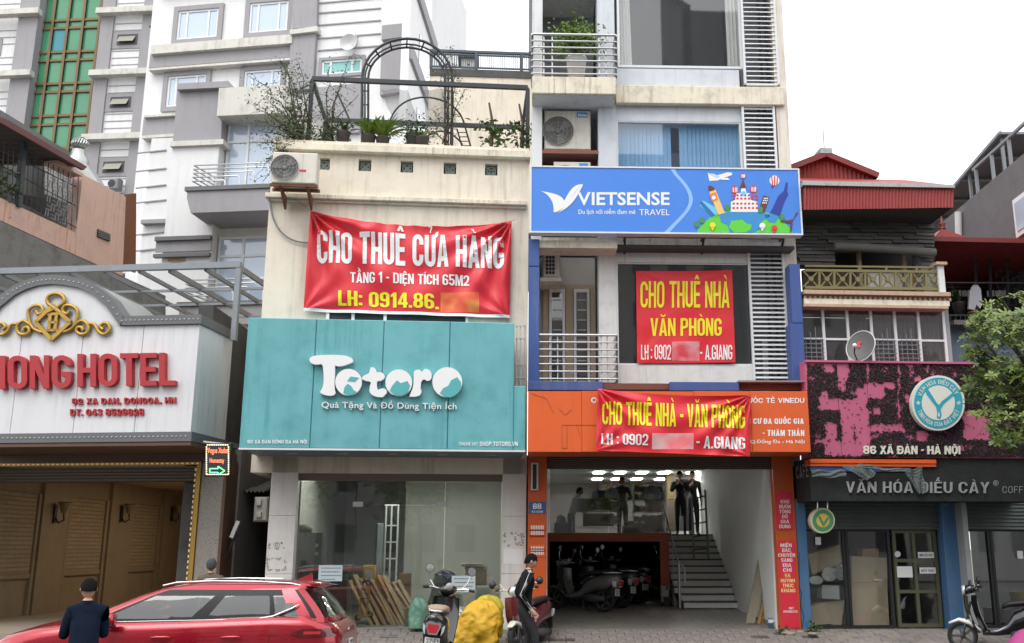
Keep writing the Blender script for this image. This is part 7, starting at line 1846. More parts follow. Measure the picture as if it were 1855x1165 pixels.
def scooter(name,label,x,y,z,heading,body,panel=None,seatm=None,plate=None,group=None,plate_col=PWHITE,steer=0,lean=6,mirror_up=True,big=1.0):
    M=Matrix.Translation((x,y,z))@Matrix.Rotation(R(heading),4,'Z')@Matrix.Rotation(R(lean),4,'X')@Matrix.Scale(big,4)
    t=bpy.data.objects.new(name,None); link(t,M); props(t,label,'motorbike',group); panel=panel or body
    wheel(t,M,(.64,0,.24),.24,.09,DKGREY); wheel(t,M,(-.6,0,.24),.24,.11,DKGREY)
    loft(MB(),[(-.95,.70,.07,.05,2.2),(-.86,.66,.14,.12,2.4),(-.66,.60,.165,.17,2.4),(-.40,.58,.165,.16,2.4),(-.18,.50,.13,.16,2.5),(-.08,.38,.13,.10,3),(.1,.31,.15,.05,4),(.32,.31,.15,.05,4)]).build('body_shell',body,M,t)
    loft(MB(),[(-.86,.80,.08,.03,2.5),(-.72,.82,.13,.045,2.5),(-.4,.80,.135,.05,2.5),(-.12,.77,.11,.05,2.5),(.0,.72,.06,.04,2.5)]).build('seat',seatm or BLACK,M,t)
    ls=MB(); ls.grid(lambda a,b: (.30+.10*b*(1-b)*2+.16*b+.10*(2*abs(a-.5))**2*-1,(a-.5)*(.40-.10*abs(b-.5)),.30+.60*b),8,8); ls.grid(lambda a,b: (.36+.10*b*(1-b)*2+.16*b+.06*(1-(2*(a-.5))**2),(a-.5)*(.40-.10*abs(b-.5)),.30+.60*b),8,8)
    ls.build('leg_shield',body,M,t)
    loft(MB(),[(.34,.33,.10,.03,3),(.52,.46,.085,.05,2.3),(.68,.50,.07,.035,2.3),(.84,.44,.05,.02,2.3)]).build('front_fender',panel,M,t)
    MB().tube([(.64,.05,.24),(.56,.05,.5),(.47,.03,.8)],.018,6).tube([(.64,-.05,.24),(.56,-.05,.5),(.47,-.03,.8)],.018,6).build('front_fork',DKGREY,M,t)
    MS=M@Matrix.Translation((.45,0,0))@Matrix.Rotation(R(steer),4,'Z')@Matrix.Translation((-.45,0,0))
    loft(MB(),[(.33,1.0,.05,.04,2.3),(.42,1.01,.13,.07,2.3),(.52,.99,.12,.08,2.3),(.58,.97,.07,.06,2.2)]).build('handlebar_cover',body,MS,t)
    hb=MB(); hb.tube([(.44,-.13,1.01),(.40,-.25,1.03),(.34,-.34,1.02)],.016,7); hb.tube([(.44,.13,1.01),(.40,.25,1.03),(.34,.34,1.02)],.016,7); hb.tube([(.45,-.2,1.01),(.47,-.33,1.0)],.007,5); hb.tube([(.45,.2,1.01),(.47,.33,1.0)],.007,5)
    h_=hb.build('handlebar',CHROME,MS,t)
    for s_ in (-1,1): MB().tube([(.375,s_*.29,1.027),(.335,s_*.36,1.02)],.022,8).build('grip',BLACK,MS,h_)
    MB().lathe([(0,.0),(.07,.0),(.085,-.03),(.08,-.06)],(0,0,0),16,'x').build('headlight',mat('headlight_glass',(.6,.62,.62),.1,.3),MS@Matrix.Translation((.60,0,.98)),t)
    MB().lathe([(0,.32),(.05,.318),(.055,.34)],(0,0,0),12,'x').build('speedometer',mat('dial',(.35,.35,.33),.3),MS@Matrix.Translation((0,0,1.05)),t)
    for s_ in (-1,1):
        mr=MB(); mz=1.28 if mirror_up else 1.12
        mr.tube([(.42,s_*.2,1.03),(.42,s_*.27,1.12),(.40,s_*(.30 if mirror_up else .4),mz-.05)],.008,5); mo=mr.build('mirror_stem',CHROME,MS,t)
        MB().lathe([(0,-.012),(.062,-.012),(.066,0),(.05,.03),(0,.04)],(.385,s_*(.30 if mirror_up else .4),mz),18,'x').build('mirror',BLACK,MS,mo); MB().lathe([(0,-.0135),(.057,-.0135)],(.385,s_*(.30 if mirror_up else .4),mz),18,'x').build('mirror_glass',mat('mirror_glass',(.9,.9,.9),.02,1),MS,mo)
    tl=MB(); tl.prism([(-.075,.60),(-.045,.53),(.045,.53),(.075,.60),(.065,.64),(-.065,.64)],-1.0,-.86,plane='yz')
    tl.build('tail_light',mat('tail_light_red',(.5,.02,.03),.15,coat=1),M,t)
    tr_=MB(); tr_.prism([(-.10,.62),(-.055,.51),(.055,.51),(.10,.62),(.09,.66),(-.09,.66)],-.975,-.85,plane='yz'); tr_.build('tail_trim',CHROME,M,t)
    for s_ in (-1,1): MB().prism([(s_*.105,.60),(s_*.14,.63),(s_*.13,.55),(s_*.10,.50)],-.93,-.84,plane='yz').build('indicator',ALU,M,t)
    MB().prism([(-.13,.5),(.13,.5),(.10,.3),(-.10,.3)],-.87,-.80,plane='yz').build('rear_mudguard',BLACK,M,t)
    rk=MB(); rk.tube([(-.62,-.13,.79),(-.9,-.1,.80),(-1.0,0,.80),(-.9,.1,.80),(-.62,.13,.79)],.014,7); rk.build('grab_rail',CHROME,M,t)
    pl=MB(); pl.box(-.905,-.895,-.095,.095,.33,.47); pp=pl.build('number_plate',plate_col,M,t)
    if plate:
        for s_,z0,z1 in ((plate[0],.405,.455),(plate[1],.345,.395)):
            V,Fc,Z,wd=block_mesh(s_,.5,.12,.12,.1); m=MB(); m.add([(-.908-zl*.0004,.08-.16*v[0]/wd,z0+(z1-z0)*v[1]) for v,zl in zip(V,Z)],Fc); m.build('lettering',BLACK,M,pp)
    MB().tube([(-.2,-.14,.2),(-.45,-.16,.22),(-.8,-.17,.3)],[.02,.045,.04],8).build('exhaust',DKGREY,M,t)
    loft(MB(),[(-.66,.26,.05,.05,2.5,.11),(-.3,.27,.09,.08,2.5,.06),(-.1,.3,.09,.06,2.5)]).build('engine',DKGREY,M,t)
    MB().tube([(-.1,-.05,.25),(-.16,-.17,.0)],.012,5).tube([(-.1,.05,.25),(-.16,.13,-.005)],.012,5).build('stand',DKGREY,M,t)
    return t
BKP=mat('gloss_black_paint',(.012,.013,.016),.2,coat=1); MARN=mat('maroon_paint',(.11,.018,.025),.25,coat=1); SILV=mat('silver_paint',(.15,.15,.15),.3,.5,coat=.5); TANS=mat('tan_seat',(.34,.24,.17),.6); CRM=mat('cream_paint',(.6,.57,.47),.3,coat=.5)
sx=at(790,1110,15.2).x
scooter('scooter','black scooter with a tan seat seen from behind before the teal shop',sx,15.25,-.25,91,BKP,BKP,TANS,('37-F1','097.93'),steer=14,big=1.1)
scooter('scooter','maroon scooter with a chrome round headlight half hidden behind the walking man',at(962,1100,16.9).x,17.15,-.2,250,MARN,CRM,BLACK,None,steer=10,mirror_up=False)
gx=lambda px,d: T.M@Vector((T.uv(px,1080,d)[0],d,.17))
q=gx(1050,3.3); scooter('scooter','silver scooter nearest in the garage with its rear turned to the street',q.x,q.y,.16,148,SILV,SILV,BLACK,('29-H1','252.31'),'motorbikes parked in the garage')
q=gx(1086,4.2); scooter('scooter','black scooter just behind the silver one in the garage',q.x,q.y,.18,140,BKP,BKP,BLACK,('29-G1','618.40'),'motorbikes parked in the garage')
q=gx(1120,5.6); scooter('scooter','dark scooter deepest in the garage beside the other plates',q.x,q.y,.19,128,BKP,BKP,BLACK,('30-K2','114.08'),'motorbikes parked in the garage')
q=gx(1175,6.8); scooter('scooter','dark motorbike alone at the right of the garage',q.x,q.y,.19,35,BKP,DKGREY,BLACK,None,'motorbikes parked in the garage')
BKC=at(1805,1110,16.6); scooter('motorcycle','white and black motorcycle with a yellow plate before the cafe window',BKC.x+.22,16.9,-.2,155,BKP,PWHITE,BLACK,('29-B1','358.13'),None,pmat('plate_yellow',(245,225,120)),steer=12,mirror_up=False)
t=thing('pink_raincoat','bright pink cloth bundle at the bottom right corner','cloth',WORLD,tuple(at(1840,1160,15.9)))
c=at(1862,1166,15.9); m=MB(); m.grid(lambda a,b: (c.x-.45+.9*a,15.9-.25+.5*b,c.z-.25+.42*math.sin(math.pi*a)**.6*math.sin(math.pi*b)**.6+.05*math.sin(12*a+5*b)),24,14); m.build('cloth',mat('magenta_cloth',(.42,.06,.22),.7),WORLD,t)
props(t,kind='thing')

# ------------------------------------------------------------------ red car
CARP=mat('soul_red_paint',(.40,.010,.024),.24,.5,coat=1)
CM=Matrix.Translation((-5.04,13.55,-.5))@Matrix.Rotation(R(181.5),4,'Z')@Matrix.Diagonal((1,1,.97,1))
CM0=CM
car=bpy.data.objects.new('red_suv',None); link(car,CM); props(car,'bright red family car with silver roof rails parked at the kerb','car')
ST=[(2.29,.60,.66,.74),(2.24,.72,.76,.83),(2.12,.82,.85,.91),(1.95,.88,.91,.97),(1.7,.915,.955,1.02),(1.4,.92,.985,1.06),(1.1,.92,1.01,1.09),(.8,.92,1.03,1.1),(.4,.92,1.045,1.06),(0,.92,1.055,1.07),(-.5,.92,1.07,1.08),(-1.0,.918,1.09,1.1),(-1.45,.91,1.105,1.11),(-1.8,.885,1.1,1.11),(-2.02,.845,1.07,1.09),(-2.16,.78,1.03,1.06),(-2.24,.69,.98,1.0),(-2.28,.58,.90,.93)]
ST=[((1.1+(a-1.1)*.84,b,c-.05*max(0,a-1.3),e-.07*max(0,a-1.3)) if a>1.1 else (a,b,c,e)) for a,b,c,e in ST]
def lerp_st(x):
    for a,b in zip(ST,ST[1:]):
        if a[0] >= x >= b[0]:
            q=(a[0]-x)/(a[0]-b[0]); return tuple(a[i]+(b[i]-a[i])*q for i in range(4))
    return ST[0] if x>0 else ST[-1]
def sect(x):
    _,w_,zb,zc=lerp_st(x); up_=.07*min(1,max(0,(2.35-abs(x))/.5)); zb+=up_; zc+=up_
    return [(w_*.90,.24),(w_*.965,.34),(w_*.99,.5),(w_*.985,.64),(w_*1.0,.78),(w_*1.002,.86),(w_*.985,zb-.10),(w_*.965,zb-.05),(w_*.925,zb-.012),(w_*.86,zb+.008),(w_*.66,zb+(zc-zb)*.6),(w_*.36,zb+(zc-zb)*.93),(0,zc)]
def yat(x,z):
    s_=sect(x)
    for a,b in zip(s_,s_[1:]):
        if a[1] <= z <= b[1]: q=(z-a[1])/max(1e-6,b[1]-a[1]); return a[0]+(b[0]-a[0])*q
    return s_[0][0] if z<s_[0][1] else s_[-2][0]
xs_=[]
for a,b in zip(ST,ST[1:]): xs_+=[a[0],(a[0]+b[0])/2]
xs_.append(ST[-1][0])
m=MB(); full=[]
for x in xs_:
    s_=sect(x); full.append([(x,y,z) for y,z in s_]+[(x,-y,z) for y,z in s_[-2::-1]])
k=len(full[0]); m.add([v for r_ in full for v in r_],[(i*k+j,i*k+j+1,(i+1)*k+j+1,(i+1)*k+j) for i in range(len(full)-1) for j in range(k-1)],True)
m.add(full[0],[tuple(range(k))]); m.add(full[-1],[tuple(range(k))])
m.build('body',CARP,CM,car)
# greenhouse rings: z, front x, rear x, half width
RG=[(1.10,1.20,-2.17,.815),(1.155,1.06,-2.15,.80),(1.245,.86,-2.09,.775),(1.345,.63,-2.01,.74),(1.435,.42,-1.93,.705),(1.51,.20,-1.86,.665),(1.565,-.05,-1.95,.615),(1.60,-.3,-1.80,.54),(1.62,-.55,-1.6,.42)]
FR=[0,.03,.06,.2,.34,.44,.45,.475,.50,.51,.6,.7,.79,.80,.815,.84,.88,.92,.95,.975,1]
def ring(i):
    z,f,r_,w_=RG[i]; pts=[(f,0,z),(f-.02,w_*.35,z),(f-.07,w_*.68,z),(f-.15,w_*.88,z)]
    xa,xb=f-.24,r_+.16
    for q in FR: pts.append((xa+(xb-xa)*q,w_*(1-.05*max(0,q-.6)/.4-.02*max(0,.1-q)/.1),z+.0))
    pts+=[(r_+.08,w_*.86,z),(r_+.03,w_*.6,z),(r_,0,z)]
    return pts
rings=[ring(i) for i in range(len(RG))]; NP=len(rings[0])
red,black=MB(),MB(); panes={'front_side_window': MB(),'rear_side_window': MB(),'quarter_window': MB(),'windscreen': MB(),'rear_window': MB()}; other={k_: MB() for k_ in panes}
for i in range(len(RG)-1):
    for j in range(NP-1):
        qd=[rings[i][j],rings[i][j+1],rings[i+1][j+1],rings[i+1][j]]
        kq=j-4; side=0 <= kq<len(FR)-1; fm=(FR[kq]+FR[kq+1])/2 if side else None
        tgt=red
        if i<5:
            if side:
                if i==0 and fm<.93: tgt=black
                elif i<4 and .06<fm<.44: tgt=panes['front_side_window']
                elif i<4 and .51<fm<.79: tgt=panes['rear_side_window']
                elif i in (1,2,3) and .815<fm<(.92 if i<3 else .88): tgt=panes['quarter_window']
                elif fm<.03: tgt=red
                elif fm<.88: tgt=black
                elif fm>.97 and i in (1,2,3,4): tgt=black
            elif j<3: tgt=panes['windscreen'] if j<3 and i<5 else red
            elif j>NP-4 and 0<i<5: tgt=panes['rear_window'] if j>NP-4 else black
            elif j<4: tgt=red
        mq=[(x,-y,z) for x,y,z in qd[::-1]]
        for M_,Q_ in ((tgt,qd),): M_.add(Q_,[(0,1,2,3)],True)
        o_=None
        for k_ in panes:
            if panes[k_] is tgt: o_=k_
        if o_ in ('front_side_window','rear_side_window','quarter_window'): other[o_].add(mq,[(0,1,2,3)],True)
        else: tgt.add(mq,[(0,1,2,3)],True)
top=rings[-1]; red.add(top+[(x,-y,z) for x,y,z in top[::-1]],[tuple(range(2*NP))])
def weld(mb,name,m_):
    o=mb.build(name,m_,CM,car); bm=bmesh.new(); bm.from_mesh(o.data); bmesh.ops.remove_doubles(bm,verts=bm.verts,dist=1e-4); bmesh.ops.recalc_face_normals(bm,faces=bm.faces); bm.to_mesh(o.data); bm.free()
    for p in o.data.polygons: p.use_smooth=True
    return o
weld(red,'roof',CARP); weld(black,'window_surround',mat('dark_trim',(.012,.012,.013),.45,spec=.3))
CGL=glassmat('car_glass',(.55,.62,.62),.55,.02,body=(.02,.025,.025))
for k_ in panes:
    weld(panes[k_],k_,CGL)
    if other[k_].v: weld(other[k_],k_,CGL)
# trim
def side_line(pts,r_,m_,nm,s_=1,off=.004):
    MB().tube([(x,s_*(yat(x,z)+off),z) for x,z in pts],r_*1.6,5).build(nm,m_,CM,car)
CHR=mat('bright_trim',(.55,.56,.58),.3,1)
for s_ in (1,-1):
    MB().tube([(x,s_*(rw+.008),z) for x,rw,z in [(.92,.815,1.115),(.5,.83,1.12),(0,.83,1.13),(-.6,.826,1.14),(-1.2,.81,1.15),(-1.45,.795,1.18),(-1.68,.765,1.28),(-1.76,.745,1.33)]],[.006,.007,.007,.007,.008,.018,.017,.005],6).build('window_trim',CHR,CM,car)
    MB().tube([(.02,s_*.60,1.56),(-.15,s_*.585,1.60),(-.6,s_*.58,1.618),(-1.2,s_*.58,1.61),(-1.6,s_*.58,1.585),(-1.72,s_*.58,1.56)],.013,7).build('roof_rail',CHR,CM,car)
    for pts in ([(.42,.28),(.44,.7),(.50,1.08)],[(-.42,.3),(-.40,.7),(-.32,1.1)],[(-1.3,.62),(-1.22,.82),(-1.20,1.12)]): side_line(pts,.004,BLACK,'door_seam',s_,.001)
    for x in (-.12,-.98):
        loft(MB(),[(x+.12,.935,.012,.012,2,s_*(yat(x,.86)+.02)),(x+.05,.94,.02,.016,2,s_*(yat(x,.86)+.035)),(x-.08,.942,.018,.016,2,s_*(yat(x,.86)+.035)),(x-.12,.94,.01,.01,2,s_*(yat(x,.86)+.02))],8).build('door_handle',CARP,CM,car)
    # tail light wraps round the corner
    m=MB(); m.grid(lambda a,b: ((-1.70-.53*a),s_*(yat(-1.70-.53*a,.93+.09*b)+.012),.975+(.055*b-.045*(1-b))*min(1,.25+2.6*a)),14,3); m.build('tail_light',mat('smoked_red_lens',(.10,.008,.012),.08,coat=1),CM,car)
    m=MB(); m.grid(lambda a,b: ((-1.86-.2*a),s_*(yat(-1.86-.2*a,.95+.05*b)+.02),.965+.035*b),6,2); m.build('tail_light_core',mat('tail_light_red',(.5,.02,.03)),CM,car)
    m=MB(); m.grid(lambda a,b: ((1.74+.28*a),s_*(yat(1.74+.28*a,.76+.06*b)+.014),.77+.08*b-.04*a),8,3); m.build('headlight',mat('headlight_lens',(.45,.48,.5),.06,.4,coat=1),CM,car)
    mb=loft(MB(),[(.58,1.15,.02,.05,2.5,s_*.98),(.54,1.16,.09,.075,2.6,s_*1.02),(.46,1.16,.10,.08,2.6,s_*1.02),(.42,1.16,.08,.07,2.6,s_*1.02)],12); mo=mb.build('wing_mirror',CARP,CM,car)
    MB().bar((.50,s_*.86,1.10),(.50,s_*.98,1.11),.05,.04).build('mirror_arm',BLACK,CM,mo); loft(MB(),[(.59,1.09,.02,.03,2.5,s_*.99),(.54,1.085,.085,.035,2.6,s_*1.02),(.43,1.09,.075,.03,2.6,s_*1.02)],10).build('mirror_base',BLACK,CM,mo)
    for x in (1.36,-1.32):
        wheel(car,CM,(x,s_*.80,.36),.36,.22,SILV,.10)
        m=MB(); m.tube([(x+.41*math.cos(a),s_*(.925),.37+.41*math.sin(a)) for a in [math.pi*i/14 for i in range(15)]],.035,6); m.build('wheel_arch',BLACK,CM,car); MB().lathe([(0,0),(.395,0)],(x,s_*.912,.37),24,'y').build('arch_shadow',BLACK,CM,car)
fc=[(-1.52+.085*math.copysign(abs(math.cos(a))**.5,math.cos(a)),.90+.07*math.copysign(abs(math.sin(a))**.5,math.sin(a))) for a in [i*.3142 for i in range(20)]]
MB().tube([(x,yat(x,z)+.002,z) for x,z in fc],.003,4,closed=True).build('fuel_flap',mat('seam_dark_red',(.08,.01,.01),.5),CM,car)
m=MB(); m.add([(-1.55,-.02,1.62),(-1.75,-.015,1.60),(-1.75,.015,1.60),(-1.55,.02,1.62),(-1.74,0,1.70)],[(0,1,4),(1,2,4),(2,3,4),(3,0,4)]); m.build('antenna_fin',CARP,CM,car)
m=MB(); m.grid(lambda a,b: (-.25-.75*a,(b-.5)*.8,1.628+.006*math.sin(math.pi*a)-.03*(2*abs(b-.5))**2+(0 if a>.2 else -.01)),6,6); m.build('sunroof',BLACK,CM,car)
m=MB(); m.grid(lambda a,b: (-1.80-.22*a,(b-.5)*1.16,1.575-.03*a-.02*(2*abs(b-.5))**2),5,8); m.grid(lambda a,b: (-1.80-.22*a,(b-.5)*1.16,1.545-.0*a-.02*(2*abs(b-.5))**2),5,8); m.build('rear_spoiler',CARP,CM,car)
MB().tube([(-2.13,.05,1.12),(-2.11,-.2,1.16),(-2.08,-.42,1.18)],.012,5).build('rear_wiper',BLACK,CM,car)
MB().box(-2.30,-2.285,-.13,.13,.72,.84).build('number_plate',PWHITE,CM,car); m=MB()
for i in range(8): m.box(-2.303,-2.301,-.10+.026*i,-.085+.026*i,.735,.775); m.box(-2.303,-2.301,-.09+.026*min(i,5),-.078+.026*min(i,5),.79,.825)
m.build('plate_mark',DKGREY,CM,car)
MB().lathe([(.045,-2.262),(.06,-2.262),(.06,-2.27),(.045,-2.275)],(0,0,.93),20,'x').build('badge',CHROME,CM,car)
# interior
m=MB(); SEATM=mat('dark_seat',(.05,.05,.055),.8)
for x,y in ((.05,.38),(.05,-.38),(-.95,.38),(-.95,-.38)):
    o=MB(); o.cbox(-.25,.25,-.25,.25,0,.18,.05); loft(o,[(-.32,.75,.18,.12,3),(-.2,.45,.24,.35,3)],10); o.box(-.36,-.26,-.10,.10,.85,1.02)
    o.build('car_seat',SEATM,CM@Matrix.Translation((x,y,.45)),car)
MB().box(.55,1.0,-.75,.75,.75,1.04).build('dashboard',SEATM,CM,car)
MB().tube([(.48+.06*math.sin(a),.38+.18*math.cos(a),.98+.17*math.sin(a)) for a in [i*.35 for i in range(18)]],.014,6,closed=True).build('steering_wheel',BLACK,CM,car)

# ------------------------------------------------------------------ people
SKIN=mat('skin',(.50,.29,.20),.55); HAIRB=mat('black_hair',(.008,.007,.007),.9,spec=.1,bump=.4,bscale=90); HAIRG=mat('grey_hair',(.07,.07,.075),.9,spec=.1,bump=.4,bscale=90)
SHOE=mat('dark_shoe',(.03,.03,.03),.5)
def skin_body(verts,edges,radii,seglab,mats,M,parent,H_):
    me=bpy.data.meshes.new('body'); me.from_pydata(verts,edges,[]); o=bpy.data.objects.new('tmp',me); C.objects.link(o)
    sk=o.modifiers.new('s','SKIN'); sk.use_smooth_shade=True
    lay=me.skin_vertices[0].data if me.skin_vertices else None
    if lay is None:
        bm=bmesh.new(); bm.from_mesh(me); bm.verts.layers.skin.verify(); bm.to_mesh(me); bm.free(); lay=me.skin_vertices[0].data
    for i,r_ in enumerate(radii): lay[i].radius=r_ if isinstance(r_,tuple) else (r_,r_); lay[i].use_root=(i==0)
    ss=o.modifiers.new('u','SUBSURF'); ss.levels=2; ss.render_levels=2
    dg=bpy.context.evaluated_depsgraph_get(); dg.update(); out=bpy.data.meshes.new_from_object(o.evaluated_get(dg)); bpy.data.objects.remove(o)
    out.materials.clear()
    for m_ in mats: out.materials.append(m_)
    V_=[Vector(v) for v in verts]
    for p in out.polygons:
        p.use_smooth=True; c=p.center; best,bi=9,0
        for (a,b),lb in zip(edges,seglab):
            A_,B_=V_[a],V_[b]; ab=B_-A_; q=max(0,min(1,(c-A_).dot(ab)/max(1e-9,ab.length_squared))); dd=(c-A_-ab*q).length
            if dd<best: best,bi=dd,lb(q) if callable(lb) else lb
        p.material_index=bi
    ob=bpy.data.objects.new('body',out); link(ob,M,parent); return ob,out
def person(label,x,y,z,heading,H_,pose,top,bot,hair=HAIRB,lean=0,head_turn=0,head_nod=0,coat=False,group=None,stripe=None,fat=1.0):
    "faces local +x; s=+1 is the left side. pose: dict of hand, elbow, knee, foot offsets (forward, side, height) in body heights"
    M=Matrix.Translation((x,y,z))@Matrix.Rotation(R(heading),4,'Z')@Matrix.Scale(H_,4)
    t=bpy.data.objects.new('person',None); link(t,M); props(t,label,'person',group)
    ln=lean
    V=[(0,0,.53),(.0+ln*.3,0,.62),(ln*.6,0,.71),(ln*.85,0,.79),(ln*1.0,0,.845),(ln*1.12+.01,0,.885)]
    rad=[(.082*fat,.066),(.074*fat,.062),(.082*fat,.064),(.078*fat,.058),(.036,.036),(.030,.030)]
    E=[(0,1),(1,2),(2,3),(3,4),(4,5)]; lab=[0,0,0,0,lambda q: 2 if q>.25 else 0]
    for s_,nm in ((1,'L'),(-1,'R')):
        b=len(V); el=pose['el'+nm]; ha=pose['ha'+nm]
        V+=[(ln*.9,s_*.095*fat,.80),el,tuple(el[i]+(ha[i]-el[i])*.55 for i in range(3)),ha]; rad+=[.043*fat,.032*fat,.027*fat,.018]
        E+=[(3,b),(b,b+1),(b+1,b+2),(b+2,b+3)]; lab+=[0,0,0,lambda q: 2 if q>.8 else 0]
        b=len(V); kn=pose['kn'+nm]; ft=pose['ft'+nm]
        V+=[(0,s_*.048,.50),kn,(ft[0],ft[1],ft[2]+.045),(ft[0]+.035,ft[1],ft[2]+.018),(ft[0]+.085,ft[1]+s_*.01,ft[2]+.016)]; rad+=[.058,.040,.027,.022,.017]
        E+=[(0,b),(b,b+1),(b+1,b+2),(b+2,b+3),(b+3,b+4)]; lab+=[1,1,lambda q: 1 if q<.93 else 3,3,3]
    ob,me=skin_body(V,E,rad,lab,[top,bot,SKIN,SHOE],M,t,H_)
    # head, ears, nose and hands joined into the body mesh
    HC=Vector((ln*1.2+.018,0,.935)); RH=Matrix.Translation(HC)@Matrix.Rotation(R(head_turn),4,'Z')@Matrix.Rotation(R(head_nod),4,'Y')
    hm=MB()
    def hp(a,b):
        th,ph=2*math.pi*a,math.pi*b; d_=Vector((math.sin(ph)*math.cos(th),math.sin(ph)*math.sin(th),-math.cos(ph)))
        x_,y_,z_=d_.x*.056,d_.y*.046,d_.z*.066
        if z_<0: y_ *= 1-.30*(-d_.z)**1.5; x_=x_*(1-.18*(-d_.z)**1.5)+.008*(-d_.z)
        if d_.x>.8: x_ -= (d_.x-.8)*.02
        if d_.x>.9 and -.45<d_.z<-.05: x_+=.012
        if abs(d_.z-.05)<.12 and d_.x>.75 and .2<abs(d_.y)<.5: x_ -= .005
        return tuple(RH@Vector((x_,y_,z_)))
    hm.grid(hp,24,16)
    hm.add([tuple(RH@Vector(p)) for p in ((.052,-.008,-.002),(.052,.008,-.002),(.07,0,-.018),(.054,-.011,-.021),(.054,.011,-.021),(.052,0,.012))],[(0,2,5),(1,5,2),(0,3,2),(1,2,4),(3,4,2)],True)
    for s_ in (1,-1): hm.grid(lambda a,b: tuple(RH@Vector((-.004+.011*math.cos(6.283*a)*math.sin(math.pi*b),s_*(.047+.006*math.cos(math.pi*b)),-.006+.018*math.sin(6.283*a)*math.sin(math.pi*b)))),8,5)
    for nm in 'LR':
        el,ha=Vector(pose['el'+nm]),Vector(pose['ha'+nm]); s_=1 if nm=='L' else -1; dr=(ha-el).normalized(); sd=dr.cross(Vector((0,s_,0)).normalized()); sd=sd.normalized() if sd.length>.1 else Vector((1,0,0)); pn=dr.cross(sd)
        hm.tube([ha-dr*.012,ha+dr*.012,ha+dr*.038,ha+dr*.05],[.014,.018,.02,.016],8)
        for k,(o_,l_) in enumerate(((-.017,.038),(-.006,.044),(.005,.042),(.015,.032))):
            p0=ha+dr*.04+sd*o_; hm.tube([p0,p0+dr*l_*.5+pn*.004*s_,p0+dr*l_*.85+pn*.018*s_],[.0062,.0056,.0045],6)
        p0=ha+dr*.015+sd*.016; hm.tube([p0,p0+sd*.016+dr*.018,p0+sd*.016+dr*.036+pn*.008],[.0075,.0065,.005],6)
    tmp=hm.mesh('tmp',[SKIN]); bm=bmesh.new(); bm.from_mesh(me); n0=len(bm.faces); bm.from_mesh(tmp); bm.faces.ensure_lookup_table()
    for f in bm.faces[n0:]: f.material_index=2; f.smooth=True
    bm.to_mesh(me); bm.free(); bpy.data.meshes.remove(tmp)
    # eyes, mouth
    for s_ in (1,-1): MB().ball(tuple(RH@Vector((.047,s_*.018,.004))),.006,8,6).build('eye',mat('eye_dark',(.03,.02,.02),.2),M,t)
    MB().add([tuple(RH@Vector(p)) for p in ((.053,-.013,-.034),(.053,.013,-.034),(.057,0,-.031),(.056,0,-.038))],[(0,2,3),(1,3,2)]).build('mouth',mat('lip',(.30,.10,.08),.5),M,t)
    hr=MB()
    def hh(a,b):
        th,ph=2*math.pi*a,math.pi*(.0+.56*b); d_=Vector((math.sin(ph)*math.cos(th),math.sin(ph)*math.sin(th),math.cos(ph)))
        fr_=max(0,math.cos(th)); 
        if b>.75: ph2=math.pi*(.56*b-.30*fr_*(b-.75)*4+.15*max(0,-math.cos(th))); d_=Vector((math.sin(ph2)*math.cos(th),math.sin(ph2)*math.sin(th),math.cos(ph2)))
        w_=1.09+.03*math.sin(9*th)*b
        return tuple(RH@Vector((d_.x*.056*w_-.002,d_.y*.047*w_,d_.z*.067*(w_+.01))))
    hr.grid(hh,28,12); hr.build('hair',hair,M,t)
    cm=MB(); cm.lathe([(.036,-.0),(.040,.012),(.037,.028)],(ln*1.02,0,.835),14); cm.build('collar',top,M,t)
    if coat:
        loft(MB(),[],4) if False else None
        c_=MB(); n=18
        def cf_(a,b):
            th=6.283*a; zz=.80-.36*b; r1,r2=(.070+.03*b)*fat,(.105-.02*math.sin(math.pi*b)+.012*b)*fat
            return (ln*(zz-.53)/.28*.9+r1*math.cos(th)*(1 if b>.1 else .8)+.004*math.sin(5*th)*b,r2*math.sin(th)*(1 if b>.1 else .85),zz)
        c_.grid(cf_,24,10); c_.build('coat',top,M,t)
    if stripe:
        for nm in 'LR':
            sh=Vector((ln*.9,(1 if nm=='L' else -1)*.115*fat,.835)); el=Vector(pose['el'+nm]); ha=Vector(pose['ha'+nm]); s_=1 if nm=='L' else -1
            m=MB()
            for o_ in (-.010,0,.010):
                out=Vector((0,s_,0)); pts=[Vector((ln*.9,s_*.06,.853)),sh+Vector((0,0,.0)),sh.lerp(el,.5)+out*.026,el+out*.030,el.lerp(ha,.5)+out*.026,ha+out*.016]
                m.tube([p+Vector((o_,0,0)) for p in pts],.0024,4)
            m.build('sleeve_stripe',PWHITE,M,t)
    return t
stand=lambda f=0: {'elL': (-.01,.135,.64),'elR': (-.01,-.135,.64),'haL': (.05,.125,.50),'haR': (.05,-.125,.50),'knL': (.02,.055,.28),'knR': (.02,-.055,.28),'ftL': (0,.06,0),'ftR': (0,-.06,0)}
BLKC=mat('black_jacket',(.012,.013,.014),.95,spec=.15,blotch=.4,bump=.9,bscale=7); GRYT=mat('grey_trousers',(.04,.04,.043),.95,spec=.15,blotch=.4,bump=1,bscale=7); NAV=mat('navy_coat',(.008,.014,.030),.95,spec=.15,blotch=.4,bump=1,bscale=6); NAVT=mat('dark_trousers',(.012,.012,.015),.95,spec=.15)
p=stand(); p.update(elL=(-.05,.125,.65),haL=(.07,.115,.515),elR=(-.06,-.13,.64),haR=(.05,-.12,.50),knL=(.05,.05,.28),ftL=(-.02,.05,0),knR=(.09,-.05,.29),ftR=(.12,-.05,.0))
person('young man in a black track jacket with white sleeve stripes walking right',at(950,1090,15.3).x,15.3,-.25,12,1.64,p,BLKC,GRYT,fat=1.14,lean=.035,head_nod=22,stripe=True)
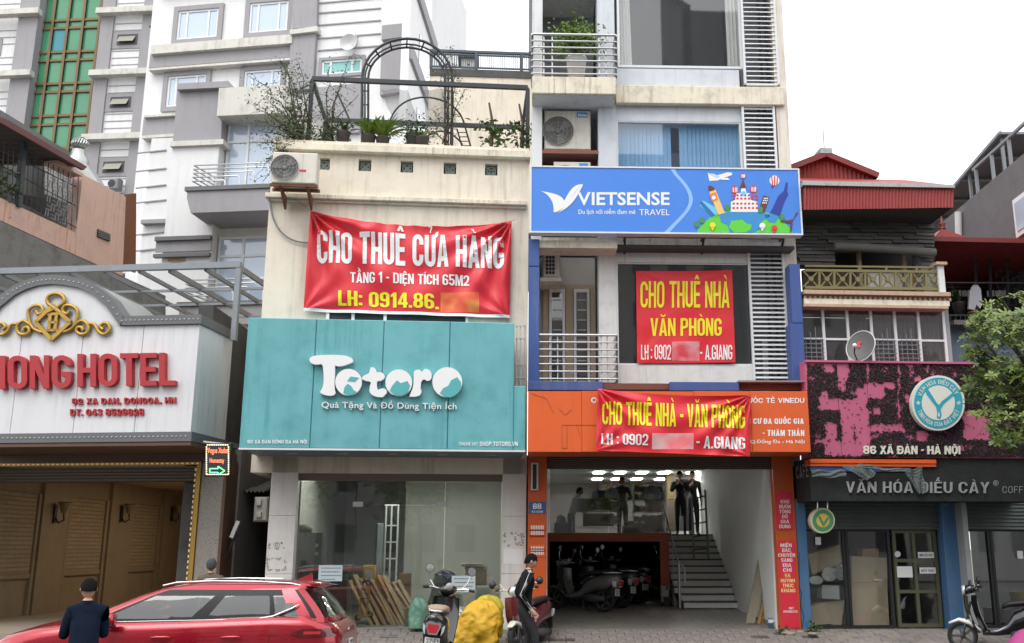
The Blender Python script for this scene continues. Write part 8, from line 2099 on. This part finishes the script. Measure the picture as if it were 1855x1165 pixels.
p=stand(); p.update(elL=(.06,.125,.63),haL=(.19,.06,.72),elR=(.06,-.125,.63),haR=(.19,-.05,.71))
pb=at(158,1100,11.0); person('man in a long navy coat standing with his back turned before the red car',pb.x,11.0,-.5,118,1.66,p,NAV,NAVT,lean=.02,head_nod=28,coat=True,fat=.98)
pb=at(380,1060,16.2); person('grey haired man behind the red car of whom only the head shows',pb.x,16.2,-.25,100,1.56,stand(),mat('brown_jacket',(.10,.07,.05),.8),NAVT,hair=HAIRG)
DKW=mat('dark_clothes',(.022,.022,.026),.8)
q=T.M@Vector((T.uv(1232,900,7.3)[0],7.3,MEZ)); p=stand(); p.update(haR=(.12,-.04,.80),elR=(.08,-.14,.68),haL=(.12,.03,.80),elL=(.08,.14,.68))
person('left of two dark clothed people standing at the top of the stairs',q.x,q.y,MEZ,-95,1.62,p,mat('checked_dark_jacket',(.035,.03,.03),.9,blotch=.6,scale=12),DKW,group='people at the top of the stairs')
q=T.M@Vector((T.uv(1255,900,7.7)[0],7.7,MEZ)); p=stand(); p.update(haR=(.12,-.06,.76),elR=(.06,-.15,.66))
person('right of two dark clothed people standing at the top of the stairs',q.x,q.y,MEZ,-85,1.68,p,DKW,DKW,group='people at the top of the stairs')
q=T.M@Vector((T.uv(1127,900,7.0)[0],7.0,MEZ-.1)); p=stand(); p.update(haR=(.15,-.07,.62),elR=(.05,-.15,.66),haL=(.15,.07,.62),elL=(.05,.15,.66))
person('woman in a black top sorting a basket behind the mezzanine glass',q.x,q.y,MEZ-.1,-92,1.55,p,DKW,DKW,group=None)
q=T.M@Vector((T.uv(1034,930,6.6)[0],6.6,MEZ-.35)); p=stand(); p.update(haR=(.22,-.07,.60),elR=(.14,-.14,.62),haL=(.22,.07,.6),elL=(.14,.14,.62))
person('person in a pale top bending over boxes at the left of the mezzanine',q.x,q.y,MEZ-.35,-20,1.5,p,mat('pale_top',(.42,.41,.40),.8),DKW,lean=.12)
# ------------------------------------------------------------------ goods, boards and rubbish
def wbox(name,label,cat,fr,x0,y0,x1,y1,d,dep,m_,group=None,ch=.008,flaps=False,pn='carton'):
    u0,u1,v0,v1=fr.rect(x0,y0,x1,y1,d); t=thing(name,label,cat,fr,((u0+u1)/2,d+dep/2,v0),group)
    MB().cbox(u0,u1,d,d+dep,v0,v1,ch).build(pn,m_,fr,t)
    if flaps: MB().add([(u0,d,v1+.001),(u1,d,v1+.001),(u1+.03,d-.08,v1-.05),(u0-.02,d-.08,v1-.05)],[(0,1,2,3)]).build('flap',m_,fr,t)
    return t
# Totoro shop: cabinet, boards, trolley, shelf frame, boxes, sacks
t=wbox('steel_cabinet','grey steel cabinet with a dark side at the left of the shop window','cabinet',K,536,965,568,1140,.9,.5,mat('grey_cabinet',(.25,.26,.26),.4,.3),pn='body')
pbox(K,'cabinet_side',569,965,580,1140,.9,1.4,DKGREY,t); 
for y in (985,1000,1060,1075): pbox(K,'hinge',570,y,577,y+6,.88,.9,CHROME,t)
t=thing('dark_bag','dark bundle lying on the steel cabinet','bag',K,tuple(K.P(550,964,1))); MB().ball(tuple(K.P(549,961,1.1)),.2,12,8,(.9,.8,.55)).build('bundle',DKGREY,K,t)
WY=[mat('yellow_board',(.52,.30,.10),.55,streak=.3,blotch=.3),mat('pale_board',(.55,.40,.22),.6,streak=.3,blotch=.2),mat('brown_board',(.35,.20,.08),.6,streak=.3)]
for i in range(11):
    x0=632+i*8.5+rnd.uniform(-2,2); x1=x0+44+rnd.uniform(-5,6); a=K.P(x1,1126,1.0+i*.02); y_=1045+rnd.uniform(-4,10); b=K.P(x0,y_,1.75+i*.02)
    a.z=.055
    t=thing('wooden_board',f'{["first", "second", "third", "fourth", "fifth", "sixth", "seventh", "eighth", "ninth", "tenth", "last"][i]} yellow wooden board from the left leaning in the teal shop window','board',K,tuple(a),'boards leaning in the shop window')
    w_=rnd.uniform(.03,.07); m=MB(); up=(b-a); y2=Vector((0,.35,0)); m.add([a,a+Vector((w_,0,0)),b+Vector((w_,0,0)),b,a+y2,a+Vector((w_,0,0))+y2,b+Vector((w_,0,0))+y2,b+y2],[(0,1,2,3),(0,4,5,1),(1,5,6,2),(2,6,7,3),(3,7,4,0),(4,7,6,5)]); m.build('plank',WY[i % 3],K,t)
wbox('wide_board','wide yellow wooden panel standing behind the leaning boards','board',K,672,1042,701,1130,2.3,.04,WY[0],'panels standing in the shop'); wbox('wide_board','tall brown wooden panel right of the yellow one','board',K,722,1038,744,1130,2.4,.04,WY[2],'panels standing in the shop')
wbox('wide_board','dark brown panel behind the left window notice','board',K,582,1050,628,1128,2.2,.05,DKWOOD,'panels standing in the shop')
t=wbox('product_box','small yellow and white product box on top of the boards','box',K,658,1024,679,1048,1.5,.2,pmat('box_yellow',(225,200,60)),None,pn='carton'); pbox(K,'product_picture',661,1033,676,1047,1.49,1.499,PWHITE,t)
t=thing('hand_trolley','orange folding hand trolley standing among the leaning boards','trolley',K,tuple(K.P(660,1120,.75))); OT=mat('orange_tube',(.6,.26,.03),.4)
MB().tube([K.P(650,1118,.7),K.P(657,1060,.75)],.022,7).tube([K.P(664,1112,.7),K.P(670,1060,.75)],.022,7).build('frame_tube',OT,K,t); MB().tube([K.P(657,1064,.75),K.P(658,1054,.76),K.P(666,1052,.77),K.P(671,1054,.76),K.P(670,1064,.75)],.024,7).build('handle',BLACK,K,t)
MB().tube([K.P(648,1120,.7),K.P(672,1114,.5),K.P(672,1108,.5)],.02,6).build('toe_plate',OT,K,t); m=MB()
for q in ((648,1119),(670,1113)): m.lathe([(0,0),(.06,0),(.06,.03),(0,.03)],tuple(K.P(*q,.72)),12,'y')
m.build('wheel',BLACK,K,t); MB().bar(K.P(653,1085,.74),K.P(668,1083,.74),.08,.02).build('cross_plate',DKGREY,K,t)
t=thing('shelf_frame','tall white metal shelf frame standing in the middle of the shop','shelf',K,tuple(K.P(708,1040,3.6))); m=MB()
for x in (697,707,719): m.bar((K.uv(x,1000,3.6)[0],3.6,.05),(K.uv(x,1000,3.6)[0],3.6,K.uv(x,914,3.6)[1]),.035)
for y in (915,952,982,1012): m.bar(K.P(697,y,3.6),K.P(720,y,3.6),.03)
m.build('frame',ALU,K,t); wbox('tall_board','dark upright board leaning behind the white shelf frame','board',K,700,912,720,1035,4.0,.05,BLACK,None)
t=wbox('door_board','narrow grey door board leaning beside the shelf frame','board',K,682,948,693,1040,3.4,.06,mat('grey_green_panel',(.25,.3,.3),.5),None); pbox(K,'panel_edge',679.5,946,682,1040,3.38,3.46,BLACK,t)
wbox('cardboard_box','big open cardboard box behind the right window notice','box',K,843,1026,882,1060,1.2,.5,CARDB,None,flaps=True); wbox('cardboard_box','flattened cardboard lying on the big open box','box',K,836,1021,876,1027,1.1,.6,CARDB2)
t=thing('yellow_bin','greenish yellow plastic bin among the boards','bin',K,tuple(K.P(746,1125,1))); c=K.P(746,1125,.9); MB().lathe([(0,0),(.13,0),(.16,.3),(.175,.31),(.15,.3)],(c.x,c.y,.06),18).build('tub',mat('lime_plastic',(.36,.34,.02),.4),K,t)
def sack(fr,name,label,c,r,sc,m_,d,seed,fold=.12,group=None,lean=(0,0),n=34,cat='sack'):
    p=fr.P(*c,d); t=thing(name,label,cat,fr,tuple(p),group); off=Vector((seed,seed*2,0))
    def fn(a,b):
        th=6.283*a; cx,sy=math.cos(th),math.sin(th); h=max(0,(b-.12)/.88); dd=Vector((cx,sy,h*1.6))
        prof=min(1,b/.12)*(1-.18*h-.75*max(0,h-.72)**1.5*4) if h<.995 else .0
        g=mnoise.fractal(dd*1.5+off,1,2,4)*fold*.7+math.sin(th*4+3*mnoise.noise(dd*1.1+off)+2.5*h)*fold*.42*(1-.3*h)+abs(mnoise.noise(dd*3.1+off))*fold*.5
        q=r*max(0,prof)*(1+g); z=h*2*r*sc[2]*(1-.12*mnoise.noise(Vector((cx,sy,0))*.8+off))
        return (p.x+cx*q*sc[0]+lean[0]*z,p.y+sy*q*sc[1]+lean[1]*z,p.z+z)
    MB().grid(fn,n,n).build('sheet',m_,fr,t); return t
YS=mat('golden_sacking',(.62,.36,.015),.55,blotch=.3,bump=.25,bscale=9); YS2=mat('yellow_sacking',(.50,.42,.03),.5,blotch=.25,bump=.5,bscale=14)
for nm,lab,c,r,sc,mm,d,sd_ in (('yellow_sack','large golden yellow sack slumped in front of the shop step',(862,1172),.37,(1.0,.8,.98),YS,-1.75,3),('yellow_sack','duller yellow sack behind the golden one against the glass',(876,1156),.34,(.85,.6,1.0),YS2,-1.35,8)):
    sack(K,nm,lab,c,r,sc,mm,d,sd_,.3,'yellow sacks by the shop step',(.13,0),n=60)
sack(K,'clear_plastic_bag','crumpled clear plastic bag right of the black scooter',(832,1132),.2,(1,.7,.8),glassmat('thin_plastic',(.8,.82,.8),.35,.15,body=(.35,.4,.38)),-.2,21,.35,cat='bag')
sack(K,'green_bag','pale green plastic sack left of the black scooter',(757,1138),.17,(1,.7,1.5),mat('pale_green_plastic',(.13,.27,.20),.4,bump=.4),-.15,5,.25,cat='bag'); sack(K,'red_bag','small dark red plastic bag behind the scooter',(815,1112),.13,(.9,.7,1.5),mat('dark_red_plastic',(.28,.02,.03),.35,bump=.4),.6,6,.3,cat='bag')
sack(K,'blue_bag','dark blue bundle behind the scooter mirror',(806,1062),.17,(1.2,.8,.9),mat('dark_blue_plastic',(.03,.05,.16),.4),1.0,9,.3,cat='bag'); sack(K,'green_sack','dull olive sack behind the scooter handlebar',(797,1112),.2,(1,.7,1.7),mat('olive_sacking',(.10,.13,.07),.7),.9,14,.2)
wbox('foam_box','white foam box under the right window notice','box',K,816,1076,838,1100,.9,.3,PWHITE); wbox('white_bin','pale grey plastic tub behind the yellow sack','bin',K,862,1062,890,1095,.8,.3,ALU,ch=.03)
t=thing('paper_scrap','white paper scrap on the pavement left of the scooter','litter',WORLD,(at(757,1152,17.1).x,16.9,-.21)); c=(at(757,1152,17.1).x,16.9); MB().add([(c[0]-.1,c[1]-.05,-.195),(c[0]+.1,c[1]-.09,-.2),(c[0]+.12,c[1]+.05,-.16),(c[0]-.06,c[1]+.09,-.19)],[(0,1,2,3)]).build('sheet',PWHITE,WORLD,t)
# mezzanine goods
DQ=6.0
def mz(name,lab,cat,x0,y0,x1,y1,d,dep,m_,gr='goods on the mezzanine'): return wbox(name,lab,cat,T,x0,y0,x1,y1,d,dep,m_,gr)
OLC=mat('olive_carton',(.22,.19,.07),.8,dirt=.2)
mz('display_counter','long olive counter across the middle of the mezzanine','counter',1046,903,1108,924,6.2,.5,OLC); mz('lower_carton','long dark carton under the white table of the mezzanine','carton',1058,930,1112,953,5.6,.5,OLC)
mz('dark_crate','dark crate at the bottom left corner of the mezzanine glass','crate',1005,947,1032,965,4.9,.5,DKGREY); mz('white_carton','pale carton at the bottom right of the mezzanine glass','carton',1130,952,1147,966,5.0,.4,mat('pale_green_carton',(.42,.45,.36),.7)); mz('tall_carton','brown carton high on the right of the mezzanine shelf','carton',1172,903,1198,926,5.8,.5,CARDB); mz('tall_carton','brown carton low on the right of the mezzanine shelf','carton',1172,935,1200,962,5.2,.5,CARDB)
mz('basket_box','pale basket held by the woman on the mezzanine','basket',1103,908,1122,926,6.5,.3,CARDB2,None); mz('small_printer','small black and white machine on the mezzanine counter','machine',1072,889,1083,902,6.3,.3,ALU); mz('dark_equipment','dark equipment on the mezzanine counter','machine',1084,888,1098,902,6.3,.3,BLACK)
for i,(px,py,r_,mm,lab) in enumerate(((1108,903,.2,PWHITE,'white bag on the mezzanine counter'),(1182,903,.24,PALEB,'pale plastic bag on top of the right mezzanine shelf'),(1160,966,.2,mat('pale_green_plastic2',(.42,.50,.40),.5),'pale green plastic bag at the mezzanine glass'),(1114,950,.15,PWHITE,'small white bag under the mezzanine counter'),(1016,947,.14,PALEB,'pale bag on the dark mezzanine crate'),(1142,953,.1,mat('green_goods',(.3,.4,.15),.6),'small green parcel on the pale mezzanine carton'))):
    sack(T,'plastic_bag',lab,(px,py),r_*.8,(1,.7,.8),mm,5.6,30+i,.3,'goods on the mezzanine',n=16,cat='bag')
t=thing('steel_rack','steel shelf rack with goods at the right of the mezzanine','shelf',T,tuple(T.P(1160,965,6))); m=MB()
for x in (1148,1171,1203): m.bar(T.P(x,888,6),T.P(x,966,6),.03)
for y in (890,905,926,944,964): MB().box(T.P(1148,y,6).x,T.P(1203,y,6).x,5.98,6.4,T.P(1160,y,6).z-.02,T.P(1160,y,6).z).build('shelf_board',STEEL,T,t)
m.build('upright',STEEL,T,t)
GC=[mat('goods_%s' % n,c,.6) for n,c in (('white',(.5,.5,.48)),('tan',(.4,.3,.18)),('pink',(.5,.25,.28)),('yellow',(.45,.36,.12)),('dark',(.06,.06,.06)),('green',(.15,.25,.15)))]
k_=0
for y in (889.5,904.5,925.5,943.5,963.5):
    x=1149
    while x<1200:
        w_=rnd.uniform(3.5,8); h_=rnd.uniform(7,13)
        u0,u1,v0,v1=T.rect(x,y-h_,x+w_,y,6.05); MB().box(u0,u1,6.05,6.3,T.P(1160,y,6).z+.002,v1).build('goods',GC[rnd.randrange(6)],T,t); x+=w_+.6
t=thing('white_table','white framed table in front of the mezzanine counter','table',T,tuple(T.P(1080,965,5.3))); m=MB()
for x in (1035,1122): m.bar(T.P(x,927,5.2),T.P(x,965,5.2),.03)
m.bar(T.P(1033,927,5.2),T.P(1124,927,5.2),.03); m.bar(T.P(1033,956,5.2),T.P(1124,956,5.2),.02); m.build('frame',ALU,T,t)
t=thing('hanging_goods','row of pink and pale goods hanging on the far mezzanine wall','goods',T,tuple(T.P(1140,900,10)))
for i in range(26): x=1085+i*5; u0,u1,v0,v1=T.rect(x,874+rnd.uniform(0,6),x+4.5,898,12.4); MB().box(u0,u1,12.4,12.6,v0,v1).build('hanging_item',GC[(0,2,1,2,3,5)[rnd.randrange(6)]],T,t)
mz('stock_pile','yellowish wrapped goods pile at the top of the stairs beside the glass','goods',1209,860,1222,905,8.6,.5,mat('dull_yellow_goods',(.16,.12,.05),.8),None); mz('stock_pile','tall pale goods pile on the floor behind the two people upstairs','goods',1210,906,1224,962,8.4,.5,mat('dull_tan_goods',(.12,.10,.07),.8),None); mz('dark_panel','dark backdrop panel added behind the two people upstairs','door',1226,868,1262,962,9.6,.1,GC[4],None); mz('blue_bag','turquoise carrier bag held by the left person upstairs','bag',1231,935,1238,962,7.2,.1,PALEB,None)  # dark panel added behind the two people to darken their bright backdrop
# ladder on the stairs, boards, paint pot
t=thing('telescopic_ladder','grey telescopic ladder standing on the staircase','ladder',T,tuple(T.P(1268,1022,5.3))); m=MB()
la,lb,lc,ld=T.P(1258,1021,5.3),T.P(1253,895,5.7),T.P(1284,1021,5.3),T.P(1277,888,5.7)
GL_=mat('ladder_grey',(.30,.31,.31),.4,.5)
for a,b in ((la,lb),(lc,ld)): MB().tube([a,b],.028,7).build('stile',GL_,T,t)
for q in (.02,.2,.38,.56,.74,.92): MB().bar(la.lerp(lb,q),lc.lerp(ld,q),.05,.03).build('rung',DKGREY,T,t)
def leaner(lab,x0,x1,x2,x3,y0,y1,d,mm,th=.05,gr='boards leaning on the garage wall'):
    a,b,c,e=T.P(x0,y1,d),T.P(x1,y1,d),T.P(x3,y0,d+.5),T.P(x2,y0,d+.5); t=thing('leaning_board',lab,'board',T,tuple(a),gr); o=Vector((0,th,0))
    MB().add([a,b,c,e,a+o,b+o,c+o,e+o],[(0,1,2,3),(4,7,6,5),(0,4,5,1),(1,5,6,2),(2,6,7,3),(3,7,4,0)]).build('plank',mm,T,t)
leaner('wide grey brown board leaning at the right garage wall',1351,1367,1375,1394,1007,1129,.9,mat('grey_brown_board',(.27,.24,.17),.35,streak=.3))
leaner('first narrow yellow board leaning at the garage wall',1371,1377,1389,1394,1045,1130,1.0,WY[0]); leaner('second narrow yellow board leaning at the garage wall',1379,1386,1387,1393,1042,1130,1.1,WY[0])
t=thing('paint_tin','small blue and white paint tin at the foot of the garage wall','tin',T,tuple(T.P(1399,1135,.5))); c=T.P(1399,1134,.45); MB().lathe([(0,0),(.075,0),(.075,.19),(.08,.2),(0,.2)],(c.x,c.y,.0),16).build('can',mat('paint_tin_blue',(.08,.22,.36),.4),T,t); MB().lathe([(.0765,.12),(.0765,.18)],(c.x,c.y,0),16).build('label_band',PWHITE,T,t)
strap(T,'potted_plant','dark spiky plant in a white pot at the foot of the stairs',(1207,1092),4.2,16,.5,.02,LEAFD,None)
wbox('white_pot','square white planter at the foot of the stairs','pot',T,1198,1062,1212,1090,4.1,.2,mat('dull_white_pot',(.35,.35,.34),.6))
t=thing('stone_rubble','loose stones and weeds at the foot of the right orange pillar','rubble',WORLD,tuple(at(1440,1143,18.2))); c=at(1438,1143,18.2)
for k in range(9): MB().ball((c.x+rnd.uniform(-.25,.35),18.1+rnd.uniform(-.15,.1),-.0+rnd.uniform(0,.02)),rnd.uniform(.03,.075),6,4,(1.3,1,.6)).build('stone',mat('rubble_stone',(.28,.24,.2),.9,dirt=.3),WORLD,t)
m=MB(); leaf_quads(m,(c.x-.2,18.15,.05),60,(.05,.03,.04),.07); leaf_quads(m,(c.x+.32,18.2,.07),70,(.06,.03,.05),.08); m.build('weed',LEAF,WORLD,t)
t=thing('dry_leaf','single brown dry leaf on the pavement before the cafe','leaf',WORLD,tuple(at(1562,1158,17.9))); c=at(1562,1158,17.4); MB().add([(c.x-.07,17.4,-.18),(c.x,17.36,-.175),(c.x+.07,17.4,-.17),(c.x,17.44,-.178)],[(0,1,2,3)]).build('blade',mat('dry_leaf_brown',(.28,.12,.05),.7),WORLD,t)
t=thing('balcony_plant','leafy citrus tree in a white pot on the top balcony','plant',T,tuple(T.P(1043,137,-.1))); c=T.P(1044,137,-.1); MB().lathe([(0,0),(.17,0),(.21,.34),(.23,.35),(.22,.38),(.18,.36)],tuple(c),18).build('pot',PWHITE,T,t)
m=MB(); m.tube([c+Vector((0,0,.3)),c+Vector((.03,0,.9))],.02,5)
for k in range(9): m.tube([c+Vector((0,0,.5)),c+Vector((rnd.uniform(-.4,.4),rnd.uniform(-.2,.2),rnd.uniform(.7,1.15)))],.01,4)
m.build('stem',STEM,T,t); m=MB(); leaf_quads(m,c+Vector((-.03,0,.78)),1300,(.24,.13,.19),.085); m.build('foliage',LEAFL,T,t)
# thin cables crossing the facades
t=thing('wall_cable','thin black cables running down beside the right orange pillar','cable',T,tuple(T.P(1446,1080,-.1))); m=MB()
m.tube([T.P(x,y,-.1) for x,y in ((1447,1060),(1452,1075),(1450,1095),(1456,1115),(1453,1138))],.008,5); m.tube([T.P(x,y,-.1) for x,y in ((1448,1000),(1448,1062))],.006,4); m.build('cable',BLACK,T,t)
t=thing('hanging_cable','thin wires hanging down the corner of the far white tower','cable',B1,tuple(B1.P(283,60,-.5))); m=MB(); m.tube([B1.P(x,y,-.5) for x,y in ((289,-40),(287,10),(291,24),(281,42),(280,75))],.035,4); m.tube([B1.P(x,y,-.5) for x,y in ((287,22),(280,45),(271,49))],.06,4); m.build('wire',DKSTEEL,B1,t)

# ------------------------------------------------------------------ the other side of the street (seen in the window panes)
OPP=[(-30,-17,12,14,(.42,.40,.36)),(-17,-6,12,19,(.5,.47,.42)),(-6,4,11,15,(.34,.34,.34)),(4,13.5,12,25.5,(.30,.28,.25)),(13.5,24,14,20,(.32,.32,.33)),(24,38,14,16,(.45,.43,.42))]
for i,(x0,x1,dp,h,c) in enumerate(OPP):
    f=frame_at(x0,-19-(i % 2)); w_=x1-x0
    t=thing('opposite_house',['low brown','tall tan','dark grey','tallest pale brown','low slate grey','wide grey'][i]+' house across the street mirrored in the windows','building',f,(w_/2,0,-.3),'houses across the street')
    MB().box(.02,w_-.02,-dp,0,-.5,h).build('wall',mat('opposite_wall_%s' % 'abcdef'[i],c,.85,dirt=.3,streak=.4),f,t)
    me=MB().box(-.55,.55,-.0,.03,0,1.5).mesh('window',DKGREY)
    for fl in range(int(h/3.4)):
        for k in range(int(w_/2.3)):
            o=bpy.data.objects.new('window',me); link(o,f.M@Matrix.Translation((1.2+k*2.2,0.0,1.2+fl*3.3)),t)
f=frame_at(12.3,-29); t=thing('opposite_tower','dark tower with a stepped roof edge mirrored in the top window','building',f,(5,0,-.3)); DT=mat('opposite_dark',(.09,.09,.09),.8)
MB().box(0,12,-10,0,-.5,41).build('wall',DT,f,t)
for k in range(7): MB().box(-.2-.0*k,.6,-1.2-k*1.2,-k*1.2,36+k*.8,41.5+k*.9).build('roof_step',DT,f,t)
f=frame_at(0,-14)
for i,(x,r_) in enumerate(((-14,2.6),(-7.5,2.3),(-1,2.8),(6,2.2),(12,2.7),(19,2.5))):
    t=thing('roadside_tree',['first','second','third','fourth','fifth','sixth'][i]+' tree from the left along the opposite kerb, behind the camera','tree',f,(x,0,-.5),'trees along the opposite kerb')
    MB().tube([(x,-1.2,-.6),(x+.1,-1.2,1.5),(x,-1.2,3.2)],[.16,.12,.08],7).build('trunk',BARK,f,t)
    m=MB(); leaf_quads(m,(x,-1.5,4.6),600,(r_*.4,.8,r_*.3),.4); m.build('crown',LEAF,f,t)

for o in bpy.data.objects:       # small joined detail that nobody would pick apart
    if o.name.split('.')[0] in ('print_line','glue_mark','glue_trace','groove','dash_border','security_bar','cage_bar','basket_weave_grille','fan_grille','plate_mark','weed','net_scrap','lattice_screen','balcony_bars','side_grille'): o['kind']='stuff'
